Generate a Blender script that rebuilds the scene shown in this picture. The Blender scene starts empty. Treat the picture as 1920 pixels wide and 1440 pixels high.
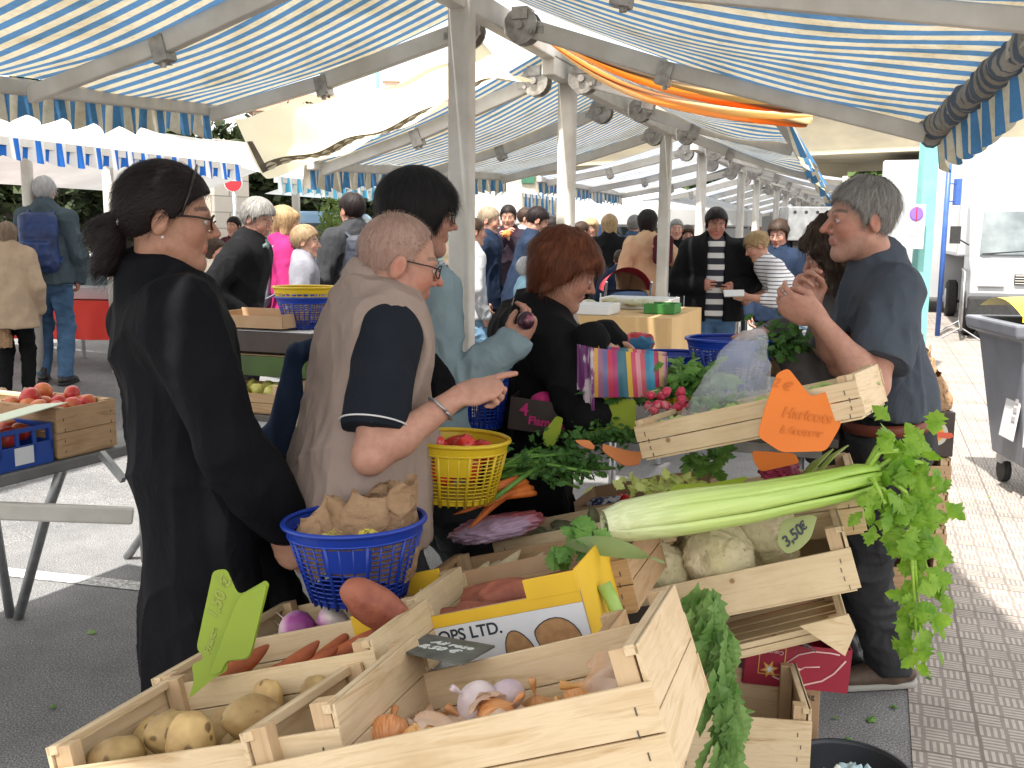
import bpy, bmesh, math, random
import numpy as np
from mathutils import Vector, Matrix, Euler
R = math.radians
PI = math.pi
sc = bpy.context.scene
# ------------------------------------------------------------------ camera
CAMZ = 1.56
FPX = 1850.0
PITCH, ROLL = R(8.44), R(0.46)
cam_d = bpy.data.cameras.new("camera"); cam = bpy.data.objects.new("camera", cam_d)
sc.collection.objects.link(cam); sc.camera = cam
cam_d.sensor_width = 36; cam_d.lens = 36*FPX/1920
cam_d.clip_start = .05; cam_d.clip_end = 3000
CR = Matrix.Rotation(R(90)-PITCH, 3, 'X') @ Matrix.Rotation(ROLL, 3, 'Z')
cam.matrix_world = Matrix.Translation((0, 0, CAMZ)) @ CR.to_4x4()
# ------------------------------------------------------------------ world + sun
SUN_EL, SUN_AZ = R(62), R(211)     # azimuth measured clockwise from +Y (where the sun stands)
w = bpy.data.worlds.new("World"); sc.world = w; w.use_nodes = True
nt = w.node_tree; bg = nt.nodes['Background']
sky = nt.nodes.new('ShaderNodeTexSky'); sky.sky_type = 'NISHITA'; sky.sun_disc = False
sky.sun_elevation = SUN_EL; sky.sun_rotation = SUN_AZ
sky.air_density = 1.0; sky.dust_density = 6.0; sky.ozone_density = 1.0
tcw = nt.nodes.new('ShaderNodeTexCoord'); nw = nt.nodes.new('ShaderNodeTexNoise'); nw.inputs['Scale'].default_value = 2.2; nw.inputs['Detail'].default_value = 6
nt.links.new(tcw.outputs['Generated'], nw.inputs['Vector']); rw = nt.nodes.new('ShaderNodeValToRGB'); rw.color_ramp.elements[0].position = .3; rw.color_ramp.elements[0].color = (.62, .62, .62, 1); rw.color_ramp.elements[1].position = .52
nt.links.new(nw.outputs[0], rw.inputs[0]); mw = nt.nodes.new('ShaderNodeMix'); mw.data_type = 'RGBA'; nt.links.new(rw.outputs[0], mw.inputs[0]); nt.links.new(sky.outputs[0], mw.inputs[6]); mw.inputs[7].default_value = (6.2, 6.1, 5.9, 1)   # thin white cloud over most of the sky
nt.links.new(mw.outputs[2], bg.inputs[0]); bg.inputs[1].default_value = .15
sl = bpy.data.lights.new("sun", 'SUN'); so = bpy.data.objects.new("sun", sl); sc.collection.objects.link(so)
sl.energy = 4.6; sl.angle = R(1.5); sl.color = (1, .945, .86)
sdir = Vector((math.sin(SUN_AZ)*math.cos(SUN_EL), math.cos(SUN_AZ)*math.cos(SUN_EL), math.sin(SUN_EL)))
so.rotation_euler = sdir.to_track_quat('Z', 'Y').to_euler()
sc.view_settings.view_transform = 'Standard'; sc.view_settings.look = 'None'
sc.view_settings.exposure = 1.3; sc.view_settings.gamma = 1
try:
    sc.cycles.max_bounces = 8; sc.cycles.transparent_max_bounces = 12
    sc.cycles.caustics_reflective = False; sc.cycles.caustics_refractive = False
    sc.cycles.use_denoising = True
except Exception: pass

# ------------------------------------------------------------------ pixel rays (1920x1440) -> points of the place
def ray(px, py):
    d = CR @ Vector(((px-960)/FPX, (720-py)/FPX, -1)); return d
def P(px, py, Y):
    d = ray(px, py); return Vector((0, 0, CAMZ)) + d*(Y/d.y)
def G(px, py, z=0):
    d = ray(px, py); return Vector((0, 0, CAMZ)) + d*((z-CAMZ)/d.z)
ROW = math.atan2(1640-960, FPX)            # the stall row runs this far to the right of the view
U = Vector((math.sin(ROW), math.cos(ROW), 0)); W_ = Vector((math.cos(ROW), -math.sin(ROW), 0)); UP = Vector((0, 0, 1))
# ------------------------------------------------------------------ objects
col = sc.collection
def tag(o, label=None, cat=None, group=None, kind=None):
    if label: o['label'] = label
    if cat: o['category'] = cat
    if group: o['group'] = group
    if kind: o['kind'] = kind
    return o
def thing(name, label, cat, loc=(0, 0, 0), group=None, mat=None):
    o = bpy.data.objects.new(name, None); col.objects.link(o); o.empty_display_size = .1
    M = mat.copy() if mat is not None else Matrix.Translation(Vector(loc))
    o.matrix_world = M; o['_m'] = [c for r in M for c in r]
    return tag(o, label, cat, group)
def pm(o):
    M = Matrix.Identity(4)
    if o is None: return M
    chain = []
    while o is not None:
        chain.append(o); o = o.parent
    for q in reversed(chain): M = M @ q.matrix_basis
    return M
def obj(name, verts, faces, mat, parent=None, smooth=False, label=None, world=False, uv=None, colr=None, mats=None, fmi=None, bevel=0):
    me = bpy.data.meshes.new(name)
    v = np.asarray(verts, dtype=np.float64).reshape(-1, 3)
    if world and parent is not None:
        Mi = np.array(pm(parent).inverted()); v = v @ Mi[:3, :3].T + Mi[:3, 3]
    if isinstance(faces, np.ndarray):
        n, k = faces.shape
        me.vertices.add(len(v)); me.vertices.foreach_set('co', v.astype(np.float32).ravel())
        me.loops.add(n*k); me.loops.foreach_set('vertex_index', faces.astype(np.int32).ravel())
        me.polygons.add(n); me.polygons.foreach_set('loop_start', np.arange(0, n*k, k, dtype=np.int32))
        me.update(calc_edges=True)
    else:
        me.from_pydata([tuple(x) for x in v], [], faces)
    for m in (mats or [mat]): me.materials.append(m)
    if fmi is not None: me.polygons.foreach_set('material_index', np.asarray(fmi, dtype=np.int32))
    if smooth: me.polygons.foreach_set('use_smooth', np.ones(len(me.polygons), dtype=bool))
    if uv is not None:
        ul = me.uv_layers.new(name='UVMap'); li = np.zeros(len(me.loops), dtype=np.int32)
        me.loops.foreach_get('vertex_index', li)
        ul.data.foreach_set('uv', np.asarray(uv, dtype=np.float32)[li].ravel())
    if colr is not None:
        ca = me.color_attributes.new(name='Col', type='FLOAT_COLOR', domain='POINT')
        c4 = np.ones((len(v), 4), dtype=np.float32); c4[:, :3] = colr; ca.data.foreach_set('color', c4.ravel())
    me.update()
    o = bpy.data.objects.new(name, me); col.objects.link(o)
    if parent is not None: o.parent = parent
    if label: o['label'] = label
    if bevel:
        b = o.modifiers.new('bevel', 'BEVEL'); b.width = bevel; b.segments = 2; b.limit_method = 'ANGLE'; b.angle_limit = R(40)
    return o
def copy_tree(o, parent=None):
    c = o.copy(); col.objects.link(c)
    if parent is not None: c.parent = parent
    for ch in o.children: copy_tree(ch, c)
    return c
class MB:
    """collects shapes, builds ONE mesh"""
    def __init__(s): s.v = []; s.f = []; s.mi = []; s.uv = []
    def add(s, vs, fs, mi=0, uv=None):
        n = len(s.v); s.v += [tuple(x) for x in vs]; s.f += [tuple(i+n for i in f) for f in fs]; s.mi += [mi]*len(fs)
        s.uv += (list(uv) if uv is not None else [(0, 0)]*len(vs)); return s
    def box(s, c, d, M=None, mi=0):
        cx, cy, cz = c; dx, dy, dz = d[0]/2, d[1]/2, d[2]/2
        vs = [Vector((cx+a*dx, cy+b*dy, cz+e*dz)) for a in (-1, 1) for b in (-1, 1) for e in (-1, 1)]
        if M is not None: vs = [M @ x for x in vs]
        return s.add(vs, [(0, 1, 3, 2), (4, 6, 7, 5), (0, 4, 5, 1), (2, 3, 7, 6), (0, 2, 6, 4), (1, 5, 7, 3)], mi)
    def bar(s, a, b, w, h, up=UP, mi=0):
        a, b = Vector(a), Vector(b); d = (b-a); L = d.length; d.normalize()
        x = d.cross(Vector(up)).normalized(); z = x.cross(d)
        M = Matrix((x, d, z)).transposed().to_4x4(); M.translation = (a+b)/2
        return s.box((0, 0, 0), (w, L, h), M, mi)
    def tube(s, pts, r, n=8, mi=0, cap=True, flat=1.0, up=None):
        pts = [Vector(p) for p in pts]; m = len(pts); vs = []; prev = None
        rs = r if isinstance(r, (list, tuple)) else [r]*m
        for i, p in enumerate(pts):
            t = (pts[min(i+1, m-1)]-pts[max(i-1, 0)])
            if t.length < 1e-9: t = Vector((0, 0, 1))
            t.normalize()
            if prev is None:
                ref = Vector(up) if up is not None else (Vector((0, 0, 1)) if abs(t.z) < .9 else Vector((1, 0, 0)))
                x = t.cross(ref).normalized()
            else:
                x = (prev - t*prev.dot(t)).normalized()
            prev = x; y = t.cross(x)
            for k in range(n):
                a = 2*PI*k/n; vs.append(p + (x*math.cos(a) + y*math.sin(a)*flat)*rs[i])
        fs = [(i*n+k, i*n+(k+1) % n, (i+1)*n+(k+1) % n, (i+1)*n+k) for i in range(m-1) for k in range(n)]
        if cap: fs += [tuple(reversed(range(n))), tuple((m-1)*n+k for k in range(n))]
        return s.add(vs, fs, mi)
    def lathe(s, prof, n=24, M=None, mi=0, sx=1, sy=1, jit=0):
        vs = []
        for (r, z) in prof:
            for k in range(n):
                a = 2*PI*k/n; p = Vector((r*math.cos(a)*sx, r*math.sin(a)*sy, z))
                if M is not None: p = M @ p
                vs.append(p)
        fs = [(i*n+k, i*n+(k+1) % n, (i+1)*n+(k+1) % n, (i+1)*n+k) for i in range(len(prof)-1) for k in range(n)]
        return s.add(vs, fs, mi)
    def prism(s, poly, a, b, M=None, mi=0):
        """poly in xy extruded z from a to b"""
        n = len(poly); vs = [Vector((x, y, a)) for x, y in poly]+[Vector((x, y, b)) for x, y in poly]
        if M is not None: vs = [M @ x for x in vs]
        fs = [tuple(reversed(range(n))), tuple(range(n, 2*n))]+[(i, (i+1) % n, n+(i+1) % n, n+i) for i in range(n)]
        return s.add(vs, fs, mi)
    def grid(s, fn, nu, nv, mi=0, uvf=None, close=False):
        vs = []; uv = []
        for i in range(nu+1):
            for j in range(nv+1):
                a, b = i/nu, j/nv; vs.append(fn(a, b)); uv.append(uvf(a, b) if uvf else (a, b))
        k = nv+1
        fs = [(i*k+j, (i+1)*k+j, (i+1)*k+j+1, i*k+j+1) for i in range(nu) for j in range(nv)]
        return s.add(vs, fs, mi, uv)
    def build(s, name, mat, parent=None, smooth=False, world=False, label=None, bevel=0, uv=False, mats=None):
        return obj(name, s.v, s.f, mat, parent, smooth, label, world, uv=s.uv if uv else None, mats=mats, fmi=s.mi if mats else None, bevel=bevel)
def text_mesh(txt, size, M, name, mat, parent, extrude=.0008, world=True, bold=0, space=1.0):
    cu = bpy.data.curves.new(name, 'FONT'); cu.body = txt; cu.size = size; cu.extrude = extrude
    cu.align_x = 'CENTER'; cu.align_y = 'CENTER'; cu.offset = bold; cu.space_character = space
    t = bpy.data.objects.new(name+'_tmp', cu); col.objects.link(t)
    dg = bpy.context.evaluated_depsgraph_get(); me = bpy.data.meshes.new_from_object(t.evaluated_get(dg))
    bpy.data.objects.remove(t); me.name = name
    T = M if not world else (pm(parent).inverted() @ M)
    me.transform(T); me.materials.clear(); me.materials.append(mat)
    o = bpy.data.objects.new(name, me); col.objects.link(o)
    if parent is not None: o.parent = parent
    return o
# ------------------------------------------------------------------ materials
def nodemat(name):
    m = bpy.data.materials.new(name); m.use_nodes = True; n = m.node_tree
    return m, n, n.nodes['Principled BSDF']
def lnk(n, a, b): n.links.new(a, b)
def noise(n, scale, detail=4, rough=.55, vec=None, dist=0):
    t = n.nodes.new('ShaderNodeTexNoise'); t.inputs['Scale'].default_value = scale; t.inputs['Detail'].default_value = detail
    t.inputs['Roughness'].default_value = rough; t.inputs['Distortion'].default_value = dist
    if vec is not None: lnk(n, vec, t.inputs['Vector'])
    return t
def ramp(n, fac, stops):
    r = n.nodes.new('ShaderNodeValToRGB'); e = r.color_ramp.elements
    while len(e) < len(stops): e.new(.5)
    for i, (p, c) in enumerate(stops):
        e[i].position = p; e[i].color = (*c[:3], 1) if len(c) >= 3 else (c[0],)*3+(1,)
    lnk(n, fac, r.inputs[0]); return r
def mixc(n, fac, a, b, mode='MIX'):
    m = n.nodes.new('ShaderNodeMix'); m.data_type = 'RGBA'; m.blend_type = mode
    for s, x in ((0, fac), (6, a), (7, b)):
        if hasattr(x, 'links'): lnk(n, x, m.inputs[s])
        elif s == 0: m.inputs[0].default_value = x
        else: m.inputs[s].default_value = (*x[:3], 1)
    return m.outputs[2]
def coords(n, kind='Object', scale=None, rot=None):
    t = n.nodes.new('ShaderNodeTexCoord'); o = t.outputs[kind]
    if scale is not None or rot is not None:
        mp = n.nodes.new('ShaderNodeMapping')
        if scale is not None: mp.inputs['Scale'].default_value = scale
        if rot is not None: mp.inputs['Rotation'].default_value = rot
        lnk(n, o, mp.inputs[0]); o = mp.outputs[0]
    return o
def bump(n, b, h, strength=.3, dist=.01, prev=None):
    k = n.nodes.new('ShaderNodeBump'); k.inputs['Strength'].default_value = strength; k.inputs['Distance'].default_value = dist
    lnk(n, h, k.inputs['Height'])
    if prev is not None: lnk(n, prev, k.inputs['Normal'])
    lnk(n, k.outputs[0], b.inputs['Normal']); return k.outputs[0]
_rnd = {}
def pmat(name, c1, c2=None, scale=8, rough=.6, bs=0, bscale=60, bd=.004, spec=.4, metal=0, trans=0, stops=(.35, .65), stretch=None, sss=0, coat=0, vcol=False, detail=5, objrand=0, alpha=None, kind='Object', spots=None, sscale=30, sr=.12, fold=0):
    if name in _rnd: return _rnd[name]
    m, n, b = nodemat(name); _rnd[name] = m
    co = coords(n, kind, stretch)
    c = None
    if c2 is not None:
        t = noise(n, scale, detail, vec=co); c = ramp(n, t.outputs[0], [(stops[0], c1), (stops[1], c2)]).outputs[0]
    if vcol:
        a = n.nodes.new('ShaderNodeAttribute'); a.attribute_name = 'Col'
        c = a.outputs[0] if c is None else mixc(n, 1.0, a.outputs[0], c, 'MULTIPLY')
    if objrand:
        oi = n.nodes.new('ShaderNodeObjectInfo'); rr = ramp(n, oi.outputs['Random'], [(0, (1-objrand,)*3), (1, (1+objrand*.3,)*3)])
        c = mixc(n, 1.0, c if c is not None else c1, rr.outputs[0], 'MULTIPLY')
    if spots is not None:
        vo = n.nodes.new('ShaderNodeTexVoronoi'); vo.inputs['Scale'].default_value = sscale; vo.inputs['Randomness'].default_value = 1; nn_ = noise(n, sscale*.6, 3, .6, co); av = n.nodes.new('ShaderNodeVectorMath'); av.operation = 'MULTIPLY_ADD'; lnk(n, nn_.outputs[1], av.inputs[0]); av.inputs[1].default_value = (.03, .03, .03); lnk(n, co, av.inputs[2]); lnk(n, av.outputs[0], vo.inputs['Vector'])
        ad_ = n.nodes.new('ShaderNodeMath'); ad_.operation = 'MULTIPLY_ADD'; lnk(n, nn_.outputs[0], ad_.inputs[0]); ad_.inputs[1].default_value = .35; lnk(n, vo.outputs['Distance'], ad_.inputs[2])
        c = mixc(n, ramp(n, ad_.outputs[0], [(sr+.13, (.85,)), (sr+.24, (0,))]).outputs[0], c if c is not None else c1, spots)
    if c is None: b.inputs['Base Color'].default_value = (*c1, 1)
    else: lnk(n, c, b.inputs['Base Color'])
    b.inputs['Roughness'].default_value = rough; b.inputs['Specular IOR Level'].default_value = spec
    b.inputs['Metallic'].default_value = metal; b.inputs['Coat Weight'].default_value = coat
    if sss:
        b.inputs['Subsurface Weight'].default_value = sss; b.inputs['Subsurface Radius'].default_value = (.012, .005, .003); b.inputs['Subsurface Scale'].default_value = 1
    if bs:
        t = noise(n, bscale, 4, vec=co); pv = bump(n, b, t.outputs[0], bs, bd)
        if fold:
            tf = noise(n, 5.5, 3, .5, coords(n, kind, (1, 1, .55)), 1.6); rf_ = ramp(n, tf.outputs[0], [(.3, (0,)), (.47, (.8,)), (.5, (1,)), (.53, (.8,)), (.7, (0,))]); rf_.color_ramp.interpolation = 'EASE'
            bump(n, b, rf_.outputs[0], fold, .02, pv)
    if trans:
        tr = n.nodes.new('ShaderNodeBsdfTranslucent'); mx = n.nodes.new('ShaderNodeMixShader'); mx.inputs[0].default_value = trans
        if c is None: tr.inputs[0].default_value = (*c1, 1)
        else: lnk(n, c, tr.inputs[0])
        lnk(n, b.outputs[0], mx.inputs[1]); lnk(n, tr.outputs[0], mx.inputs[2]); lnk(n, mx.outputs[0], n.nodes['Material Output'].inputs[0])
    return m
def wood(name, c1, c2, cdark, axis=0, rough=.7):
    if name in _rnd: return _rnd[name]
    m, n, b = nodemat(name); _rnd[name] = m
    st = [3, 3, 3]; st = [22, 22, 22]; st[axis] = 1.6
    oi = n.nodes.new('ShaderNodeObjectInfo')
    tc = n.nodes.new('ShaderNodeTexCoord'); ad = n.nodes.new('ShaderNodeVectorMath'); ad.operation = 'ADD'
    lnk(n, tc.outputs['Object'], ad.inputs[0]); lnk(n, oi.outputs['Random'], ad.inputs[1])
    mp = n.nodes.new('ShaderNodeMapping'); mp.inputs['Scale'].default_value = st; lnk(n, ad.outputs[0], mp.inputs[0])
    t = noise(n, 2.2, 6, .6, mp.outputs[0], 1.2)
    c = ramp(n, t.outputs[0], [(.3, c1), (.5, c2), (.62, c1), (.75, cdark)]).outputs[0]
    t2 = noise(n, 5, 4, .6, tc.outputs['Object']); c = mixc(n, .55, c, ramp(n, t2.outputs[0], [(.35, (.72, .66, .58)), (.6, (1, 1, 1))]).outputs[0], 'MULTIPLY')
    # knots / staples
    vo = n.nodes.new('ShaderNodeTexVoronoi'); vo.inputs['Scale'].default_value = 7; lnk(n, ad.outputs[0], vo.inputs['Vector'])
    kn = ramp(n, vo.outputs['Distance'], [(.0, (.25, .13, .06)), (.035, (.45, .28, .15)), (.06, (1, 1, 1))]).outputs[0]
    c = mixc(n, .8, c, kn, 'MULTIPLY')
    lnk(n, c, b.inputs['Base Color']); b.inputs['Roughness'].default_value = rough; b.inputs['Specular IOR Level'].default_value = .25
    bump(n, b, t.outputs[0], .25, .002)
    return m
# ------------------------------------------------------------------ signed distance modelling
F4 = np.float32
def A3(v): return np.array([v[0], v[1], v[2]], dtype=F4)
def rc(a, b, ra, rb):
    a, b = A3(a), A3(b); ba = b-a; L2 = float(ba@ba)+1e-12
    def f(p):
        pa = p-a; t = np.clip(pa@ba/L2, 0, 1); q = pa-t[:, None]*ba
        return np.sqrt((q*q).sum(1))-(ra+(rb-ra)*t)
    return f
def erc(a, b, ra, rb, side, flat):
    """tapered capsule whose section is squashed by `flat` across the direction normal to side and axis"""
    a, b = A3(a), A3(b); ba = b-a; n = np.cross(ba, A3(side)); n /= np.linalg.norm(n)+1e-9; L2 = float(ba@ba)+1e-12; s = 1/flat-1
    def f(p):
        pa = p-a; pa = pa+(pa@n)[:, None]*n*s; t = np.clip(pa@ba/L2, 0, 1); q = pa-t[:, None]*ba
        return (np.sqrt((q*q).sum(1))-(ra+(rb-ra)*t))*min(1, flat)
    return f
def ell(c, r, rot=None):
    c, r = A3(c), A3(r); mr = float(min(r)); M = np.array(rot, dtype=F4) if rot is not None else None
    def f(p):
        q = p-c
        if M is not None: q = q@M
        k0 = np.sqrt(((q/r)**2).sum(1)); k1 = np.sqrt(((q/(r*r))**2).sum(1))+1e-9
        return k0*(k0-1)/k1
    return f
def plane(n, d):
    n = A3(Vector(n).normalized())
    return lambda p: p@n-d
def bx3(c, h, r=.0):
    c, h = A3(c), A3(h)
    def f(p):
        q = np.abs(p-c)-h+r; return np.sqrt((np.maximum(q, 0)**2).sum(1))+np.minimum(q.max(1), 0)-r
    return f
def smin(a, b, k):
    if k <= 0: return np.minimum(a, b)
    h = np.clip(.5+.5*(b-a)/k, 0, 1); return b+(a-b)*h-k*h*(1-h)
def comb(ops):
    """ops: list of (fn, k, 'u'/'s'/'i')"""
    def f(p):
        d = ops[0][0](p)
        for fn, k, t in ops[1:]:
            e = fn(p)
            if t == 'u': d = smin(d, e, k)
            elif t == 's': d = -smin(-d, e, k)
            else: d = -smin(-d, -e, k)
        return d
    return f
def xf(fn, M):
    """fn in local space placed with rotation+uniform scale matrix M"""
    Mi = np.array(M.inverted(), dtype=F4); s = M.to_scale()[0]
    return lambda p: fn((p@Mi[:3, :3].T+Mi[:3, 3]).astype(F4))*s
def sdf_mesh(f, lo, hi, h, lip=1.6):
    lo = np.array(lo, dtype=F4); hi = np.array(hi, dtype=F4); B = 8
    nb = np.ceil((hi-lo)/(h*B)).astype(int); n = nb*B
    ax = [np.arange(k) for k in nb]
    I = np.stack(np.meshgrid(*ax, indexing='ij'), -1).reshape(-1, 3)
    cen = lo+(I*B+(B-1)/2)*h
    fc = f(cen.astype(F4)); act = np.abs(fc) < h*B*.87*lip
    V = np.empty((nb[0], nb[1], nb[2], B, B, B), dtype=F4); V[:] = fc.reshape(*nb, 1, 1, 1)
    Ia = I[act]; o = np.stack(np.meshgrid(*[np.arange(B)]*3, indexing='ij'), -1).reshape(-1, 3)
    for s in range(0, len(Ia), 400):
        q = Ia[s:s+400]; pts = (lo+(q[:, None, :]*B+o[None])*h).reshape(-1, 3).astype(F4)
        V[q[:, 0], q[:, 1], q[:, 2]] = f(pts).reshape(-1, B, B, B)
    V = V.transpose(0, 3, 1, 4, 2, 5).reshape(n)
    S = V < 0
    c = S[:-1, :-1, :-1].astype(np.int8)
    cnt = np.zeros(c.shape, np.int8)
    for a in (0, 1):
        for b in (0, 1):
            for d in (0, 1): cnt += S[a:n[0]-1+a, b:n[1]-1+b, d:n[2]-1+d]
    cells = np.argwhere((cnt > 0) & (cnt < 8))
    idx = -np.ones(c.shape, dtype=np.int32); idx[cells[:, 0], cells[:, 1], cells[:, 2]] = np.arange(len(cells))
    acc = np.zeros((len(cells), 3)); wt = np.zeros(len(cells))
    corner = [(a, b, d) for a in (0, 1) for b in (0, 1) for d in (0, 1)]
    vals = {k: V[cells[:, 0]+k[0], cells[:, 1]+k[1], cells[:, 2]+k[2]] for k in corner}
    for k in corner:
        for axn in range(3):
            if k[axn] == 0:
                k2 = list(k); k2[axn] = 1; k2 = tuple(k2); va, vb = vals[k], vals[k2]; m = (va < 0) != (vb < 0)
                t = np.where(m, va/np.where(m, va-vb, 1), 0); p = np.array(k, dtype=float)[None].repeat(len(cells), 0); p[:, axn] += t
                acc += p*m[:, None]; wt += m
    verts = lo+(cells+acc/wt[:, None])*h
    faces = []
    for axn in range(3):
        a1, a2 = (axn+1) % 3, (axn+2) % 3
        sl0 = [slice(None)]*3; sl1 = [slice(None)]*3; sl0[axn] = slice(0, n[axn]-1); sl1[axn] = slice(1, n[axn])
        X = S[tuple(sl0)] != S[tuple(sl1)]
        E = np.argwhere(X); E = E[(E[:, a1] > 0) & (E[:, a2] > 0) & (E[:, a1] < n[a1]-1) & (E[:, a2] < n[a2]-1)]
        if not len(E): continue
        neg = S[E[:, 0], E[:, 1], E[:, 2]]
        q = []
        for da, db in ((0, 0), (1, 0), (1, 1), (0, 1)):
            e = E.copy(); e[:, a1] -= da; e[:, a2] -= db; q.append(idx[e[:, 0], e[:, 1], e[:, 2]])
        q = np.stack(q, 1); q[~neg] = q[~neg][:, ::-1]; faces.append(q)
    fa = np.concatenate(faces); fa = fa[(fa >= 0).all(1)]
    return verts, fa[:, ::-1].copy() if False else fa
def vnormals(v, f):
    a = v[f[:, 2]]-v[f[:, 0]]; b = v[f[:, 3]]-v[f[:, 1]]; n = np.cross(a, b)
    N = np.zeros_like(v)
    for k in range(4): np.add.at(N, f[:, k], n)
    return N/(np.linalg.norm(N, axis=1, keepdims=True)+1e-12)
_rg = np.random.RandomState(5); _lat = _rg.rand(32, 32, 32).astype(np.float64)
def vnoise(p):
    i = np.floor(p).astype(int); f = p-i; f = f*f*(3-2*f); r = 0
    for a in (0, 1):
        for b in (0, 1):
            for c in (0, 1):
                w_ = (f[:, 0] if a else 1-f[:, 0])*(f[:, 1] if b else 1-f[:, 1])*(f[:, 2] if c else 1-f[:, 2])
                r = r+w_*_lat[(i[:, 0]+a) % 32, (i[:, 1]+b) % 32, (i[:, 2]+c) % 32]
    return r*2-1
def fbm(p, o=3):
    r = 0; a = 1
    for k in range(o): r = r+a*vnoise(p*(2**k)+17.3*k); a *= .5
    return r
def ridged(p): return 1-np.abs(vnoise(p))*2
random.seed(7)
_a = P(866, 10, 4.1); R0 = Vector((_a.x, _a.y, 0))
def row(u, v, z=0): return R0 + U*u + W_*v + Vector((0, 0, z))
def gz(p):
    v = (Vector((p[0], p[1], 0))-R0).dot(W_)
    return .085*min(max(-v-2.4, 0), 7)
def rowM(u, v, z=0, rot=0):
    """frame whose x runs across the row, y along it"""
    M = Matrix((W_, U, UP)).transposed().to_4x4(); M.translation = row(u, v, z); return M @ Matrix.Rotation(rot, 4, 'Z')
# ---------------- materials of the place
m_asph, n, b = nodemat('asphalt'); co = coords(n)
t1 = noise(n, 160, 3, .7, co); t2 = noise(n, 1.3, 4, .6, co); t3 = noise(n, 9, 4, .6, co)
c = ramp(n, t1.outputs[0], [(.36, (.06, .062, .065)), (.5, (.16, .162, .168)), (.62, (.29, .29, .293)), (.7, (.48, .48, .48))]).outputs[0]
c = mixc(n, .8, c, ramp(n, t2.outputs[0], [(.35, (.7, .7, .72)), (.65, (1.15, 1.13, 1.1))]).outputs[0], 'MULTIPLY')
c = mixc(n, .5, c, ramp(n, t3.outputs[0], [(.3, (.7, .7, .7)), (.6, (1, 1, 1))]).outputs[0], 'MULTIPLY')
lnk(n, c, b.inputs['Base Color']); b.inputs['Roughness'].default_value = .85; bump(n, b, t1.outputs[0], .6, .004)
# embossed paving: little squares of short bars, every other one turned
m_pave, n, b = nodemat('embossed_paving'); co = coords(n, 'Object', (12, 12, 12))
ck = n.nodes.new('ShaderNodeTexChecker'); ck.inputs['Scale'].default_value = 1; lnk(n, co, ck.inputs['Vector'])
ck.inputs[1].default_value = (1, 1, 1, 1); ck.inputs[2].default_value = (0, 0, 0, 1)
def bars(ax, other):
    sp = n.nodes.new('ShaderNodeSeparateXYZ'); lnk(n, co, sp.inputs[0])
    def fr(s, k):
        q = n.nodes.new('ShaderNodeMath'); q.operation = 'MULTIPLY'; lnk(n, s, q.inputs[0]); q.inputs[1].default_value = k
        q2 = n.nodes.new('ShaderNodeMath'); q2.operation = 'FRACT'; lnk(n, q.outputs[0], q2.inputs[0]); return q2.outputs[0]
    def band(s, lo):
        q = n.nodes.new('ShaderNodeMath'); q.operation = 'PINGPONG'; lnk(n, s, q.inputs[0]); q.inputs[1].default_value = .5
        g = n.nodes.new('ShaderNodeMath'); g.operation = 'GREATER_THAN'; lnk(n, q.outputs[0], g.inputs[0]); g.inputs[1].default_value = lo; return g.outputs[0]
    x = band(fr(sp.outputs[ax], 4), .24); y = band(fr(sp.outputs[other], 1), .1)
    q = n.nodes.new('ShaderNodeMath'); q.operation = 'MULTIPLY'; lnk(n, x, q.inputs[0]); lnk(n, y, q.inputs[1]); return q.outputs[0]
pat = mixc(n, ck.outputs['Fac'], bars(0, 1), bars(1, 0))
t1 = noise(n, 2, 5, .6, coords(n)); t4 = noise(n, 60, 3, .6, coords(n))
base = ramp(n, t1.outputs[0], [(.3, (.27, .24, .215)), (.5, (.38, .34, .305)), (.7, (.44, .4, .36))]).outputs[0]
base = mixc(n, .5, base, ramp(n, t4.outputs[0], [(.3, (.7, .7, .7)), (.6, (1, 1, 1))]).outputs[0], 'MULTIPLY')
dk = mixc(n, 1, base, (.55, .53, .53), 'MULTIPLY'); inv = mixc(n, pat, dk, base)
br = n.nodes.new('ShaderNodeTexBrick'); br.offset = 0; br.inputs['Scale'].default_value = 1; br.inputs['Brick Width'].default_value = .3333; br.inputs['Row Height'].default_value = .3333
br.inputs['Mortar Size'].default_value = .006; br.inputs[1].default_value = (1, 1, 1, 1); br.inputs[2].default_value = (.93, .93, .93, 1); br.inputs[3].default_value = (.68, .66, .65, 1); lnk(n, coords(n), br.inputs['Vector'])
inv = mixc(n, 1, inv, br.outputs[0], 'MULTIPLY')
lnk(n, inv, b.inputs['Base Color']); b.inputs['Roughness'].default_value = .75; bump(n, b, pat, .6, .006)
m_paint = pmat('road_paint', (.5, .5, .49), (.16, .16, .16), 90, .8, stops=(.42, .62), bs=.4, bscale=160)
m_alu = pmat('painted_aluminium', (.62, .6, .56), (.5, .47, .42), 6, .45, spec=.5, bs=.05, bscale=30)
m_alud = pmat('aluminium_bracket', (.42, .4, .37), (.24, .22, .2), 25, .4, metal=.6, bs=.2, bscale=80)
m_steel = pmat('galvanised_steel', (.45, .46, .47), (.3, .31, .32), 14, .38, metal=.8)
m_white = pmat('white_paint', (.62, .63, .64), (.52, .53, .54), 2.5, .4)
m_dark = pmat('black_rubber', (.02, .02, .022), (.035, .035, .035), 30, .8)
m_conc = pmat('cream_concrete', (.62, .54, .38), (.48, .42, .31), 1.1, .85, bs=.3, bscale=14, stretch=(1, 1, 2.5))
m_teal = pmat('teal_paint', (.2, .47, .44), (.16, .4, .38), 6, .45)
m_bluep = pmat('blue_paint', (.05, .13, .42), (.04, .1, .34), 9, .4)
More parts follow.
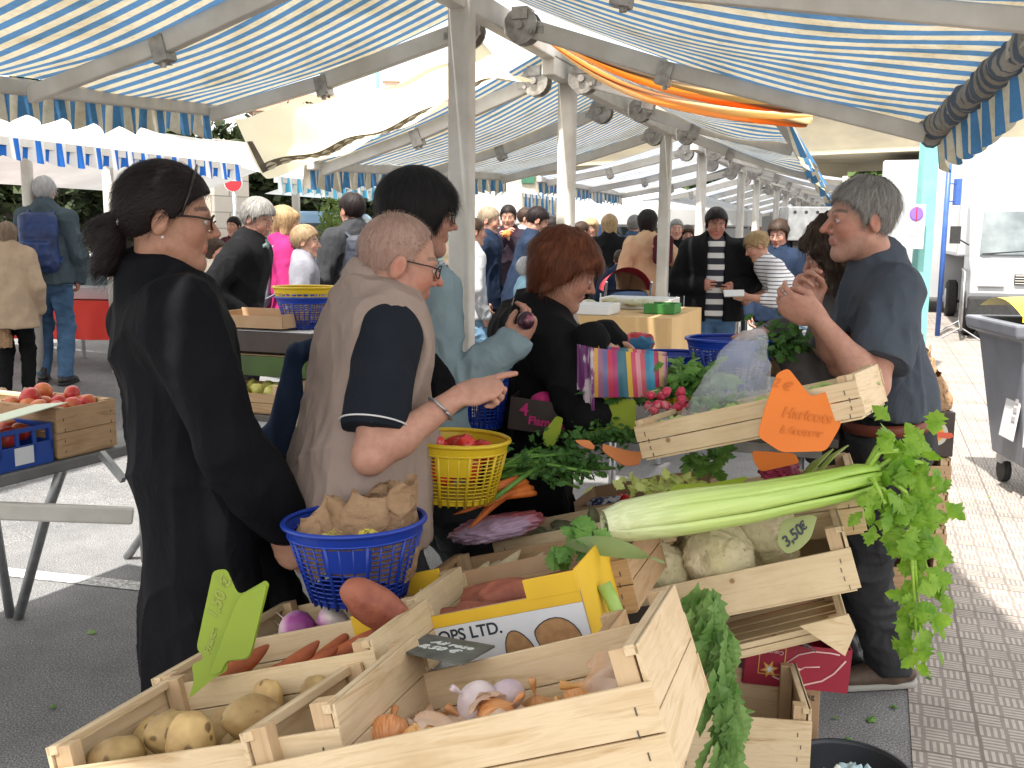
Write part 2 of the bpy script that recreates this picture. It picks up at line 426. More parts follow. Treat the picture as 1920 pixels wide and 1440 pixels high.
def stripes(name, cb, cc, trans=.25, k=1.0, dirt=1.0, jit=0):
    m, n, b = nodemat(name)
    uvn = n.nodes.new('ShaderNodeUVMap'); sp = n.nodes.new('ShaderNodeSeparateXYZ'); lnk(n, uvn.outputs[0], sp.inputs[0])
    q = n.nodes.new('ShaderNodeMath'); q.operation = 'FRACT'; lnk(n, sp.outputs[0], q.inputs[0])
    g = ramp(n, q.outputs[0], [(0, (0,)), (.03, (1,)), (.5, (1,)), (.53, (0,))])
    c = mixc(n, g.outputs[0], cc, cb)
    t = noise(n, 3.5, 6, .65, coords(n)); c = mixc(n, .75*dirt, c, ramp(n, t.outputs[0], [(.3, (.62, .52, .36)), (.55, (1, 1, 1))]).outputs[0], 'MULTIPLY')
    t5 = noise(n, 40, 4, .7, coords(n)); c = mixc(n, .4*dirt, c, ramp(n, t5.outputs[0], [(.35, (.6, .6, .55)), (.5, (1, 1, 1))]).outputs[0], 'MULTIPLY')
    lnk(n, c, b.inputs['Base Color']); b.inputs['Roughness'].default_value = .85; b.inputs['Specular IOR Level'].default_value = .15
    tr = n.nodes.new('ShaderNodeBsdfTranslucent'); lnk(n, c, tr.inputs[0]); mx = n.nodes.new('ShaderNodeMixShader'); mx.inputs[0].default_value = trans
    lnk(n, b.outputs[0], mx.inputs[1]); lnk(n, tr.outputs[0], mx.inputs[2]); lnk(n, mx.outputs[0], n.nodes['Material Output'].inputs[0]); return m
m_str = stripes('striped_awning_cloth', (.085, .2, .38), (.62, .57, .44))
m_str2 = stripes('striped_valance_cloth', (.07, .2, .4), (.56, .53, .43), .25)
m_strg = stripes('gathered_striped_cloth', (.16, .2, .27), (.42, .4, .36), .2)
m_str3 = stripes('faded_striped_cloth', (.2, .3, .5), (.74, .72, .66), .4, dirt=.8)
m_strL = stripes('light_blue_striped_cloth', (.1, .42, .62), (.75, .77, .74), .35, dirt=.4)
m_wroof = pmat('white_awning_cloth', (.6, .6, .59), (.48, .48, .47), 2, .8, trans=.25)
# ---------------- ground
def sheet(name, us, vs, mat, dz=0, kind='structure', clip=None):
    vv = []; ff = []
    for u in us:
        for v in vs:
            p = row(u, v); vv.append((p.x, p.y, gz(p)+dz))
    k = len(vs)
    ff = [(i*k+j, i*k+j+1, (i+1)*k+j+1, (i+1)*k+j) for i in range(len(us)-1) for j in range(k-1)]
    o = obj(name, vv, ff, mat); return tag(o, kind=kind)
sheet('ground', [-40, -5, 0, 5, 10, 20, 60, 400, 900], [-900, -200, -40, -9.4, -7, -5, -3.5, -2.4, 0, 3, 40, 300, 900], m_asph)
# the paved walk on the vendors' side, a low kerb step above the road
gA, gB = G(1712, 1400), G(1792, 1045)
vk = (G(1706, 1350)-R0).dot(W_)
mb = MB(); Mr = rowM(0, 0)
mb.box((vk+3.5, 10, -.02), (7, 80, .05)); o = mb.build('pavement', m_pave); o.matrix_world = Mr; tag(o, kind='structure')
mb = MB(); a, b2 = G(0, 1072), G(262, 1100); d = (b2-a).normalized(); x = Vector((d.y, -d.x, 0))*.05
pts = [a-d*3-x, a+d*1.2-x, a+d*1.2+x, a-d*3+x]; mb.add([p+Vector((0, 0, .004)) for p in pts], [(0, 1, 2, 3)])
tag(mb.build('road_marking', m_paint), kind='structure')
# ---------------- market stall frames and awnings
def fabric(u0, u1, v0, z0, v1, z1, parent, mat, name, nu=44, nv=22, wr=.02, sag=.05, per=.082, zt0=None, zt1=None, seed=0):
    """striped cloth between ridge (v0,z0) and rail (v1,z1)"""
    mb = MB()
    def fn(a, t):
        u = u0+(u1-u0)*a; zz1 = z1 if zt0 is None else zt0+(zt1-zt0)*a
        s = math.sin(a*PI)*math.sin(t*PI)
        z = z0+(zz1-z0)*t-sag*math.sin(t*PI)-.02*s+wr*math.sin(a*23+seed+t*3)*t*(.4+.6*math.sin(t*7+a*9+seed))
        vv = v1 if not isinstance(v1, tuple) else v1[0]+(v1[1]-v1[0])*a
        return row(u, v0+(vv-v0)*t, z)
    mb.grid(fn, nu, nv, uvf=lambda a, t: ((u1-u0)*a/per+.06*math.sin(t*9+a*14+seed), t))
    return mb.build(name, mat, parent, smooth=True, world=True, uv=True)
def valance(u0, u1, v, z0, z1, h, parent, mat, per=.082, fold=.018, seed=0, name='valance', sway=0):
    n_ = max(20, int(abs(u1-u0)/per*8)); mb = MB()
    def fn(a, t):
        u = u0+(u1-u0)*a; ph = (u1-u0)*a/per*2*PI
        sc_ = .78+.22*abs(math.sin(ph/4+.3))
        off = fold*math.sin(ph/2+1.5*math.sin(a*17+seed))*(.3+t)+sway*t
        v_ = v if not isinstance(v, tuple) else v[0]+(v[1]-v[0])*a
        return row(u, v_+off, z0+(z1-z0)*a-h*t*sc_*(1+.06*math.sin(a*31+seed)))
    mb.grid(fn, n_, 8, uvf=lambda a, t: ((u1-u0)*a/per+.5, t))
    return mb.build(name, mat, parent, smooth=True, world=True, uv=True)
def arm(parent, a, b, joint=.5, w=.045, h=.075):
    mb = MB(); a, b = Vector(a), Vector(b); j = a.lerp(b, joint)+Vector((0, 0, -.02))
    mb.bar(a, j, w, h); mb.bar(j, b, w*.85, h*.85)
    o = mb.build('folding_arm', m_alu, parent, world=True, bevel=.006)
    k = MB(); k.bar(j+Vector((0, 0, -.02))-(b-a).normalized()*.03, j+Vector((0, 0, -.02))+(b-a).normalized()*.03, w*1.3, h*1.2)
    k.tube([j+Vector((0, 0, -.08)), j+Vector((0, 0, .03))], .012, 8)
    k.tube([j+Vector((.02, .02, -.07)), j+Vector((.02, .02, .03))], .007, 6)
    k.build('arm_joint', m_alud, o, world=True)
def bracket(parent, p, s=1):
    mb = MB(); p = Vector(p)
    M = Matrix((W_, U, UP)).transposed().to_4x4(); M.translation = p
    Mx = M @ Matrix.Rotation(PI/2, 4, 'X')
    for dy in (-.035, .035):
        poly = [(.075*math.cos(a), .075*math.sin(a)) for a in [k*PI/8 for k in range(-5, 10)]]
        mb.prism(poly, dy-.006, dy+.006, Mx)
    mb.box((0, 0, .05), (.07, .1, .05), M); mb.tube([M @ Vector((0, -.06, 0)), M @ Vector((0, .06, 0))], .018, 10)
    mb.tube([M @ Vector((.05*s, -.05, -.03)), M @ Vector((.05*s, .05, -.03))], .01, 8)
    mb.box((.06*s, 0, -.02), (.08, .05, .03), M)
    mb.build('bracket', m_alud, parent, world=True)
def stall(label, posts, u0, u1, zr, L, Rr, arms_u, mat, vmat, hL=.2, hR=.2, seed=0, valL=True, valR=True, per=.082, fold=.018, pr=.048, ridge=None):
    t = thing('market_stall', label, 'market stall', row((u0+u1)/2, 0, 0), 'striped market stalls standing in one row')
    for pu, pv, top in posts:
        mb = MB(); a = row(pu, pv, 0)
        M = Matrix.Translation(a) @ Matrix.Rotation(-ROW, 4, 'Z')
        poly = [(pr*math.copysign(abs(math.cos(q))**.45, math.cos(q)), pr*math.copysign(abs(math.sin(q))**.45, math.sin(q))) for q in [k*PI/10 for k in range(20)]]
        mb.prism(poly, .01, top, M); mb.box((0, 0, .006), (.2, .2, .012), M)
        mb.build('post', m_alu, t, world=True, smooth=False, bevel=.003)
    mb = MB(); r0, r1 = ridge or (u0-.1, u1+.1); mb.bar(row(r0, 0, zr), row(r1, 0, zr), .07, .1); mb.build('ridge_beam', m_alu, t, world=True, bevel=.006)
    (vl, zl0, zl1), (vr, zr0, zr1) = L, Rr[:3]
    vn = Rr[3] if len(Rr) > 3 else vr
    fabric(u0, u1, -.05, zr+.09, vl, zl0, t, mat, 'awning_cloth', zt0=zl0, zt1=zl1, seed=seed, per=per)
    fabric(u0, u1, .05, zr+.09, (vn, vr), zr0, t, mat, 'awning_cloth', zt0=zr0, zt1=zr1, seed=seed+2, wr=.035, sag=.07, per=per)
    for v, za, zb, v_n in ((vl, zl0, zl1, vl), (vr, zr0, zr1, vn)):
        mb = MB(); mb.bar(row(u0, v_n, za-.02), row(u1, v, zb-.02), .05, .06); mb.build('front_rail', m_alu, t, world=True, bevel=.01)
    if valL: valance(u0, u1, vl-.03, zl0, zl1, hL, t, vmat, seed=seed, per=per, fold=fold)
    if valR: valance(u0, u1, (vn+.03, vr+.03), zr0, zr1, hR, t, vmat, seed=seed+5, per=per*(.7 if seed == 1 else 1), fold=fold*(.8 if seed == 1 else 1.5), sway=(.03 if seed == 1 else .1))
    for ua in arms_u:
        f = (ua-u0)/(u1-u0)
        arm(t, row(ua, -.08, zr-.03), row(ua, vl+.02, zl0+(zl1-zl0)*f-.05), .55)
        arm(t, row(ua, .08, zr-.03), row(ua, vn+(vr-vn)*f-.02, zr0+(zr1-zr0)*f-.05), .4)
        bracket(t, row(ua, -.13, zr-.05), -1); bracket(t, row(ua, .13, zr-.05), 1)
    return t
s1 = stall('nearest market stall, striped blue and cream awning over the vegetable display', [(0, 0, 2.62), (-3.4, 0, 2.62)], -3.6, .42, 2.5,
      (-1.5, 2.0, 2.19), (1.76, 2.62, 2.0, 2.65), (.36, -.75, -2.4), m_str, m_str2, .16, .2, 1, per=.085, fold=.02, ridge=(-3.7, 1.5))
# rolled and bunched cloth along the right rail of the nearest stall
mb = MB(); random.seed(3); rj = [random.uniform(.8, 1.25) for _ in range(400)]
def roll(a, s):
    q = a*130; k = int(q); f = q-k; f = f*f*(3-2*f); r = (rj[k]*(1-f)+rj[k+1]*f)*.042*(1+.12*math.sin(s*14+a*60)); g = 2*PI*s
    return row(-2.6+3.02*a, 2.435-.67*a, 2.465-.485*a)+W_*(r*math.cos(g))+UP*(r*1.15*math.sin(g)-.01)+U*(.01*math.sin(g*2+a*90))
mb.grid(roll, 520, 14, uvf=lambda a, s: (a*62+.25*math.sin(s*7), s))
mb.build('gathered_cloth', m_strg, s1, smooth=True, world=True, uv=True)
s2 = stall('second market stall beyond the gap with cream and orange cloths', [(1.44, 0, 2.42), (4.22, -.03, 2.5)], 1.2, 4.45, 2.42,
      (-1.45, 1.98, 2.1), (1.1, 2.2, 2.08), (1.3, 2.6, 4.2), m_str, m_str2, .17, .25, 4, ridge=(1.1, 4.6), pr=.046)
s3 = stall('third market stall along the row, behind the man in the striped jersey', [(5.75, 0, 2.42), (8.6, 0, 2.4)], 5.4, 8.8, 2.4,
      (-1.5, 2.14, 2.14), (1.3, 2.1, 2.1), (5.6, 7.1, 8.6), m_str3, m_str2, .17, .12, 6, pr=.045)
s4 = stall('fourth market stall along the row, seen between far white posts', [(10.2, 0, 2.4), (13.0, 0, 2.4)], 9.8, 13.2, 2.4,
      (-1.5, 2.1, 2.1), (1.3, 2.1, 2.1), (10., 11.5, 13.), m_str3, m_str2, .16, .12, 8, pr=.045)
s5 = stall('farthest market stall at the end of the striped row', [(14.6, 0, 2.4), (17.5, 0, 2.4), (20.5, 0, 2.4)], 14.2, 21, 2.4,
      (-1.5, 2.1, 2.1), (1.3, 2.1, 2.1), (14.4, 16, 18, 20.8), m_str3, m_str2, .16, .12, 9, pr=.045)
# cream cloth with a leaf border hanging in the gap, left
m_cream = pmat('cream_oilcloth', (.8, .76, .6), (.74, .65, .42), 3, .7, trans=.78, bs=.2, bscale=12, stops=(.3, .75))
m_band = pmat('brown_border_print', (.13, .11, .09), (.2, .17, .14), 20, .7, trans=.3)
m_leafp = pmat('leaf_print', (.75, .71, .58), None, trans=.3)
t = thing('cream_cloth', 'cream cloth with a brown leaf border hung between the two nearest awnings', 'cloth', row(.6, -.8, 2.2))
# curtain slung from the end arm: an upper edge (arm), a lower free edge
top = [P(905, 80, 4.5), P(860, 108, 4.6), P(760, 150, 4.72), P(640, 180, 4.85), P(540, 198, 4.9), P(440, 222, 4.95)]
bot = [P(1000, 150, 5.1), P(905, 150, 5.15), P(800, 215, 5.2), P(700, 262, 5.2), P(610, 300, 5.15), P(500, 333, 5.05)]
def bez(L, a):
    x = a*(len(L)-1); i = min(int(x), len(L)-2); f = x-i; p0 = L[max(i-1, 0)]; p1 = L[i]; p2 = L[i+1]; p3 = L[min(i+2, len(L)-1)]
    return .5*((2*p1)+(p2-p0)*f+(2*p0-5*p1+4*p2-p3)*f*f+(-p0+3*p1-3*p2+p3)*f**3)
def cl(a, t_, off=0):
    p = bez(top, a).lerp(bez(bot, a), t_); p = p+UP*(-.05*math.sin(t_*PI)*(1-a*.3)+.012*math.sin(a*25+t_*6)); return p+Vector((0, -off, 0))
mb = MB(); mb.grid(cl, 50, 16); mb.build('panel', m_cream, t, smooth=True, world=True)
mb = MB(); mb.grid(lambda a, s: cl(.06+a*.92, .66+.13*s, .02)-UP*.012, 60, 3); mb.grid(lambda a, s: cl(.955+.025*s, .3+a*.49, .02)-UP*.012, 20, 2); mb.build('border', m_band, t, smooth=True, world=True)
mb = MB()
for k in range(19):
    for sgn in (-1, 1):
        a0 = .09+k*.046
        def lf(a, s, a0=a0, sgn=sgn): return cl(a0+a*.034, .725+sgn*(.01+.04*math.sin(a*PI))*s+sgn*.006+a*.012*sgn, .032)-UP*.02
        mb.grid(lf, 6, 2)
mb.build('leaf_pattern', m_leafp, t, smooth=True, world=True)
# orange striped cloth gathered in the gap, right
m_or, n, b = nodemat('orange_striped_cloth'); uvn = n.nodes.new('ShaderNodeUVMap'); sp = n.nodes.new('ShaderNodeSeparateXYZ'); lnk(n, uvn.outputs[0], sp.inputs[0])
c = ramp(n, sp.outputs[1], [(0, (.75, .55, .25)), (.14, (.8, .62, .3)), (.17, (.12, .08, .05)), (.25, (.12, .08, .05)), (.28, (.85, .25, .03)), (.44, (.88, .3, .04)), (.47, (.82, .6, .25)), (.6, (.85, .7, .4)), (.63, (.1, .07, .05)), (.7, (.8, .25, .04)), (.8, (.85, .35, .06)), (.85, (.8, .6, .3))]).outputs[0]
lnk(n, c, b.inputs['Base Color']); b.inputs['Roughness'].default_value = .8
tr = n.nodes.new('ShaderNodeBsdfTranslucent'); lnk(n, c, tr.inputs[0]); mx = n.nodes.new('ShaderNodeMixShader'); mx.inputs[0].default_value = .5
lnk(n, b.outputs[0], mx.inputs[1]); lnk(n, tr.outputs[0], mx.inputs[2]); lnk(n, mx.outputs[0], n.nodes['Material Output'].inputs[0])
top = [P(1010, 58, 4.6), P(1120, 98, 4.5), P(1230, 130, 4.4), P(1350, 162, 4.25), P(1450, 182, 4.15), P(1522, 196, 4.05)]
bot = [P(1030, 80, 4.9), P(1110, 135, 4.9), P(1210, 178, 4.8), P(1330, 205, 4.7), P(1440, 226, 4.6), P(1516, 242, 4.5)]
mb = MB()
for (s0, s1, v0) in ((0, .3, 0), (.62, .86, .45)):
    mb.grid(lambda a, s, s0=s0, s1=s1: bez(top, a).lerp(bez(bot, a), s0+(s1-s0)*s*(.6+.4*math.sin(a*PI)))+UP*(.018*math.sin(s*9+a*7)-.03*math.sin(a*PI))+Vector((0, .05*math.sin(s*8+a*4), 0)), 40, 16, uvf=lambda a, s, v0=v0: (a, v0+s*.5))
o = mb.build('orange_cloth', m_or, None, smooth=True, uv=True); tag(o, 'orange, brown and yellow striped cloth slung under the right awning', 'cloth')
# ---------------- the second row of stalls across the aisle
def stall2(label, u0, u1, v, z, h, mat, group='white roofed stalls across the aisle'):
    t = thing('market_stall', label, 'market stall', row((u0+u1)/2, v-1.2, gz(row(u0, v-1.2))), group)
    mb = MB(); mb.grid(lambda a, s: row(u0+(u1-u0)*a, v-2.0*s, z+.52*s+.03*math.sin(a*12)*s), 20, 6); mb.grid(lambda a, s: row(u0+(u1-u0)*a, v-2.0-1.8*s, z+.52-.5*s), 20, 6)
    mb.build('roof_cloth', m_wroof, t, smooth=True, world=True)
    valance(u0, u1, v+.02, z, z, h, t, mat, per=.085, fold=.02, name='valance')
    mb = MB(); mb.bar(row(u0, v, z-.02), row(u1, v, z-.02), .04, .05); mb.build('front_rail', m_alu, t, world=True)
    for uu in (u0+.25, u1-.25):
        for vv in (v-2.0,):
            a = row(uu, vv); mb = MB(); mb.tube([Vector((a.x, a.y, gz(a))), Vector((a.x, a.y, z+.5))], .05, 10); mb.build('post', m_alu, t, world=True, smooth=True)
    return t
m_strW = stripes('bright_striped_cloth', (.03, .17, .6), (.8, .8, .8), .3, dirt=.3)
stall2('white roofed stall with bright blue striped valance above the man with a blue rucksack', -2.2, 3.2, -3.35, 2.13, .14, m_strW)
stall2('pale stall with light blue valance above the man with a white rucksack', 3.5, 7.2, -3.2, 2.05, .14, m_strL)
stall2('small distant stall with grey striped valance behind the men in dark jackets', 8.2, 10.2, -2.7, 2.12, .24, m_str2)
# thin pole under first roof
a = P(202, 420, 10); o = MB().tube([Vector((a.x, a.y, gz(a))), Vector((a.x, a.y, 2.3))], .018, 8).build('awning_pole', m_alu, smooth=True); tag(o, 'thin white pole standing behind the stall of the red cloth', 'pole')
# ---------------- background
m_fence = pmat('weathered_boards', (.09, .07, .055), (.045, .036, .03), 10, .9, stretch=(1, 1, .15), bs=.4, bscale=30)
m_bark = pmat('tree_bark', (.16, .13, .11), (.07, .06, .05), 8, .95, bs=.8, bscale=14, stretch=(1, 1, .3), bd=.03)
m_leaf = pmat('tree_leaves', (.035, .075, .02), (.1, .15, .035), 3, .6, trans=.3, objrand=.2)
m_leafd = pmat('dark_leaves', (.018, .03, .012), (.05, .07, .02), 3, .7, trans=.2)  # darker, duller green for the left-hand trees and brush
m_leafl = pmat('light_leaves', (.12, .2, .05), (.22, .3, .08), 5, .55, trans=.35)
m_earth = pmat('bank_earth', (.16, .1, .07), (.07, .06, .035), 2.5, .95, bs=.7, bscale=8, bd=.05)
m_stone, n, b = nodemat('pale_masonry'); br = n.nodes.new('ShaderNodeTexBrick'); lnk(n, coords(n, 'Object', None, (PI/2, 0, 0)), br.inputs['Vector'])
br.inputs['Scale'].default_value = 1; br.inputs['Brick Width'].default_value = .5; br.inputs['Row Height'].default_value = .28; br.inputs['Mortar Size'].default_value = .012
br.inputs[1].default_value = (.52, .46, .38, 1); br.inputs[2].default_value = (.4, .35, .29, 1); br.inputs[3].default_value = (.25, .22, .19, 1)
lnk(n, br.outputs[0], b.inputs['Base Color']); b.inputs['Roughness'].default_value = .9; bump(n, b, noise(n, 12, 5, .6, coords(n)).outputs[0], .5, .02)
def leafcloud(mb, c, r, n_, size, seed, squash=.8, flat=0):
    rg = random.Random(seed)
    cl_ = [(Vector((rg.gauss(0, .42), rg.gauss(0, .42), rg.gauss(0, .42)*squash))*r, rg.uniform(.25, .5)*r) for _ in range(max(5, n_//140))]
    for k in range(n_):
        cc, rr = rg.choice(cl_); d = Vector((rg.gauss(0, 1), rg.gauss(0, 1), rg.gauss(0, 1))).normalized()*rr*rg.uniform(.5, 1.05)
        p = Vector(c)+cc+d; s = size*rg.uniform(.6, 1.3)
        a = Vector((rg.gauss(0, 1), rg.gauss(0, 1), rg.gauss(0, .6))).normalized(); q = a.cross(Vector((rg.gauss(0, 1), rg.gauss(0, 1), rg.gauss(0, 1)))).normalized()
        mb.add([p-a*s, p+q*s*.45, p+a*s, p-q*s*.45], [(0, 1, 2, 3)])
def tree(label, p, h, cr, seed, mat=None, n_=5200, size=.16, trunk_r=.16, name='tree', group='trees behind the market'):
    t = thing(name, label, 'tree', p, group); rg = random.Random(seed)
    mb = MB(); p = Vector(p); top = p+Vector((rg.uniform(-.3, .3), rg.uniform(-.3, .3), h*.62))
    mb.tube([p-UP*.3, p+UP*h*.25+Vector((.05, .03, 0)), top], [trunk_r*1.2, trunk_r, trunk_r*.5], 10)
    for k in range(6):
        a = rg.uniform(0, 2*PI); s = p.lerp(top, rg.uniform(.5, 1)); e = s+Vector((math.cos(a)*cr*.7, math.sin(a)*cr*.7, cr*.55)); mb.tube([s, s.lerp(e, .5)+UP*.15, e], [trunk_r*.4, trunk_r*.25, .02], 7)
    mb.build('trunk', m_bark, t, smooth=True, world=True)
    mb = MB(); leafcloud(mb, p+UP*(h-cr*.8), cr, n_, size, seed); mb.build('crown', mat or m_leaf, t, world=True)
    return t
# wooded bank and board fence on the left
mb = MB()
def bank(a, s):
    p = P(-150+a*1000, 440, 15+3*s+5*a); return Vector((p.x, p.y, gz(p)-.1+1.15*s*(1+.15*math.sin(a*19))+.12*math.sin(a*41+s*7)))
mb.grid(bank, 50, 8); tag(mb.build('bank', m_earth, smooth=True), kind='structure')
t = thing('board_fence', 'dark weathered board fence on the bank behind the backpack man', 'fence', P(100, 440, 18.3))
rg = random.Random(2)
for k in range(52):
    a = k/52*.42; p = P(-150+a*1000, 440, 18.2+5*a); z0 = gz(p)+.9; h = 1.25+rg.uniform(-.06, .06)
    if k == 0: mb = MB()
    mb.box((p.x, p.y, z0+h/2), (.09, .025, h), None)
mb.build('boards', m_fence, t, world=True)
mb = MB(); p0, p1 = P(-150, 440, 18.26), P(270, 440, 20.3); mb.bar(Vector((p0.x, p0.y, gz(p0)+1.9)), Vector((p1.x, p1.y, gz(p1)+1.9)), .05, .09); mb.build('rail', m_fence, t, world=True)
for k, (px, D, r_, lab) in enumerate([(30, 14.5, .2, 'thick dark tree trunk left of the man with the blue rucksack'), (178, 17.5, .2, 'tall trunk right of the white post, before the board fence'), (228, 18.5, .25, 'broad trunk left of the dark-haired woman'), (330, 19, .25, 'ivied trunk beside the pale stone wall'), (480, 20, .3, 'ivy-covered tree left of the light blue valance'), (560, 22, .35, 'dark tree behind the blue parked car'), (640, 23, .3, 'dark tree beyond the potted shrub')]):
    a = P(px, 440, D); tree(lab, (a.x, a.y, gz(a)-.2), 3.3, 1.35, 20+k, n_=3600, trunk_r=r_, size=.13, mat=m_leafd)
mb = MB(); rg = random.Random(8)
for k in range(9):
    a = P(-120+k*105, 440, 19.5+k*.5); leafcloud(mb, (a.x, a.y, 2.6+rg.uniform(-.3, .4)), 1.5, 1300, .14, 60+k)
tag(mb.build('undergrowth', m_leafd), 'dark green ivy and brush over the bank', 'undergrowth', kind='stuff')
a, b2 = P(385, 440, 17.5), P(452, 440, 18.2)
mb = MB(); mb.bar(Vector((a.x, a.y, 1.4)), Vector((b2.x, b2.y, 1.4)), .5, 3.4); mb.bar(Vector((a.x, a.y, 3.14)), Vector((b2.x, b2.y, 3.14)), .6, .12)
tag(mb.build('stone_wall', m_stone, bevel=.02), 'pale masonry wall end under the no-entry sign', 'wall')
# no-entry sign
m_red = pmat('sign_red', (.5, .02, .03), (.42, .02, .03), 9, .4)
a = P(437, 342, 13.5); t = thing('no_entry_sign', 'round red no-entry sign on a thin grey post', 'road sign', (a.x, a.y, gz(a)))
MB().tube([Vector((a.x, a.y+.03, gz(a))), a+Vector((0, .03, .2))], .03, 10).build('sign_post', m_steel, t, smooth=True, world=True)
Mx = Matrix.Translation(a) @ Matrix.Rotation(PI/2, 4, 'X')
MB().lathe([(0, -.012), (.125, -.012), (.125, .0), (0, .0)], 32, Mx).build('sign_rim', m_white, t, world=True)
MB().lathe([(0, .002), (.115, .002), (.115, .004), (0, .004)], 32, Mx).build('sign_disc', m_red, t, world=True)
MB().box((a.x, a.y-.007, a.z+.04), (.16, .004, .045)).build('sign_bar', m_white, t, world=True)
# buildings
m_wallc = pmat('cream_render', (.66, .6, .47), (.58, .52, .41), .8, .9, bs=.15, bscale=20)
m_glassd = pmat('window_glass', (.05, .06, .07), None, rough=.12, spec=.8)
m_shut = pmat('green_shutter', (.06, .2, .13), (.05, .16, .1), 6, .6)
m_tile = pmat('roof_tiles', (.4, .2, .13), (.28, .14, .1), 3, .9, bs=.6, bscale=10)
def house(label, px, D, wd, dp, h, wins=2, floors=2, shut=True, mat=m_wallc, rot=.1):
    a = P(px, 440, D); M = Matrix.Translation((a.x, a.y, 0)) @ Matrix.Rotation(rot, 4, 'Z')
    t = thing('building', label, 'building', mat=M)
    MB().box((0, dp/2, h/2), (wd, dp, h)).build('wall', mat, t)
    mb = MB(); mb.add([(-wd/2-.3, -.3, h), (wd/2+.3, -.3, h), (wd/2+.3, dp+.3, h), (-wd/2-.3, dp+.3, h), (-wd/2-.3, dp/2, h+wd*.16), (wd/2+.3, dp/2, h+wd*.16)], [(0, 1, 5, 4), (2, 3, 4, 5), (0, 4, 3), (1, 2, 5), (0, 3, 2, 1)])
    rf = mb.build('roof', m_tile, t); MB().box((wd*.3, dp*.4, h+wd*.14), (.6, .5, 1.3)).box((wd*.3, dp*.4, h+wd*.14+.7), (.75, .65, .1)).build('chimney', mat, rf)
    for f in range(floors):
        for k in range(wins):
            x = (k+.5)/wins*wd-wd/2; z = h*(f+.55)/floors
            wdw = MB().box((x, -.02, z), (1.1, .06, 1.5)).build('window', m_white, t); MB().box((x, -.055, z), (.95, .02, 1.35)).build('pane', m_glassd, wdw)
            if shut:
                for s in (-1, 1): MB().box((x+s*.85, -.06, z), (.5, .05, 1.5)).build('shutter', m_shut, t)
    return t
house('cream building with green shutters seen under the second awning', 1030, 38, 9, 6, 5.6, 3)
house('cream house behind the trees with its chimney above the cream cloth', 640, 42, 7, 6, 6.6, 2)
house('long pale building closing the far end of the market', 1300, 60, 26, 8, 5.0, 7, 1)
a = P(704, 125, 30); o = MB().tube([(a.x, a.y, 0), (a.x, a.y, 7.3)], .11, 12).build('lamp_mast', m_teal, smooth=True); tag(o, 'tall teal mast rising above the cream cloth', 'mast')
for px, D, cr, lab, h in [(1625, 34, 3.2, 'green tree under the viaduct between stall end and white van', 6), (1270, 36, 3.5, 'dark green tree far behind the second post pair', 7), (1480, 40, 4, 'green tree behind the far end of the stalls', 7), (1150, 44, 3.5, 'green tree beyond the far parasols', 6)]:
    a = P(px, 440, D); tree(lab, (a.x, a.y, 0), h, cr, int(px), n_=4200, size=.22)
# viaduct
mb = MB(); a, b2 = P(2500, 451, 18), P(900, 451, 30)
zb = 3.5
t = thing('viaduct', 'cream concrete viaduct crossing behind the stalls', 'bridge', a)
A_, B_ = Vector((a.x, a.y, 0)), Vector((b2.x, b2.y, 0))
MB().bar(A_+UP*(zb+.55), B_+UP*(zb+.55), 1.0, 1.1).build('girder', m_conc, t, world=True)
nrm = (B_-A_).normalized().cross(UP)*-1
nrm = nrm if nrm.y > 0 else -nrm
MB().bar(A_+UP*(zb+1.3)-nrm*.25, B_+UP*(zb+1.3)-nrm*.25, 1.6, .38).build('parapet', m_conc, t, world=True)
MB().bar(A_+UP*(zb+.35)+nrm*3, B_+UP*(zb+.35)+nrm*3, 5, .7).build('deck', m_conc, t, world=True)
for f in (.08, .52, .9):
    q = A_.lerp(B_, f)+nrm*2.5; MB().box((q.x, q.y, zb/2), (.9, .9, zb)).build('pier', m_conc, t, world=True)
# ---------------- truck
Mt = Matrix.Translation((P(1797, 451, 17.2).x, 17.2, 0)) @ Matrix.Rotation(-ROW, 4, 'Z')
t = thing('box_truck', 'white box truck parked behind the grey wheelie bin', 'truck', mat=Mt)
m_tw = pmat('truck_white', (.46, .47, .49), (.38, .39, .41), 1.5, .35, coat=.3)
mb = MB(); mb.box((1.15, 3.1, 2.3), (2.3, 6, 2.0)); mb.build('cargo_box', m_tw, t, bevel=.03)
mb = MB()
for k in range(24): mb.box((-.012, .3+k*.24, 2.3), (.02, .05, 1.86))
mb.build('side_ribs', m_alu, t)
prof = [(-1.35, .55), (-1.42, .75), (-1.36, 1.12), (-.95, 1.28), (-.5, 2.1), (0, 2.2), (.1, 2.2), (.1, .45), (-1.3, .45)]
mb = MB(); M = Matrix(((0, 0, 1, 0), (1, 0, 0, 0), (0, 1, 0, 0), (0, 0, 0, 1)))
mb.prism(prof, .12, 2.18, M); mb.build('cab', m_tw, t, bevel=.04)
def onq(y0, z0, y1, z1, x0, x1, off): 
    d = Vector((0, y1-y0, z1-z0)).normalized(); nn = Vector((0, -d.z, d.y))*off
    return [Vector((x0, y0, z0))+nn, Vector((x1, y0, z0))+nn, Vector((x1-.05, y1, z1))+nn, Vector((x0+.05, y1, z1))+nn]
m_scr = pmat('windscreen_glass', (.05, .07, .08), (.14, .17, .18), 2, rough=.3, spec=.2)
MB().add(onq(-.93, 1.33, -.54, 2.03, .26, 2.04, .05), [(0, 1, 2, 3)]).build('windscreen', m_scr, t)
wp = MB().bar((.3, -.98, 1.36), (1.05, -.93, 1.42), .02, .015); wp.bar((1.2, -.98, 1.36), (1.95, -.93, 1.42), .02, .015); wp.build('wiper', m_dark, t)
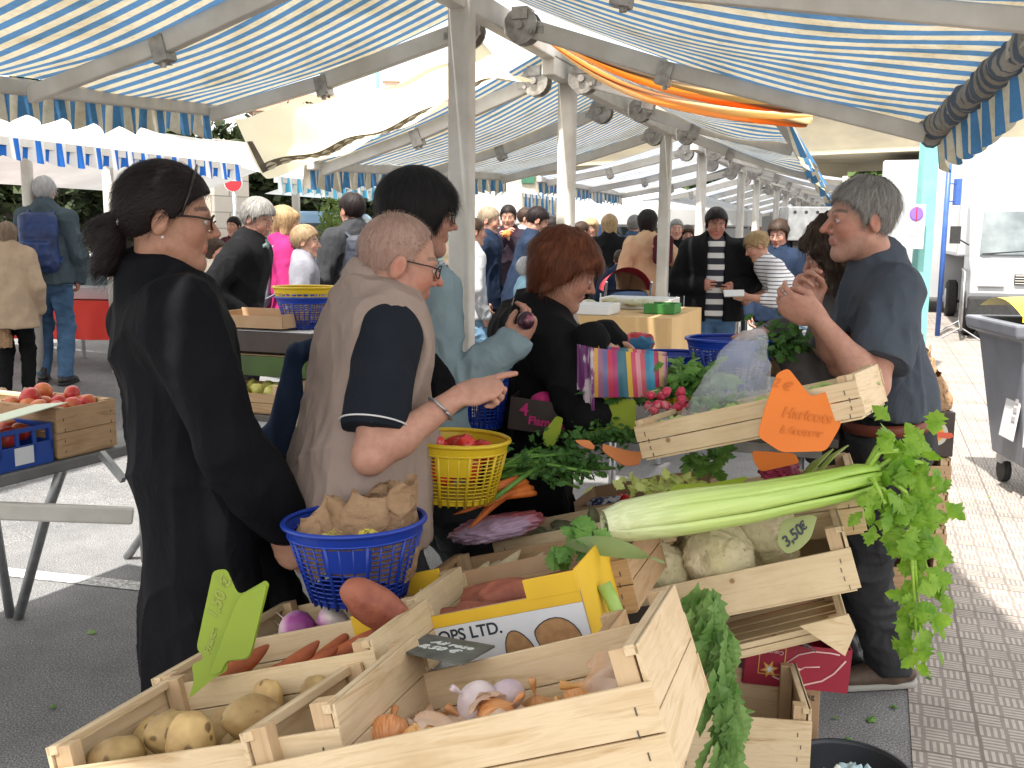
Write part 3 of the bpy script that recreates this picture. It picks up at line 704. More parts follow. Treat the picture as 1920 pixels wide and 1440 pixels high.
for x in (.42, 1.88):
    h_ = MB().box((x, -1.43, .95), (.38, .06, .2)).build('headlight', pmat('lamp_glass', (.55, .56, .55), (.35, .36, .36), 30, .1, spec=.8), t, bevel=.01)
g_ = MB().box((1.15, -1.42, .97), (.8, .04, .16)).build('grille', m_dark, t); gm = MB()
for k in range(4): gm.box((1.15, -1.445, .91+k*.04), (.78, .02, .012))
gm.build('slats', m_alu, g_)
MB().box((1.15, -1.45, .52), (2.1, .2, .35)).build('bumper', m_dark, t, bevel=.04)
MB().box((1.15, -1.0, .3), (1.9, .6, .3)).build('underbody', m_dark, t)
for x in (.2, 2.1):
    for y in (-.6, 3.9):
        wM = Matrix.Translation((x, y, .38)) @ Matrix.Rotation(PI/2, 4, 'Y')
        wl = MB().lathe([(0, -.11), (.33, -.11), (.38, -.07), (.38, .07), (.33, .11), (0, .11)], 28, wM).build('wheel', m_dark, t, smooth=False)
        MB().lathe([(0, -.125), (.2, -.125), (.21, -.11), (0, -.11)], 20, wM).build('rim', m_steel, wl)
mm = MB().tube([(.1, -.9, 1.5), (-.12, -1.15, 1.62), (-.12, -1.15, 1.75)], .012, 6).box((-.13, -1.15, 1.66), (.16, .04, .28)).build('mirror', m_dark, t)
MB().box((1.15, 2.6, .75), (.8, 6, .3)).build('chassis', m_dark, t)
# other vans and cars
def van(label, px, D, wd, L, h, mat, rot, cat='van', name='parked_van'):
    a = P(px, 451, D); M = Matrix.Translation((a.x, a.y, gz(a))) @ Matrix.Rotation(rot, 4, 'Z'); t = thing(name, label, cat, mat=M)
    pr_ = [(0, .3), (0, h-.1), (.15, h), (L*.68, h), (L*.83, h*.62), (L*.98, h*.52), (L, .35)] if cat == 'van' else [(0, .3), (.05, h*.6), (L*.18, h*.64), (L*.3, h), (L*.62, h), (L*.76, h*.64), (L*.97, h*.55), (L, .3)]
    mb = MB(); M2 = Matrix(((0, 0, 1, -wd/2), (1, 0, 0, -L/2), (0, 1, 0, 0), (0, 0, 0, 1))); mb.prism(pr_, 0, wd, M2); mb.build('body', mat, t, bevel=.05)
    for s in (-1, 1):
        mb = MB(); y0, y1 = (L*.5, L*.7) if cat == 'van' else (L*.28, L*.66)
        mb.box((s*(wd/2+.001), (y0+y1)/2-L/2, h*.78), (.03, y1-y0, h*.22)); mb.build('side_window', m_glassd, t)
        for yy in (.2, .8):
            wM = Matrix.Translation((s*(wd/2-.08), yy*L-L/2, .32)) @ Matrix.Rotation(PI/2, 4, 'Y')
            MB().lathe([(0, -.1), (.3, -.1), (.32, 0), (.3, .1), (0, .1)], 20, wM).build('wheel', m_dark, t)
    for s in (-1, 1): MB().box((s*wd*.36, L/2-.02, h*.4), (.25, .08, .14)).build('headlight', pmat('lamp_glass', (1, 1, 1)), t)
    return t
m_carb = pmat('pale_blue_car_paint', (.25, .42, .62), None, rough=.25, coat=.6)
m_carg = pmat('silver_car_paint', (.5, .52, .54), None, rough=.25, coat=.6)
van('pale blue car parked behind the boy', 575, 15.5, 1.7, 4.2, 1.55, m_carb, PI/2, 'car', 'parked_car')
van('white van behind the vendor, under the viaduct', 1730, 24, 2.0, 5, 3.3, m_tw, -ROW)
van('white van parked beyond the stalls, left of the striped blue one', 1385, 30, 2.1, 5.5, 2.8, m_tw, PI/2)
van('white delivery van beyond the stalls, farther right', 1500, 33, 2.1, 6, 3.0, m_tw, PI/2)
# poles on the right
a = P(1770, 451, 16.3); t = thing('blue_pole', 'slim blue pole in front of the white truck', 'pole', (a.x, a.y, 0))
MB().tube([(a.x, a.y, 0), (a.x, a.y, 3.15)], .04, 12).build('pole', m_bluep, t, smooth=True, world=True)
mb = MB(); mb.box((a.x+.16, a.y, 2.35), (.09, .12, .42)); mb.bar((a.x, a.y, 2.48), (a.x+.14, a.y, 2.48), .03, .02); mb.bar((a.x, a.y, 2.2), (a.x+.14, a.y, 2.2), .03, .02); mb.build('fitting', m_bluep, t, world=True, bevel=.03)
a = P(1731, 451, 11.5); t = thing('teal_pole', 'thick teal post rising to the corner of the nearest awning', 'pole', (a.x, a.y, 0))
MB().box((a.x, a.y, 1.49), (.17, .17, 2.98)).build('pole', m_teal, t, world=True, bevel=.015)
MB().box((a.x, a.y, .1), (.3, .3, .2)).build('base', m_teal, t, world=True, bevel=.015)
a = P(1716, 425, 11.3); t = thing('no_parking_sign', 'white board with a round violet no-parking disc beside the teal post', 'road sign', a)
MB().box(tuple(a), (.21, .015, .5)).build('board', m_white, t, world=True, bevel=.004)
Mx = Matrix.Translation(a+Vector((0, -.01, .14))) @ Matrix.Rotation(PI/2, 4, 'X'); m_vio = pmat('sign_violet', (.22, .12, .42), None)
MB().lathe([(0, 0), (.065, 0), (.065, .004), (0, .004)], 28, Mx).lathe([(0, .004), (.08, .0), (.08, .002)], 28, Mx).build('disc', m_vio, t, world=True)
MB().box((a.x, a.y-.017, a.z+.14), (.012, .003, .15), None).build('disc_bar', m_red, t, world=True)
m_pink = pmat('sign_pink', (.7, .45, .45), None)
MB().box((a.x, a.y-.01, a.z-.04), (.12, .003, .03)).box((a.x, a.y-.01, a.z-.1), (.14, .003, .02)).build('sign_lines', m_pink, t, world=True)
# crowd barriers
def barrier(label, p0, p1, nb=11, h=1.08):
    p0, p1 = Vector(p0), Vector(p1); t = thing('crowd_barrier', label, 'barrier', (p0+p1)/2, 'steel crowd barriers'); d = (p1-p0).normalized(); x = d.cross(UP)
    mb = MB(); a, b_ = p0+UP*.18, p1+UP*.18; c_, e_ = p0+UP*h, p1+UP*h; mb.tube([a, c_, e_, b_, a], .018, 8); mb.build('frame', m_steel, t, smooth=True, world=True)
    mb = MB()
    for k in range(1, nb): q = p0.lerp(p1, k/nb); mb.tube([q+UP*.2, q+UP*(h-.02)], .008, 6)
    mb.build('bars', m_steel, t, smooth=True, world=True)
    for q in (p0+d*.2, p1-d*.2): MB().tube([q-x*.3+UP*.01, q+UP*.2, q+x*.3+UP*.01], .014, 6).build('foot', m_steel, t, world=True)
g1 = G(1800, 640); barrier('steel crowd barrier seen end on before the truck', (g1.x, g1.y, 0), (g1.x+.75, g1.y+1.75, 0))
barrier('long steel barrier behind the man in the striped jersey', (P(1215, 451, 12.5).x, 12.5, 0), (P(1420, 451, 12).x, 12, 0), 14)
barrier('steel barrier behind the navy jacket woman', (P(1425, 451, 11.9).x, 11.9, 0), (P(1580, 451, 11.4).x, 11.4, 0), 12)
barrier('steel barrier left of the camel coat, by the pushchair', (P(1120, 451, 12.8).x, 12.8, 0), (P(1200, 451, 12.6).x, 12.6, 0), 10)
# big grey waste container
g1 = P(1835, 451, 6.0)
Mt = Matrix.Translation((g1.x+.17, 5.75, 0)) @ Matrix.Rotation(-R(6), 4, 'Z'); t = thing('waste_container', 'large grey wheeled waste container with a yellow lid', 'bin', mat=Mt)
m_bin = pmat('grey_bin_plastic', (.17, .18, .21), (.13, .14, .165), 4, .5, bs=.08, bscale=120); m_yel = pmat('yellow_plastic', (.8, .62, .03), (.7, .5, .02), 6, .4)
mb = MB(); 
def fr(x0, x1, y0, y1, z): return [(x0, y0, z), (x1, y0, z), (x1, y1, z), (x0, y1, z)]
sec = [fr(.12, 1.2, .1, .62, .2), fr(.02, 1.26, .02, .74, .98), fr(-.04, 1.32, -.04, .8, 1.0), fr(-.05, 1.33, -.05, .81, 1.08), fr(.03, 1.25, .03, .73, 1.08), fr(.05, 1.22, .05, .7, .9)]
vs = [v for s_ in sec for v in s_]; fs = [(i*4+k, i*4+(k+1) % 4, (i+1)*4+(k+1) % 4, (i+1)*4+k) for i in range(5) for k in range(4)]+[(3, 2, 1, 0), (20, 21, 22, 23)]
mb.add(vs, fs); mb.box((.13, -.0, .6), (.03, .06, .72)); mb.box((.5, -.0, .6), (.03, .05, .72)); mb.build('body', m_bin, t, bevel=.015)
mb = MB(); mb.grid(lambda a, s: Vector((.02+1.24*a, .04+.7*s, 1.1+.13*math.sin(s*PI*.8+.2)*(1-.5*(a-.5)**2))), 12, 10); mb.grid(lambda a, s: Vector((.02+1.24*a, .04, 1.09+.035*s)), 12, 1); mb.build('lid', m_yel, t, smooth=True)
MB().box((.12, .06, 1.16), (.1, .05, .04)).build('lid_catch', m_red, t, bevel=.01)
MB().box((.055, -.035, .66), (.008, .008, .6)).build('edge_strip', m_white, t)
MB().box((-.003, .2, .62), (.004, .22, .5), Matrix.Rotation(R(7), 4, 'Y')).build('sticker', m_white, t)
mb = MB()
for k in range(5): mb.box((-.008, .14, .5+k*.055), (.004, .05, .03), Matrix.Rotation(R(7), 4, 'Y'))
mb.build('sticker_print', pmat('sticker_grey', (.35, .33, .35)), t)
for x, y in ((.2, .12), (1.1, .12), (.2, .6), (1.1, .6)):
    c_ = MB().box((x, y, .17), (.08, .08, .08)).bar((x-.035, y, .16), (x-.035, y, .08), .01, .06).bar((x+.035, y, .16), (x+.035, y, .08), .01, .06).build('caster', m_steel, t)
    MB().lathe([(0, -.022), (.075, -.022), (.08, 0), (.075, .022), (0, .022)], 20, Matrix.Translation((x, y, .08)) @ Matrix.Rotation(PI/2, 4, 'Y')).build('wheel', m_dark, c_)
# ================================================================ the vegetable display
def Pd(px, py, d): return Vector((0, 0, CAMZ))+ray(px, py)*d      # d = distance along the view axis
BAS = Matrix((W_, U, UP)).transposed()
def rotm(tilt, yaw, pit): return Matrix.Rotation(R(yaw), 3, 'Z') @ BAS @ Matrix.Rotation(R(pit), 3, 'X') @ Matrix.Rotation(-R(tilt), 3, 'Y')
def posecorner(px, py, d, dims, tilt=17, yaw=2, pit=-4, corner=(-1, -1, 1)):
    Mr_ = rotm(tilt, yaw, pit); l = Vector((corner[0]*dims[0]/2, corner[1]*dims[1]/2, corner[2]*dims[2]))
    t_ = Pd(px, py, d)-Mr_ @ l; M = Mr_.to_4x4(); M.translation = t_; return M
wd = [wood('crate_wood_%d' % k, c1, c2, c3, ax) for k, (c1, c2, c3, ax) in enumerate([
    ((.57, .43, .26), (.67, .53, .35), (.42, .27, .14), 0), ((.57, .43, .26), (.67, .53, .36), (.44, .29, .16), 1),
    ((.38, .24, .13), (.46, .31, .18), (.25, .14, .07), 0), ((.38, .24, .13), (.46, .31, .18), (.25, .14, .07), 1),
    ((.6, .46, .28), (.68, .55, .36), (.44, .31, .16), 0), ((.6, .46, .28), (.68, .55, .36), (.44, .31, .16), 1)])]
m_post = wood('crate_post_wood', (.5, .36, .22), (.58, .42, .26), (.4, .24, .12), 2)
m_staple = pmat('staple_steel', (.12, .1, .09), None, metal=.6, rough=.5)
CR_ = {}
def crate(label, M, L, D, He, Hs, tone=0, gap=.0025, group='thin wooden crates on the sloping display', posts=True, slats=2, endslats=2, shown=None):
    rg = random.Random(label); t = thing('wooden_crate', label, 'crate', group=group, mat=M)
    wx, wy = wd[tone*2], wd[tone*2+1]; th = .007
    mb = MB(); nb = 5
    for k in range(nb): mb.box((0, -D/2+(k+.5)*D/nb, .004), (L-.02, D/nb-.012, .005))
    mb.build('base', wx, t)
    for s in (-1, 1):
        mb = MB(); hh = (Hs-gap*(slats-1))/slats
        for k in range(slats): mb.box((rg.uniform(-.002, .002), s*(D/2-th/2), .008+hh/2+k*(hh+gap)), (L, th, hh))
        mb.build('side_panel', wx, t, bevel=.0012)
        e = MB(); hh = (He-.012-gap*(endslats-1))/endslats
        for k in range(endslats): e.box((s*(L/2-.006), 0, .01+hh/2+k*(hh+gap)), (.008, D-.016, hh))
        e.box((s*(L/2-.014), 0, He-.009), (.02, D-.016, .014))
        pe = e.build('end_panel', wy, t, bevel=.0012)
        if posts:
            mb = MB()
            for q in (-1, 1):
                x, y = s*(L/2-.03), q*(D/2-.026); mb.prism([(x-s*.016, y-q*.012), (x+s*.017, y-q*.012), (x+s*.017, y+q*.017), (x-s*.016, y+q*.017)], .008, He-.003+rg.uniform(-.002, .004))
                mb2 = MB(); mb2.prism([(x-.016, y-.014), (x+.016, y-.014), (x+.016, y+.014), (x-.016, y+.014)], .008, He-.003+rg.uniform(-.002, .005)); mb2.build('corner_post', m_post, t, bevel=.001)
    mb = MB()
    for s in (-1, 1):
        for q in (-1, 1):
            for k in range(4): mb.box((s*(L/2-.03+rg.uniform(-.006, .006)), q*(D/2+.0006), Hs*(.15+.22*k)), (.002, .0014, .011))
    mb.build('staples', m_staple, t)
    CR_[label] = (M, L, D, He); return t
m_card = pmat('brown_cardboard', (.36, .23, .13), (.42, .28, .17), 7, .85, bs=.1, bscale=90)
m_cardw = pmat('white_board_print', (.7, .72, .76), (.64, .66, .7), 3, .6)
m_cardy = pmat('yellow_board_print', (.78, .5, .03), (.7, .43, .03), 5, .6)
# ---------------- vegetables
_ico = {}
def ico(n):
    if n not in _ico:
        bm = bmesh.new(); bmesh.ops.create_icosphere(bm, subdivisions=n, radius=1); bm.verts.ensure_lookup_table()
        _ico[n] = (np.array([v.co[:] for v in bm.verts]), [tuple(v.index for v in f.verts) for f in bm.faces]); bm.free()
    return _ico[n]
def blob(name, r, mat, seed=0, amp=.12, f=1.6, sub=4, bend=0, taper=0, parent=None, fine=0):
    v, fs = ico(sub); v = v.copy(); n = fbm(v*f+seed*7.7, 3); v = v*(1+amp*n[:, None])
    if fine: v = v*(1+fine*fbm(v*7+seed, 3)[:, None])
    v = v*np.array(r)
    if taper: k = 1-taper*(v[:, 0]/r[0]*.5+.5); v[:, 1] *= k; v[:, 2] *= k
    if bend: v[:, 2] += bend*(v[:, 0]/r[0])**2*r[0]; v[:, 1] += bend*.6*np.sin(v[:, 0]/r[0]*2)*r[0]
    return obj(name, v, fs, mat, parent, smooth=True)
m_pot = pmat('potato_skin', (.6, .42, .18), (.34, .2, .08), 14, .6, bs=.7, bscale=75, bd=.003, stops=(.42, .7), objrand=.3, detail=8, spots=(.13, .075, .035), sscale=36, sr=.2)
m_spot = pmat('sweet_potato_skin', (.33, .11, .065), (.2, .055, .035), 16, .6, bs=.9, bscale=45, bd=.004, objrand=.2, detail=9, spots=(.14, .04, .03), sscale=48, sr=.07)
m_cel = pmat('celeriac_skin', (.74, .65, .45), (.58, .52, .3), 9, .8, bs=1, bscale=45, bd=.009, stops=(.4, .62), detail=9, spots=(.26, .15, .06), sscale=60, sr=.09)
m_carrot = pmat('carrot_skin', (.62, .17, .025), (.5, .12, .02), 30, .5, bs=.3, bscale=70, bd=.002, stretch=(1, .2, .2), objrand=.15)
m_dcarrot = pmat('dull_carrot_skin', (.45, .12, .035), (.3, .075, .03), 22, .65, bs=.8, bscale=60, bd=.003, spots=(.16, .06, .03), sscale=40, sr=.05)
m_beet = pmat('beet_skin', (.12, .02, .04), (.07, .015, .03), 20, .6, bs=.3, bscale=50)
m_pepr = pmat('red_pepper_skin', (.6, .03, .02), (.5, .02, .015), 5, .2, spec=.6)
m_apple = pmat('apple_skin', (.5, .04, .035), (.55, .28, .08), 7, .3, stops=(.45, .75), objrand=.2)
m_artic = pmat('dark_green_skin', (.1, .11, .05), (.2, .2, .11), 30, .7, bs=.6, bscale=60)
m_turn, n, b = nodemat('turnip_skin'); tc = coords(n); sp = n.nodes.new('ShaderNodeSeparateXYZ'); lnk(n, tc, sp.inputs[0])
ad = n.nodes.new('ShaderNodeMath'); ad.operation = 'MULTIPLY_ADD'; lnk(n, noise(n, 20, 4, .6, tc).outputs[0], ad.inputs[0]); ad.inputs[1].default_value = .03; lnk(n, sp.outputs[2], ad.inputs[2])
lnk(n, ramp(n, ad.outputs[0], [(.0, (.62, .55, .5)), (.02, (.55, .3, .45)), (.035, (.32, .07, .26))]).outputs[0], b.inputs['Base Color']); b.inputs['Roughness'].default_value = .4
m_onion, n, b = nodemat('onion_skin'); tc = coords(n)
def _az(n, tc):
    g = n.nodes.new('ShaderNodeSeparateXYZ'); lnk(n, tc, g.inputs[0]); a = n.nodes.new('ShaderNodeMath'); a.operation = 'ARCTAN2'; lnk(n, g.outputs[0], a.inputs[0]); lnk(n, g.outputs[1], a.inputs[1])
    c = n.nodes.new('ShaderNodeCombineXYZ'); lnk(n, a.outputs[0], c.inputs[0]); z = n.nodes.new('ShaderNodeMath'); z.operation = 'MULTIPLY'; lnk(n, g.outputs[2], z.inputs[0]); z.inputs[1].default_value = 4; lnk(n, z.outputs[0], c.inputs[2]); return c.outputs[0]
azv = _az(n, tc); t1 = noise(n, 9, 5, .6, azv); t2 = noise(n, 14, 4, .6, tc)
c = ramp(n, t1.outputs[0], [(.3, (.42, .17, .05)), (.5, (.62, .31, .12)), (.68, (.7, .45, .25))]).outputs[0]
c = mixc(n, ramp(n, t2.outputs[0], [(.55, (0,)), (.6, (.7,))]).outputs[0], c, (.72, .55, .42))
oi = n.nodes.new('ShaderNodeObjectInfo'); c = mixc(n, 1, c, ramp(n, oi.outputs['Random'], [(0, (1, 1, .9)), (.5, (1.05, .85, .8)), (1, (.95, 1, .7))]).outputs[0], 'MULTIPLY')
lnk(n, c, b.inputs['Base Color']); b.inputs['Roughness'].default_value = .35; bump(n, b, t1.outputs[0], .5, .003)
m_papery = pmat('dry_onion_skin', (.66, .42, .24), (.75, .6, .5), 18, .4, trans=.35, bs=.4, bscale=50)
m_garlic = pmat('garlic_skin', (.68, .6, .58), (.5, .38, .45), 16, .5, bs=.3, bscale=50)
def onion(name, seed, s=1.0, purple=False):
    rg = random.Random(seed); nn = 28; prof = []
    for k in range(17):
        a = -PI/2+PI*k/16; r = math.cos(a); z = math.sin(a)*.86
        if k > 12: r = r*.8+.02; z = .86*math.sin(a)+(k-12)*.05
        prof.append((max(r, .012)*.042*s, z*.04*s))
    prof += [(.006*s, .062*s), (.007*s, .072*s), (.001, .075*s)]
    mb = MB(); mb.lathe(prof, nn); v = np.array(mb.v); v *= (1+.05*fbm(v*20+seed, 2))[:, None]
    o = obj(name, v, mb.f, m_garlic if purple else m_onion, smooth=True)
    if not purple:
        for k in range(3):
            a0 = rg.uniform(0, 6.28); m2 = MB()
            def flap(a, s2): 
                az = a0+a*1.3; z = (-.6+1.4*s2)*.036*s; rr = .043*s*math.cos(math.asin(max(-1, min(1, -.6+1.4*s2)))*.95)+.004*s+.010*s*(a*a)+.004*math.sin(a*9+s2*7)*s
                return (rr*math.cos(az), rr*math.sin(az), z+.006*s*math.sin(a*6))
            m2.grid(flap, 9, 8); m2.build('loose_skin', m_papery, o, smooth=True)
    return o
def put(o, M, label, cat, group=None):
    o.matrix_world = M; return tag(o, label, cat, group)
def euR(rg): return Euler((rg.uniform(0, 6.28), rg.uniform(0, 6.28), rg.uniform(0, 6.28))).to_matrix().to_4x4()
def fill(M, spots, protos, label, cat, group, seed=0, rotf=None, scl=(.85, 1.1), name=None, tops=None, low=None):
    rg = random.Random(seed); nl_ = len(spots)-len(tops or [])
    for k, (x, y, z) in enumerate(spots):
        p = protos[k % len(protos)]
        o = p if p.get('label') is None else copy_tree(p)
        Rm = rotf(rg) if rotf else euR(rg); s = rg.uniform(*scl)
        o.matrix_world = M @ Matrix.Translation((x, y, z)) @ Rm @ Matrix.Scale(s, 4)
        tag(o, (tops[k-nl_] if tops and k >= nl_ else (low or label)), cat, group)
def gridspots(L, D, nx, ny, z, rg, j=.01):
    return [(-L/2+(i+.5)*L/nx+rg.uniform(-j, j), -D/2+(q+.5)*D/ny+rg.uniform(-j, j), z+rg.uniform(-j*.5, j*.5)) for i in range(nx) for q in range(ny)]
# ---------------- the crates
rg = random.Random(11)
MA = rotm(19.9, 3, -6.5).to_4x4(); MA.translation = (-.009, 1.423, .735)
crate('large pale crate of onions at the front edge of the display', MA, .628, .369, .194, .135, 0)
protos = [onion('onion', k) for k in range(4)]
fill(MA, gridspots(.54, .29, 6, 3, .05, rg)+[(-.24, -.12, .085), (-.16, -.02, .1), (-.06, -.1, .092), (.03, -.03, .095), (.13, -.09, .085), (.2, .02, .09)], protos, 'yellow onion', 'onion', 'onions in the front crate', 3, lambda r: Euler((r.uniform(-1.2, 1.2), r.uniform(-1.2, 1.2), r.uniform(0, 6.3))).to_matrix().to_4x4(), (.8, 1.05), low='yellow onion in the lower layer of the large front crate', tops=['onion at the left end of the large front crate', 'flaky onion second from the left in the front crate', 'onion leaning on the front board, left of the garlic', 'onion just right of the violet garlic', 'onion near the front board, right half of the crate', 'onion farthest right against the back board of the front crate'])
MP = posecorner(75, 1405, 1.6, (.54, .345, .155), 16, 4, -4)
crate('crate of potatoes at the lower left corner of the display', MP, .54, .345, .155, .11, 0)
protos = [blob('potato', (.043, .032, .029), m_pot, k, .1) for k in range(3)]
fill(MP, gridspots(.46, .27, 6, 3, .045, rg)+[(-.2, -.1, .095), (-.13, -.02, .1), (-.05, -.09, .1), (.02, -.01, .1), (-.02, .1, .095), (.08, .1, .095), (-.22, .02, .075)], protos, 'yellow potato', 'potato', 'potatoes in the crate at the lower left', 4, scl=(.95, 1.35), low='yellow potato in the lower layer of the potato crate', tops=['potato at the near left corner of the potato crate', 'large potato second from the left in the potato crate', 'potato against the near board of the potato crate', 'topmost round potato in the middle of the potato crate', 'potato against the far board, left of the onion crate corner', 'potato farthest right, touching the onion crate end', 'small potato tucked against the left end board'])
MC = posecorner(275, 1275, 1.92, (.5, .27, .137), 17, 2, -3)
crate('crate of large carrots behind the potatoes', MC, .5, .27, .137, .11, 2)
protos = [blob('carrot', (.085, .026, .026), m_dcarrot, k, .05, bend=.06, taper=.45) for k in range(2)]
fill(MC, [(-.12, -.06, .1), (-.19, -.09, .08), (-.03, -.02, .07), (.06, -.08, .08), (.1, .03, .08), (-.13, .03, .05), (.18, -.03, .07), (0, .08, .06)], protos, 'carrot', 'carrot', 'loose carrots in the crate behind the potatoes', 5, tops=['thick carrot lying highest beside the lime sign', 'carrot under the foot of the lime sign', 'carrot in the middle of the carrot crate', 'carrot against the near board of its crate', 'carrot against the far board of its crate', 'carrot low in the left half of its crate', 'carrot at the right end of its crate', 'carrot below the turnip crate board'], rotf=lambda r: Euler((0, -.25+r.uniform(-.15, .1), .6+r.uniform(-.4, .4))).to_matrix().to_4x4(), scl=(.95, 1.15))
MT = posecorner(405, 1195, 2.2, (.5, .28, .137), 17, 2, -3)
crate('crate of purple turnips behind the carrots', MT, .5, .28, .137, .11, 2)
def turnip(seed):
    o = blob('turnip', (.04, .04, .034), m_turn, seed, .06); m2 = MB(); m2.tube([(0, 0, -.03), (.004, .003, -.05), (.012, .0, -.085)], [.006, .003, .001], 7); m2.build('root', pmat('turnip_root', (.6, .52, .45), None), o, smooth=True); return o
protos = [turnip(k) for k in range(2)]
fill(MT, gridspots(.44, .22, 5, 2, .055, rg)+[(-.1, -.05, .1), (-.02, -.03, .1), (.06, 0, .1), (-.15, .03, .09)], protos, 'turnip', 'turnip', 'purple turnips', 6, low='purple turnip in the lower layer of its crate', tops=['turnip second from the left on top', 'turnip next to the big red-brown sweet potato', 'turnip farthest right on top', 'leftmost turnip on top, by the blue basket'])
# narrow crate behind the onions (garlic)
MG = posecorner(640, 1292, 1.84, (.52, .2, .12), 18, 2, -5)
crate('narrow crate half hidden behind the onion crate', MG, .52, .2, .125, .05, 1)
protos = [onion('garlic_bulb', 40+k, .8, True) for k in range(2)]
fill(MG, [(.0, .02, .05), (.08, -.03, .05), (.15, .03, .06), (.2, -.02, .05), (-.08, 0, .05)], protos, 'white and violet garlic bulb in the narrow crate', 'garlic', 'garlic bulbs behind the onions', 8)
fill(MA, [(-.02, .03, .11), (.02, .06, .105)], [copy_tree(protos[0])], 'garlic', 'garlic', 'garlic bulbs among the onions', 9, tops=['nearer violet garlic bulb among the onions', 'farther pale garlic bulb touching the back board of the onion crate'])
# ---------------- sweet potato carton
MS = posecorner(655, 1150, 2.06, (.5, .3, .19), 17, 3, -3)
t = thing('cardboard_box', 'yellow and white printed carton of sweet potatoes, drawn roots on its side', 'box', mat=MS)
L_, D_, H_ = .5, .3, .19; th = .004
MB().box((0, 0, .003), (L_, D_, .005)).build('base', m_card, t)
MB().box((0, D_/2-th/2, H_*.45), (L_, th, H_*.9)).build('back_wall', m_card, t)
MB().box((-L_/2+th/2, 0, H_*.43), (th, D_-.01, H_*.86)).build('end_wall', m_card, t)
MB().box((L_/2-th/2, 0, H_*.5), (th, D_-.01, H_)).build('end_wall', m_cardy, t)
fw = MB().box((0, -D_/2+th/2, H_*.4), (L_, th, H_*.8)).build('front_wall', m_card, t)
MB().box((0, -D_/2-.0008, H_*.33), (L_-.002, .0012, H_*.66)).build('white_print', m_cardw, fw)
MB().box((0, -D_/2-.0008, H_*.73), (L_-.002, .0012, H_*.13)).build('yellow_band', m_cardy, fw)
MB().box((L_/2-.055, -D_/2+.001, H_*.88), (.11, .006, H_*.22)).build('raised_corner', m_cardy, t, bevel=.001)
MB().box((-L_/2+.035, -D_/2+.001, H_*.86), (.07, .006, H_*.2)).build('raised_corner', m_cardy, t, bevel=.001)
MB().box((-L_/2+.045, D_/2-.012, H_*.88), (.09, .006, H_*.26)).build('flap', m_cardy, t, bevel=.001)
MB().box((-L_/2-.0008, 0, H_*.55), (.0014, D_-.02, H_*.45)).build('end_print', m_cardw, t)
m_ink = pmat('dark_ink', (.03, .035, .05), None, rough=.6)
Mt_ = MS @ Matrix.Translation((.02, -D_/2-.0025, H_*.3)) @ Matrix.Rotation(PI/2, 4, 'X')
text_mesh('FARMERS CO-OPS LTD.' if False else '...CROPS LTD.', .034, MS @ Matrix.Translation((-.03, -D_/2-.002, H_*.55)) @ Matrix.Rotation(PI/2, 4, 'X'), 'lettering', m_ink, t, .0003, bold=.0006)
m_dr = pmat('drawn_brown', (.42, .24, .11), (.33, .18, .08), 60, .7)
def leafpoly(cx, cy, a, b_, rot=0, n_=24): return [(cx+math.cos(rot)*a*math.cos(q)-math.sin(rot)*b_*math.sin(q)*abs(math.sin(q))**.4, cy+math.sin(rot)*a*math.cos(q)+math.cos(rot)*b_*math.sin(q)*abs(math.sin(q))**.4) for q in [2*PI*k/n_ for k in range(n_)]]
Mf = Matrix.Translation((0, -D_/2-.002, 0)) @ Matrix.Rotation(PI/2, 4, 'X')
dr = MB(); 
for cx, cy, a, b_, r_ in ((.1, .05, .03, .045, .2), (.185, .065, .05, .04, -.4)):
    poly = [(x, min(max(y, .002), H_*.64)) for x, y in leafpoly(cx, cy, a, b_, r_)]
    o = MB().prism(poly, -.0002, .0006, Mf).build('root_drawing', m_dr, t)
    m2 = MB(); pp = [Mf @ Vector((x, y, .001)) for x, y in poly]; m2.tube(pp+[pp[0]], .0011, 4); m2.build('outline', m_ink, o)
protos = [blob('sweet_potato', (.085, .042, .04), m_spot, k, .12, bend=.08, taper=.35) for k in range(3)]
fill(MS, [(-.1, 0, .1), (.0, .04, .125), (.08, -.02, .13), (.16, .05, .11), (.02, -.08, .11), (-.14, -.08, .09)], protos, 'sweet potato', 'sweet potato', 'sweet potatoes in the carton', 12, tops=['sweet potato at the left inside the carton', 'sweet potato in the middle of the carton', 'largest sweet potato right of the middle of the carton', 'sweet potato under the raised yellow corner', 'sweet potato against the front wall of the carton', 'sweet potato in the near left corner of the carton'], rotf=lambda r: Euler((r.uniform(0, 6), r.uniform(-.3, .3), r.uniform(-.5, .8))).to_matrix().to_4x4())
o = blob('sweet_potato', (.1, .045, .044), m_spot, 5, .07, bend=.05, taper=-.0)
p0, p1 = Pd(668, 1112, 1.93), Pd(752, 1168, 1.95); c_ = (p0+p1)/2; d = (p1-p0).normalized()
v = np.array([x.co[:] for x in o.data.vertices]); k = (1.28-.45*(v[:, 0]/.1*.5+.5)); v[:, 1] *= k; v[:, 2] *= k; o.data.vertices.foreach_set('co', v.astype(np.float32).ravel())
put(o, Matrix.Translation(c_) @ d.to_track_quat('X', 'Z').to_matrix().to_4x4() @ Matrix.Scale(.86, 4), 'large red-brown sweet potato lying on the rim left of the carton', 'sweet potato')
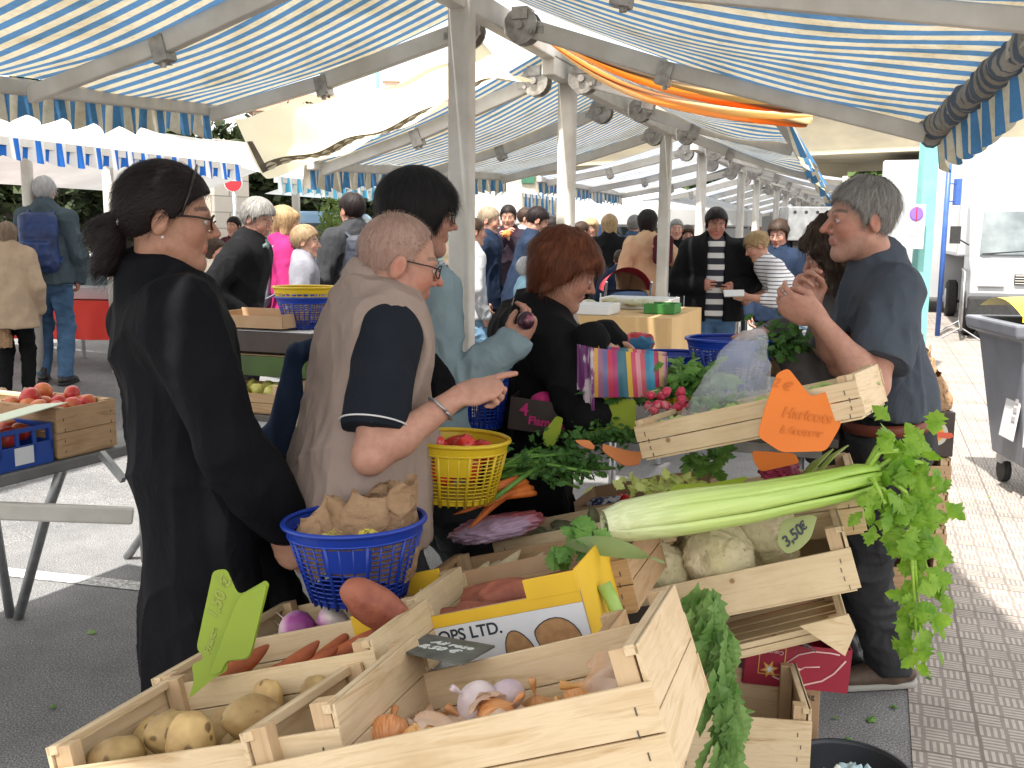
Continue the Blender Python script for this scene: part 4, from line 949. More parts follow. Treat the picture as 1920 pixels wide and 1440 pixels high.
# slate price card
def quadM(p00, p10, p01):  # origin at centre; x along p00->p10, y along p00->p01
    x = (p10-p00); y = (p01-p00); z = x.cross(y).normalized(); M = Matrix((x.normalized(), z.cross(x.normalized()), z)).transposed().to_4x4(); M.translation = (p10+p01)/2; return M, x.length, y.length
m_slate = pmat('slate_card', (.06, .07, .065), (.12, .13, .12), 30, .5); m_chalk = pmat('chalk', (.6, .62, .6), None, rough=.9)
q = [Pd(752, 1222, 1.72), Pd(868, 1246, 1.62), Pd(928, 1212, 1.78), Pd(800, 1190, 1.88)]
t = thing('price_card', 'black slate card with chalk writing lying across the narrow crate', 'price sign', sum(q, Vector())/4, 'price cards')
nn = (q[1]-q[0]).cross(q[3]-q[0]).normalized()*.002
MB().add([p-nn for p in q]+[p+nn for p in q], [(0, 1, 2, 3), (7, 6, 5, 4), (0, 4, 5, 1), (1, 5, 6, 2), (2, 6, 7, 3), (3, 7, 4, 0)]).build('card', m_slate, t, world=True)
sg = 1 if nn.z > 0 else -1
M, a, b_ = quadM(q[0], q[1], q[3]); x_ = (q[2]-q[3]).normalized(); z_ = nn.normalized()*sg; M = Matrix((x_, z_.cross(x_), z_)).transposed().to_4x4(); M.translation = sum(q, Vector())/4+z_*.003
text_mesh('Ail rose', .03, M @ Matrix.Translation((0, .02, 0)), 'chalk_writing', m_chalk, t); text_mesh('8,50 €', .034, M @ Matrix.Translation((0, -.018, 0)), 'chalk_writing', m_chalk, t)
# ---------------- more crates up the slope
MF = posecorner(748, 1108, 2.33, (.56, .36, .14), 16, 2, -3)
crate('crate of parsnips and cauliflower leaves behind the sweet potatoes', MF, .56, .36, .14, .115, 1)
m_pars = pmat('parsnip_skin', (.62, .53, .36), (.5, .42, .26), 15, .6, bs=.4, bscale=60)
protos = [blob('parsnip', (.1, .03, .03), m_pars, k, .08, taper=.6, bend=.05) for k in range(2)]
fill(MF, [(-.12, .05, .09), (-.18, .0, .08), (-.07, .1, .07), (-.2, .1, .07), (.05, .1, .05), (.15, .08, .05), (-.02, -.02, .05)], protos, 'parsnip', 'parsnip', 'parsnips', 13, tops=['parsnip third from the left end of its crate', 'parsnip leaning on the left end board', 'parsnip at the far board, left half', 'parsnip in the far left corner of its crate', 'parsnip beside the fennel, middle of the crate', 'parsnip at the far right of its crate', 'parsnip lying low at the near board'], rotf=lambda r: Euler((0, -.3, r.uniform(.9, 1.5))).to_matrix().to_4x4())
m_fen = pmat('fennel_bulb', (.6, .66, .42), (.45, .58, .26), 14, .4, bs=.3, bscale=40, stretch=(1, 1, .3))
protos = [blob('fennel_bulb', (.035, .03, .04), m_fen, k, .16, sub=4) for k in range(2)]
fill(MF, [(.0, -.02, .09), (.07, .04, .09), (.12, -.04, .1), (.2, .04, .1), (-.04, -.08, .085)], protos, 'fennel', 'fennel', 'fennel bulbs', 14, tops=['fennel bulb in the middle, just right of the parsnips', 'fennel bulb at the far board', 'fennel bulb at the near board under the parsley', 'fennel bulb farthest right in the parsnip crate', 'small fennel bulb at the near board, left'])
MK = posecorner(918, 1000, 2.72, (.5, .26, .12), 16, 2, -3)
crate('small crate of dark green vegetables above the parsnip crate', MK, .5, .26, .12, .085, 2)
protos = [blob('artichoke', (.05, .022, .02), m_artic, k, .15, bend=.05) for k in range(3)]
fill(MK, [(-.16, 0, .07), (-.1, .05, .07), (-.05, -.02, .07), (0, .04, .065), (.07, 0, .06), (.15, .03, .06), (-.12, -.06, .06)], protos, 'root', 'root', 'dark green roots', 15, tops=['leftmost dark green root of the small crate', 'dark green root at the far board, second from left', 'dark green root near the middle of the small crate', 'dark green root at the far board, middle', 'dark green root right of the middle', 'dark green root farthest right by the parsley', 'dark green root in the near left corner'])
# celeriac crate
MBc = posecorner(1583, 985, 2.33, (.634, .403, .16), 17.5, 5, -5, corner=(1, -1, 1))
crate('pale crate of celeriac under the big celery bunch', MBc, .634, .403, .16, .098, 2, endslats=1, slats=1)
protos = [blob('celeriac', (.082, .08, .07), m_cel, k, .1, 1.7, sub=5, fine=.06) for k in range(3)]
fill(MBc, [(-.03, .03, .11), (.12, .02, .125), (.0, -.1, .118), (-.16, -.08, .095), (-.19, .08, .09)], protos, 'celeriac', 'celeriac', 'celeriac roots', 16, tops=['celeriac in the middle back, under the celery stalks', 'large celeriac at the right, beside the 3,50 sign', 'foremost celeriac against the front board', 'celeriac left of the foremost one', 'celeriac in the far left corner under the celery foot'], scl=(1.1, 1.22))
# below it: tilted crate and the table
MB2 = posecorner(1600, 1188, 2.4, (.5, .34, .045), 20, 6, -5, corner=(1, -1, 0))
crate('shallow crate wedged under the celeriac crate', MB2, .5, .34, .045, .03, 2)
mb = MB(); q_ = [Pd(1498, 1172, 2.38), Pd(1590, 1150, 2.36), Pd(1603, 1180, 2.36), Pd(1583, 1228, 2.36)]; mb.add(q_, [(0, 1, 2, 3)]); o = mb.build('loose_board', wd[4]); so2 = o.modifiers.new('solid', 'SOLIDIFY'); so2.thickness = .012; tag(o, 'pale loose board corner sticking out under the celeriac crate', 'board')
# beet crate + the box with tomato
MBt = posecorner(1195, 940, 2.72, (.58, .34, .17), 13, 4, -4)
crate('crate of beets and red cabbage behind the celery', MBt, .58, .34, .17, .13, 2)
protos = [blob('beetroot', (.045, .042, .04), m_beet, k, .1) for k in range(2)]
fill(MBt, [(.1, -.06, .11), (.18, -.03, .12), (.05, .02, .1), (.23, .05, .1), (-.05, .0, .08), (-.15, -.02, .07), (.0, -.1, .09)], protos, 'dark purple beetroot behind the celery bunch', 'beetroot', 'beetroots', 17)
MX = posecorner(1075, 942, 3.0, (.42, .26, .12), 14, 2, -3)
t = thing('cardboard_box', 'open brown cardboard box with tomatoes left of the beet crate', 'box', mat=MX)
for c_, d_, nme in (((0, -.13, .05), (.42, .004, .1), 'front_wall'), ((0, .13, .06), (.42, .004, .12), 'back_wall'), ((-.208, 0, .06), (.004, .256, .12), 'end_wall'), ((.208, 0, .06), (.004, .256, .12), 'end_wall'), ((0, 0, .003), (.41, .25, .004), 'base')): MB().box(c_, d_).build(nme, m_card, t)
protos = [blob('tomato', (.026, .026, .022), m_pepr, k, .04) for k in range(1)]
fill(MX, [(-.06, -.08, .09), (-.1, .02, .08), (.05, 0, .08), (.1, -.05, .08)], protos, 'small red tomato in the brown cardboard box', 'tomato', 'tomatoes in the brown box', 18)
m_net = pmat('navy_white_wrap', (.03, .04, .12), (.55, .56, .6), 45, .4, stops=(.5, .56))
o = blob('wrapped_pack', (.06, .045, .02), m_net, 4, .2); put(o, MX @ Matrix.Translation((-.13, -.05, .09)), 'crumpled navy and white wrapper beside the tomatoes', 'wrapper')
# upper crate of beans
MU = rotm(17, -10, -1.5).to_4x4(); MU.translation = (.651, 2.489, 1.068)
crate('upper crate of green bean pods standing on the other crates', MU, .57, .30, .109, .085, 0, endslats=1)
m_bean = pmat('green_pod', (.3, .42, .1), (.4, .5, .18), 14, .45, objrand=.2)
bm_ = MB(); rg2 = random.Random(5)
for k in range(90):
    x, y = rg2.uniform(-.25, .25), rg2.uniform(-.12, .12); a = rg2.uniform(0, 6.28); l = .04; z = .05+rg2.uniform(0, .03)
    bm_.tube([(x-l*math.cos(a), y-l*math.sin(a), z-.005), (x, y, z+.01), (x+l*math.cos(a), y+l*math.sin(a), z-.004)], [.003, .008, .003], 6)
o = bm_.build('bean_pods', m_bean, smooth=True); put(o, MU, 'loose heap of pale green bean pods in the upper crate', 'beans'); o['kind'] = 'stuff'
MB().box((-.274, .0, .055), (.0015, .14, .075)).build('paper_label', m_cardw, [x for x in col.objects if x.get('label', '').startswith('upper crate')][0])
# ---------------- leaves and stalks
m_clf, n, b = nodemat('celery_leaf'); tc = coords(n); t1 = noise(n, 14, 4, .6, tc)
oi = ramp(n, t1.outputs[0], [(.35, (.12, .28, .025)), (.65, (.3, .48, .07))]).outputs[0]; lnk(n, oi, b.inputs['Base Color']); b.inputs['Roughness'].default_value = .45; b.inputs['Specular IOR Level'].default_value = .3
tr = n.nodes.new('ShaderNodeBsdfTranslucent'); lnk(n, mixc(n, 1, oi, (1.2, 1.25, .6), 'MULTIPLY'), tr.inputs[0]); mx = n.nodes.new('ShaderNodeMixShader'); mx.inputs[0].default_value = .45
lnk(n, b.outputs[0], mx.inputs[1]); lnk(n, tr.outputs[0], mx.inputs[2]); lnk(n, mx.outputs[0], n.nodes['Material Output'].inputs[0]); bump(n, b, noise(n, 90, 3, .5, tc).outputs[0], .3, .002)
m_dklf = pmat('dark_leaf', (.03, .1, .015), (.07, .18, .03), 25, .5, trans=.25, bs=.3, bscale=60)
m_mdlf = pmat('mid_leaf', (.07, .2, .03), (.16, .32, .06), 20, .5, trans=.3, bs=.3, bscale=60)
m_gylf = pmat('grey_green_leaf', (.1, .22, .045), (.22, .36, .11), 16, .5, trans=.35, bs=.2, bscale=60)
def leaflet(mb, p, d, n_, s, rg, lobes=5, curl=.25, wk=1.0):
    """jagged lobed leaflet of length s growing from p along d, face normal n_"""
    d = d.normalized(); x = d.cross(n_).normalized(); n_ = x.cross(d).normalized()
    outl = []; prof = [(0, .02), (.1, .12), (.22, .34), (.3, .22), (.42, .5), (.5, .3), (.6, .42), (.68, .24), (.8, .26), (.86, .14), (1.0, 0)]
    prof = [(a, w_*wk*rg.uniform(.75, 1.25)) for a, w_ in prof]
    vs = []
    for a, w_ in prof:
        zc = -curl*a*a*s
        for sgn in (-1, 0, 1):
            fwd = .06*abs(sgn) if w_ > .25 else 0
            vs.append(p+d*(a+fwd)*s+x*(sgn*w_*s*.85)+n_*(zc-abs(sgn)*w_*s*.22+rg.uniform(-.02, .02)*s))
    fs = []
    for i in range(len(prof)-1): fs += [(3*i, 3*i+1, 3*i+4, 3*i+3), (3*i+1, 3*i+2, 3*i+5, 3*i+4)]
    mb.add(vs, fs)
def sprig(mb, st, p, d, up, L, s, rg, nl=3, r=.0035):
    """a stalk with leaflets in pairs and one at the tip"""
    d = d.normalized(); side = d.cross(up).normalized(); pts = [p+d*L*k/4+Vector((0, 0, -.25*L*(k/4)**2)) for k in range(5)]
    st.tube(pts, [r, r*.9, r*.8, r*.6, r*.4], 6)
    for k in range(nl):
        f = .35+.6*k/nl; q = p+d*L*f+Vector((0, 0, -.25*L*f*f))
        for sg_ in (-1, 1): leaflet(mb, q, d*.6+side*sg_+Vector((0, 0, rg.uniform(-.6, .2))), up+side*sg_*.3+Vector((rg.uniform(-.3, .3),)*3), s*rg.uniform(.7, 1), rg)
    leaflet(mb, pts[-1], d+Vector((0, 0, -.5)), up, s*1.15, rg)
m_stalk, n, b = nodemat('celery_stalk'); tc = coords(n); sp = n.nodes.new('ShaderNodeSeparateXYZ'); lnk(n, tc, sp.inputs[0])
mr = n.nodes.new('ShaderNodeMapRange'); mr.inputs[1].default_value = 0; mr.inputs[2].default_value = .62; lnk(n, sp.outputs[0], mr.inputs[0])
c = ramp(n, mr.outputs[0], [(0, (.66, .7, .45)), (.3, (.5, .62, .22)), (1, (.3, .48, .07))]).outputs[0]
stt = noise(n, 1, 3, .5, coords(n, 'Object', (1.5, 140, 140))); c = mixc(n, .5, c, ramp(n, stt.outputs[0], [(.4, (.75, .8, .6)), (.6, (1.05, 1.05, 1.05))]).outputs[0], 'MULTIPLY')
lnk(n, c, b.inputs['Base Color']); b.inputs['Roughness'].default_value = .32; b.inputs['Subsurface Weight'].default_value = .15; b.inputs['Subsurface Radius'].default_value = (.01, .012, .004); b.inputs['Subsurface Scale'].default_value = 1; bump(n, b, stt.outputs[0], .35, .002)
# the big celery bunch: axis from the cut base to the leaves
pb = [Pd(1135, 983, 2.2), Pd(1260, 965, 2.22), Pd(1400, 945, 2.25), Pd(1530, 920, 2.3), Pd(1640, 895, 2.35)]
org = pb[0]; ax = (pb[-1]-pb[0]).normalized(); Mcel = ax.to_track_quat('X', 'Z').to_matrix().to_4x4(); Mcel.translation = org
t = thing('celery', 'big celery bunch with pale stalks lying over the celeriac crate', 'celery', mat=Mcel); Mi = Mcel.inverted(); loc = [Mi @ p for p in pb]
rg = random.Random(21)
angs = [(-70, 1), (-35, 1), (0, 1), (35, 1), (75, 1), (115, 1), (160, 1), (215, 1), (-20, .55), (50, .5), (100, .5)]
for k, (a, rr) in enumerate(angs):
    a = R(a); dy, dz = math.cos(a), math.sin(a); st = MB(); m_ = 14; pts = []; rs = []
    for i in range(m_+1):
        f = i/m_; j = f*(len(loc)-1); i0 = min(int(j), len(loc)-2); c_ = loc[i0].lerp(loc[i0+1], j-i0)
        off = (.031+.012*math.sin(min(f*3, 1)*PI/2))*rr*(1-.45*max(0, f-.3)) if f < .97 else .02*rr
        flare = .02*max(0, f-.7)*rg.uniform(.5, 2)
        pts.append(c_+Vector((0, dy, dz))*(off+flare)*(1 if f > .04 else .7)); rs.append((.0195 if rr == 1 else .014)*(1-.5*f)*(1 if f > .03 else .8))
    # ridged section
    n0 = 20; prev = None
    for i, p in enumerate(pts):
        tt = (pts[min(i+1, m_)]-pts[max(i-1, 0)]).normalized(); o_ = Vector((0, dy, dz)); x = (o_-tt*o_.dot(tt)).normalized(); y = tt.cross(x)
        for q in range(n0):
            g = 2*PI*q/n0; ridge = 1+.07*math.cos(8*g); st.v.append(tuple(p+(x*math.cos(g)*.62+y*math.sin(g)*1.25)*rs[i]*ridge)); st.uv.append((0, 0))
    for i in range(m_):
        for q in range(n0): st.f.append((i*n0+q, i*n0+(q+1) % n0, (i+1)*n0+(q+1) % n0, (i+1)*n0+q)); st.mi.append(0)
    st.f.append(tuple(range(n0))); st.mi.append(0)
    st.build('stalk', m_stalk, t, smooth=True)
lf = MB(); sk = MB()
targets = [((1685, 845), 2.3, 7), ((1730, 868), 2.34, 7), ((1700, 925), 2.3, 6), ((1660, 945), 2.25, 6), ((1745, 935), 2.35, 7), ((1725, 1000), 2.33, 7), ((1738, 1070), 2.33, 7), ((1722, 1130), 2.31, 7), ((1718, 1195), 2.3, 6), ((1675, 825), 2.38, 4), ((1700, 985), 2.28, 5)]
base_ = Pd(1610, 905, 2.34)
for (px, py), dd, cnt in targets:
    e = Pd(px, py, dd); mid = base_.lerp(e, .5)+UP*.035
    if py > 1000: mid = Pd(1700, 925, 2.34).lerp(e, .35)+UP*.02; pts = [base_, Pd(1690, 905, 2.34), mid, e]
    else: pts = [base_, mid, e]
    sk.tube(pts, [.008, .006, .005, .003][:len(pts)], 8)
    for k in range(cnt*2):
        q = e+Vector((rg.gauss(0, .019), rg.gauss(0, .022), rg.gauss(0, .03))); d = Vector((rg.gauss(0, .6), rg.gauss(0, .4)-.1, rg.gauss(-.5, .6))); leaflet(lf, q, d, Vector((rg.gauss(0, .4), -1, rg.gauss(.5, .4))), rg.uniform(.042, .075), rg, curl=.35)
lf.build('leaves', m_clf, t, world=True); sk.build('leaf_stems', m_stalk, t, smooth=True, world=True)
# second sprig hanging over the end of the onion crate (grey-green leaves)
t = thing('hanging_celery', 'grey-green celery leaves hanging down beside the onion crate', 'celery', Pd(1310, 1120, 1.9))
lf = MB(); sk = MB(); path = [Pd(1285, 1125, 2.0), Pd(1325, 1108, 1.95), Pd(1345, 1180, 1.88), Pd(1358, 1280, 1.84), Pd(1366, 1425, 1.8)]
sk.tube(path, [.007, .006, .005, .004, .003], 8)
for k in range(110):
    f = k/110; j = f*4; i0 = min(int(j), 3); q = path[i0].lerp(path[i0+1], j-i0)+Vector((rg.gauss(0, .015), rg.gauss(-.01, .02), rg.gauss(0, .012)))
    leaflet(lf, q, Vector((rg.gauss(0, .16), -.1, -1)), Vector((rg.gauss(0, .7), -1, .1)), rg.uniform(.075, .125)*(1.05-.35*f), rg, curl=.1, wk=.55)
lf.build('leaves', m_gylf, t, world=True); sk.build('stem', m_gylf, t, smooth=True, world=True)
# cut stalk piece standing in the celeriac crate
mb = MB(); mb.tube([Pd(1165, 1170, 2.0), Pd(1150, 1130, 2.02), Pd(1132, 1095, 2.03)], [.016, .017, .018], 10, flat=.6)
o = mb.build('cut_stalk', pmat('cut_stalk_green', (.42, .56, .2), (.3, .46, .1), 12, .4), smooth=True); tag(o, 'short cut celery stalk poking up left in the celeriac crate', 'celery stalk')
# parsley sprig at the celery's foot
t = thing('parsley_sprig', 'dark green parsley sprig at the pale foot of the celery', 'herb', Pd(1080, 1000, 2.15)); lf = MB(); sk = MB()
for (px, py), cnt in (((1075, 985), 7), ((1110, 1000), 8), ((1050, 1030), 6), ((1100, 1020), 5)):
    e = Pd(px, py, 2.13); sk.tube([Pd(1125, 1005, 2.17), Pd(1125, 1005, 2.17).lerp(e, .5)+UP*.02, e], .0025, 6)
    for k in range(cnt): leaflet(lf, e+Vector((rg.gauss(0, .012), rg.gauss(0, .01), rg.gauss(0, .01))), Vector((rg.gauss(0, 1), -.3, rg.gauss(-.4, .5))), Vector((0, -1, .6)), rg.uniform(.035, .055), rg)
lf.build('leaves', m_mdlf, t, world=True); sk.build('stems', m_mdlf, t, world=True)
# big flat leaf under the parsley
mb = MB(); a, b2 = Pd(1060, 1018, 2.12), Pd(1245, 1052, 2.06)
mb.grid(lambda u, s: a.lerp(b2, u)+UP*((s-.5)*.05*math.sin(min(1, u*1.1+.05)*PI)**.6)+Vector((0, -.02*s, .012*math.sin(u*PI))), 16, 6)
tag(mb.build('leek_leaf', pmat('pale_leaf', (.25, .36, .16), (.33, .43, .22), 9, .5, trans=.3), smooth=True), 'flat pale green leaf stretched under the celery foot', 'leaf')
# leafy heaps (spinach, parsley, carrot tops), radishes
def heap(label, c_, r_, cnt, s, mat, cat, seed, sq=.6, name='leafy_bunch', stems=None):
    rg = random.Random(seed); mb = MB()
    for k in range(cnt):
        q = Vector((rg.gauss(0, .5), rg.gauss(0, .5), abs(rg.gauss(0, .5))*sq)); p = c_+Vector((q.x*r_[0], q.y*r_[1], q.z*r_[2]))
        leaflet(mb, p, Vector((rg.gauss(0, 1), rg.gauss(-.3, .8), rg.gauss(.2, .6))), Vector((rg.gauss(0, .5), rg.gauss(-.6, .4), 1)), s*rg.uniform(.6, 1.2), rg, curl=.4)
    if not stems: o = mb.build(name, mat); return tag(o, label, cat, kind='stuff')
    t = thing(name, label, cat, c_); mb.build('leaves', mat, t, world=True); st = MB()
    for k in range(stems[2]):
        a = stems[0]+Vector((rg.gauss(0, .012), rg.gauss(0, .05), rg.gauss(0, .014))); e = stems[1]+Vector((rg.gauss(0, .05), rg.gauss(0, .05), rg.gauss(.0, .025)))
        st.tube([a, a.lerp(e, .5)+Vector((0, 0, rg.uniform(0, .03))), e], rg.uniform(.004, .007), 7)
    st.build('stalks', stems[3], t, smooth=True, world=True); return t
heap('dark spinach leaves heaped behind the lime price sign', Pd(1180, 735, 3.0), (.14, .1, .08), 130, .055, m_dklf, 'spinach', 31)
heap('brighter green leaves of the radish bunch by the striped bag', Pd(1285, 725, 2.95), (.12, .09, .12), 120, .055, m_mdlf, 'radish leaves', 32)
heap('curly dark parsley in front of the orange tags', Pd(1140, 825, 2.85), (.12, .08, .07), 300, .022, m_dklf, 'parsley', 33)
heap('celery leaf bunch with long green stalks beside the yellow basket', Pd(1050, 885, 2.8), (.14, .13, .12), 520, .024, m_dklf, 'celery', 34, stems=(Pd(925, 890, 2.78), Pd(1060, 868, 2.85), 26, pmat('dark_stalk', (.1, .24, .03), (.16, .32, .06), 9, .4)))
heap('yellow-green leaves lying over the beet crate edge', Pd(1230, 915, 2.5), (.1, .05, .03), 60, .035, pmat('yellow_leaf', (.42, .5, .12), (.5, .55, .2), 20, .5, trans=.4), 'leaves', 35)
heap('small dark herb pot plant left of the brown-haired seller', Pd(1466, 665, 3.2), (.07, .06, .16), 160, .035, m_dklf, 'herb', 36)
o = heap('green cabbage leaves behind the orange sign', Pd(1325, 870, 2.75), (.06, .05, .05), 30, .06, m_mdlf, 'cabbage', 37)
t = thing('radish_bunch', 'bunch of pink-red radishes above the bean crate', 'radishes', Pd(1250, 755, 2.78)); rg = random.Random(4); m_rad = pmat('radish_skin', (.5, .03, .08), (.6, .3, .3), 30, .3, stops=(.5, .75))
for k in range(16):
    o = blob('radish', (.012, .013, .015), m_rad, k, .08, sub=3, parent=t); o.matrix_basis = Matrix.Translation((rg.uniform(-.055, .05), rg.uniform(-.03, .03), rg.uniform(-.03, .04))) @ euR(rg)
mb = MB(); 
for k in range(9):
    a = Vector((rg.uniform(-.05, .05), -.02, rg.uniform(-.02, .04))); mb.tube([a, a+Vector((rg.uniform(-.03, .03), -.005, rg.uniform(-.03, .02)))], .0008, 4)
mb.build('rootlets', m_garlic, t)
# carrots in bunch
t = thing('carrot_bunch', 'bunch of slim bright carrots below the yellow basket', 'carrots', Pd(920, 940, 2.7))
for k, (a, e, r_) in enumerate([((1000, 915), (850, 965), .014), ((990, 905), (880, 935), .014), ((975, 900), (895, 930), .012), ((965, 915), (878, 992), .015), ((1005, 925), (870, 950), .011), ((985, 918), (905, 950), .013), ((950, 912), (860, 940), .011)]):
    a_, e_ = Pd(*a, 2.72), Pd(*e, 2.62); mb = MB(); mb.tube([a_, a_.lerp(e_, .08)+UP*.004, a_.lerp(e_, .5)+UP*.008, a_.lerp(e_, .85), e_], [.006, r_, r_*.8, r_*.4, .001], 12); mb.build('carrot', m_carrot, t, smooth=True, world=True)
# pink net sack
MN = posecorner(790, 1030, 2.6, (.36, .3, .05), 14, 2, -2, corner=(-1, -1, 0)); v, fs = ico(4)
m_pnet = pmat('pink_net', (.42, .1, .12), (.5, .35, .5), 4, .35, stops=(.45, .55), trans=.2, bs=.4, bscale=30)
o = blob('net_sack', (.13, .1, .03), m_pnet, 3, .12, sub=5, fine=.1); put(o, MN @ Matrix.Translation((-.02, -.0, .0)), 'shiny red and lilac net sack under the carrots', 'sack')
# supports: long tables under the goods
m_top = pmat('table_top_grey', (.1, .09, .08), (.07, .065, .06), 5, .7)
def table(label, M, L, D, h, legs=True, top=None, fold=True, group=None):
    t = thing('trestle_table', label, 'table', group=group, mat=M)
    MB().box((0, 0, h-.015), (L, D, .03)).build('table_top', top or m_top, t, bevel=.004)
    MB().box((0, D/2-.03, h-.05), (L-.1, .03, .04)).build('rail', m_steel, t); MB().box((0, -D/2+.03, h-.05), (L-.1, .03, .04)).build('rail', m_steel, t)
    for x in (-L/2+.12, L/2-.12):
        for y in (-D/2+.05, D/2-.05): MB().tube([(x, y, .01), (x, y, h-.03)], .016, 10).build('leg', m_steel, t, smooth=True)
    return t
Mtb = rowM(0, 0); 
def tb(label, x, y, L, D, h, tilt=12):
    M = Matrix.Translation((x, y, 0)) @ BAS.to_4x4(); t = thing('display_table', label, 'table', group='tables under the vegetable display', mat=M)
    s = math.tan(R(tilt))
    vs = [(-L/2, -D/2, h-L/2*s), (L/2, -D/2, h+L/2*s), (L/2, D/2, h+L/2*s), (-L/2, D/2, h-L/2*s)]; MB().add([Vector(v)+Vector((0, 0, -.02)) for v in vs]+[Vector(v) for v in vs], [(3, 2, 1, 0), (4, 5, 6, 7), (0, 1, 5, 4), (1, 2, 6, 5), (2, 3, 7, 6), (3, 0, 4, 7)]).build('table_top', m_top, t)
    for sx in (-1, 1):
        for sy in (-1, 1): MB().bar((sx*(L/2-.05), sy*(D/2-.05), 0), (sx*(L/2-.05), sy*(D/2-.05), h+sx*(L/2-.05)*s-.02), .035, .035, up=(1, 0, 0)).build('leg', m_steel, t)
    return t
tb('steel-legged sloping table under the onion crate', MA.translation.x-.12, MA.translation.y+.12, .5, .6, .67, 16)
tb('sloping table under the sweet potato carton', -.08, 2.3, .95, .6, .56, 14)
tb('sloping table under the beet crate', .3, 3.0, .8, .7, .64, 12)
# ---------------- baskets
m_bbl = pmat('blue_basket_plastic', (.01, .05, .4), (.01, .04, .32), 5, .35, spec=.5, trans=.12); m_bye = pmat('yellow_basket_plastic', (.7, .5, .02), (.6, .42, .02), 5, .35, spec=.5, trans=.15)
m_blb = pmat('dark_blue_plastic', (.01, .03, .2), (.01, .03, .16), 5, .4)
def basket(label, M, rt=.16, rb=.105, h=.2, mat=None, rimmat=None, nr=30, nl=13, sy=.86, group='openwork plastic baskets', panel=True):
    t = thing('basket', label, 'basket', group=group, mat=M); rm = rimmat or mat
    def pt(a, z, o=0): r = rb+(rt-rb)*(z/h)+o; return Vector((r*math.cos(a), r*sy*math.sin(a), z))
    nn = 48; mb = MB(); mb.tube([pt(2*PI*k/nn, h-.004, .003) for k in range(nn+1)], .006, 8, cap=False); mb.tube([pt(2*PI*k/nn, h-.03, .001) for k in range(nn+1)], .0035, 6, cap=False)
    for k in range(nn):
        a0, a1 = 2*PI*k/nn, 2*PI*(k+1)/nn; mb.add([pt(a0, h-.03, .0015), pt(a1, h-.03, .0015), pt(a1, h-.004, .003), pt(a0, h-.004, .003)], [(0, 1, 2, 3)])
    mb.build('rim', rm, t, smooth=True)
    mb = MB()
    for k in range(nl): z = .018+(h-.05)*k/(nl-1); mb.tube([pt(2*PI*q/nn, z) for q in range(nn+1)], .0019, 5, cap=False)
    for k in range(nr):
        a = 2*PI*k/nr; w_ = .0048 if k % 3 == 0 else .0025; mb.tube([pt(a, .0), pt(a, h*.5), pt(a, h-.03)], w_, 5)
    if panel:
        a0 = -PI/2-.0; mb.grid(lambda u, s: pt(a0+(u-.5)*.75*(1-.25*s*0), h*.5+h*.3*(1-s), .002), 12, 4)
    mb.build('lattice', mat, t, smooth=True)
    mb = MB(); mb.lathe([(0, .004), (rb*.995, .004), (rb*1.005, .02), (rb, .02), (rb*.98, .008), (0, .008)], 40, Matrix.Scale(sy, 4, (0, 1, 0))); mb.build('base', mat, t); return t
def bM(px, py, d, rotz=0, tilt=0):
    return Matrix.Translation(Pd(px, py, d)) @ Matrix.Rotation(R(tilt), 4, 'Y') @ Matrix.Rotation(R(rotz), 4, 'Z')
# M origin = base centre
basket('blue openwork basket with a brown paper bag, front of the display', bM(672, 1118, 2.26, 0, -2), .158, .106, .185, m_bbl)
basket('yellow openwork basket of red peppers held by the man in the beige vest', bM(852, 936, 2.56, 0, 2), .134, .1, .165, m_bye)
basket('blue openwork basket on the counter in front of the brown-haired seller', bM(1368, 728, 3.3), .148, .1, .17, m_bbl)
basket('smaller blue basket stacked left of the bigger one on the counter', bM(1262, 730, 3.5), .13, .09, .13, m_bbl)
basket('yellow basket rim showing under the smaller blue basket', bM(1270, 752, 3.5), .11, .09, .1, m_bye)
basket('dark blue basket hanging from the arm of the grey-jacketed woman', bM(895, 800, 3.12), .1, .075, .18, m_bbl, sy=.9)
basket('blue basket on the boxes behind the man in the beige vest', bM(575, 615, 5.0), .15, .1, .16, m_bbl, panel=False)
basket('yellow basket nested in a blue one behind the beige vest', bM(573, 600, 5.0), .158, .11, .17, m_bye, nl=10, panel=False)
for k, (x, y, z) in enumerate([(-.05, -.03, .15), (.03, -.02, .155), (0, .05, .15), (.08, .02, .14), (-.09, .03, .13), (.05, -.07, .12), (-.03, -.08, .11)]):
    o = blob('red_pepper', (.05, .036, .032), m_pepr, k, .14, 2.0); M = bM(852, 936, 2.56) @ Matrix.Scale(.87, 4); rg = random.Random(k)
    put(o, M @ Matrix.Translation((x, y, z)) @ euR(rg), ['red pepper at the left of the yellow basket', 'topmost red pepper in the yellow basket', 'red pepper at the back of the yellow basket', 'red pepper at the right rim of the yellow basket', 'red pepper at the far left rim of the yellow basket', 'red pepper at the front right of the yellow basket', 'red pepper at the front left of the yellow basket'][k], 'pepper', 'red peppers in the yellow basket')
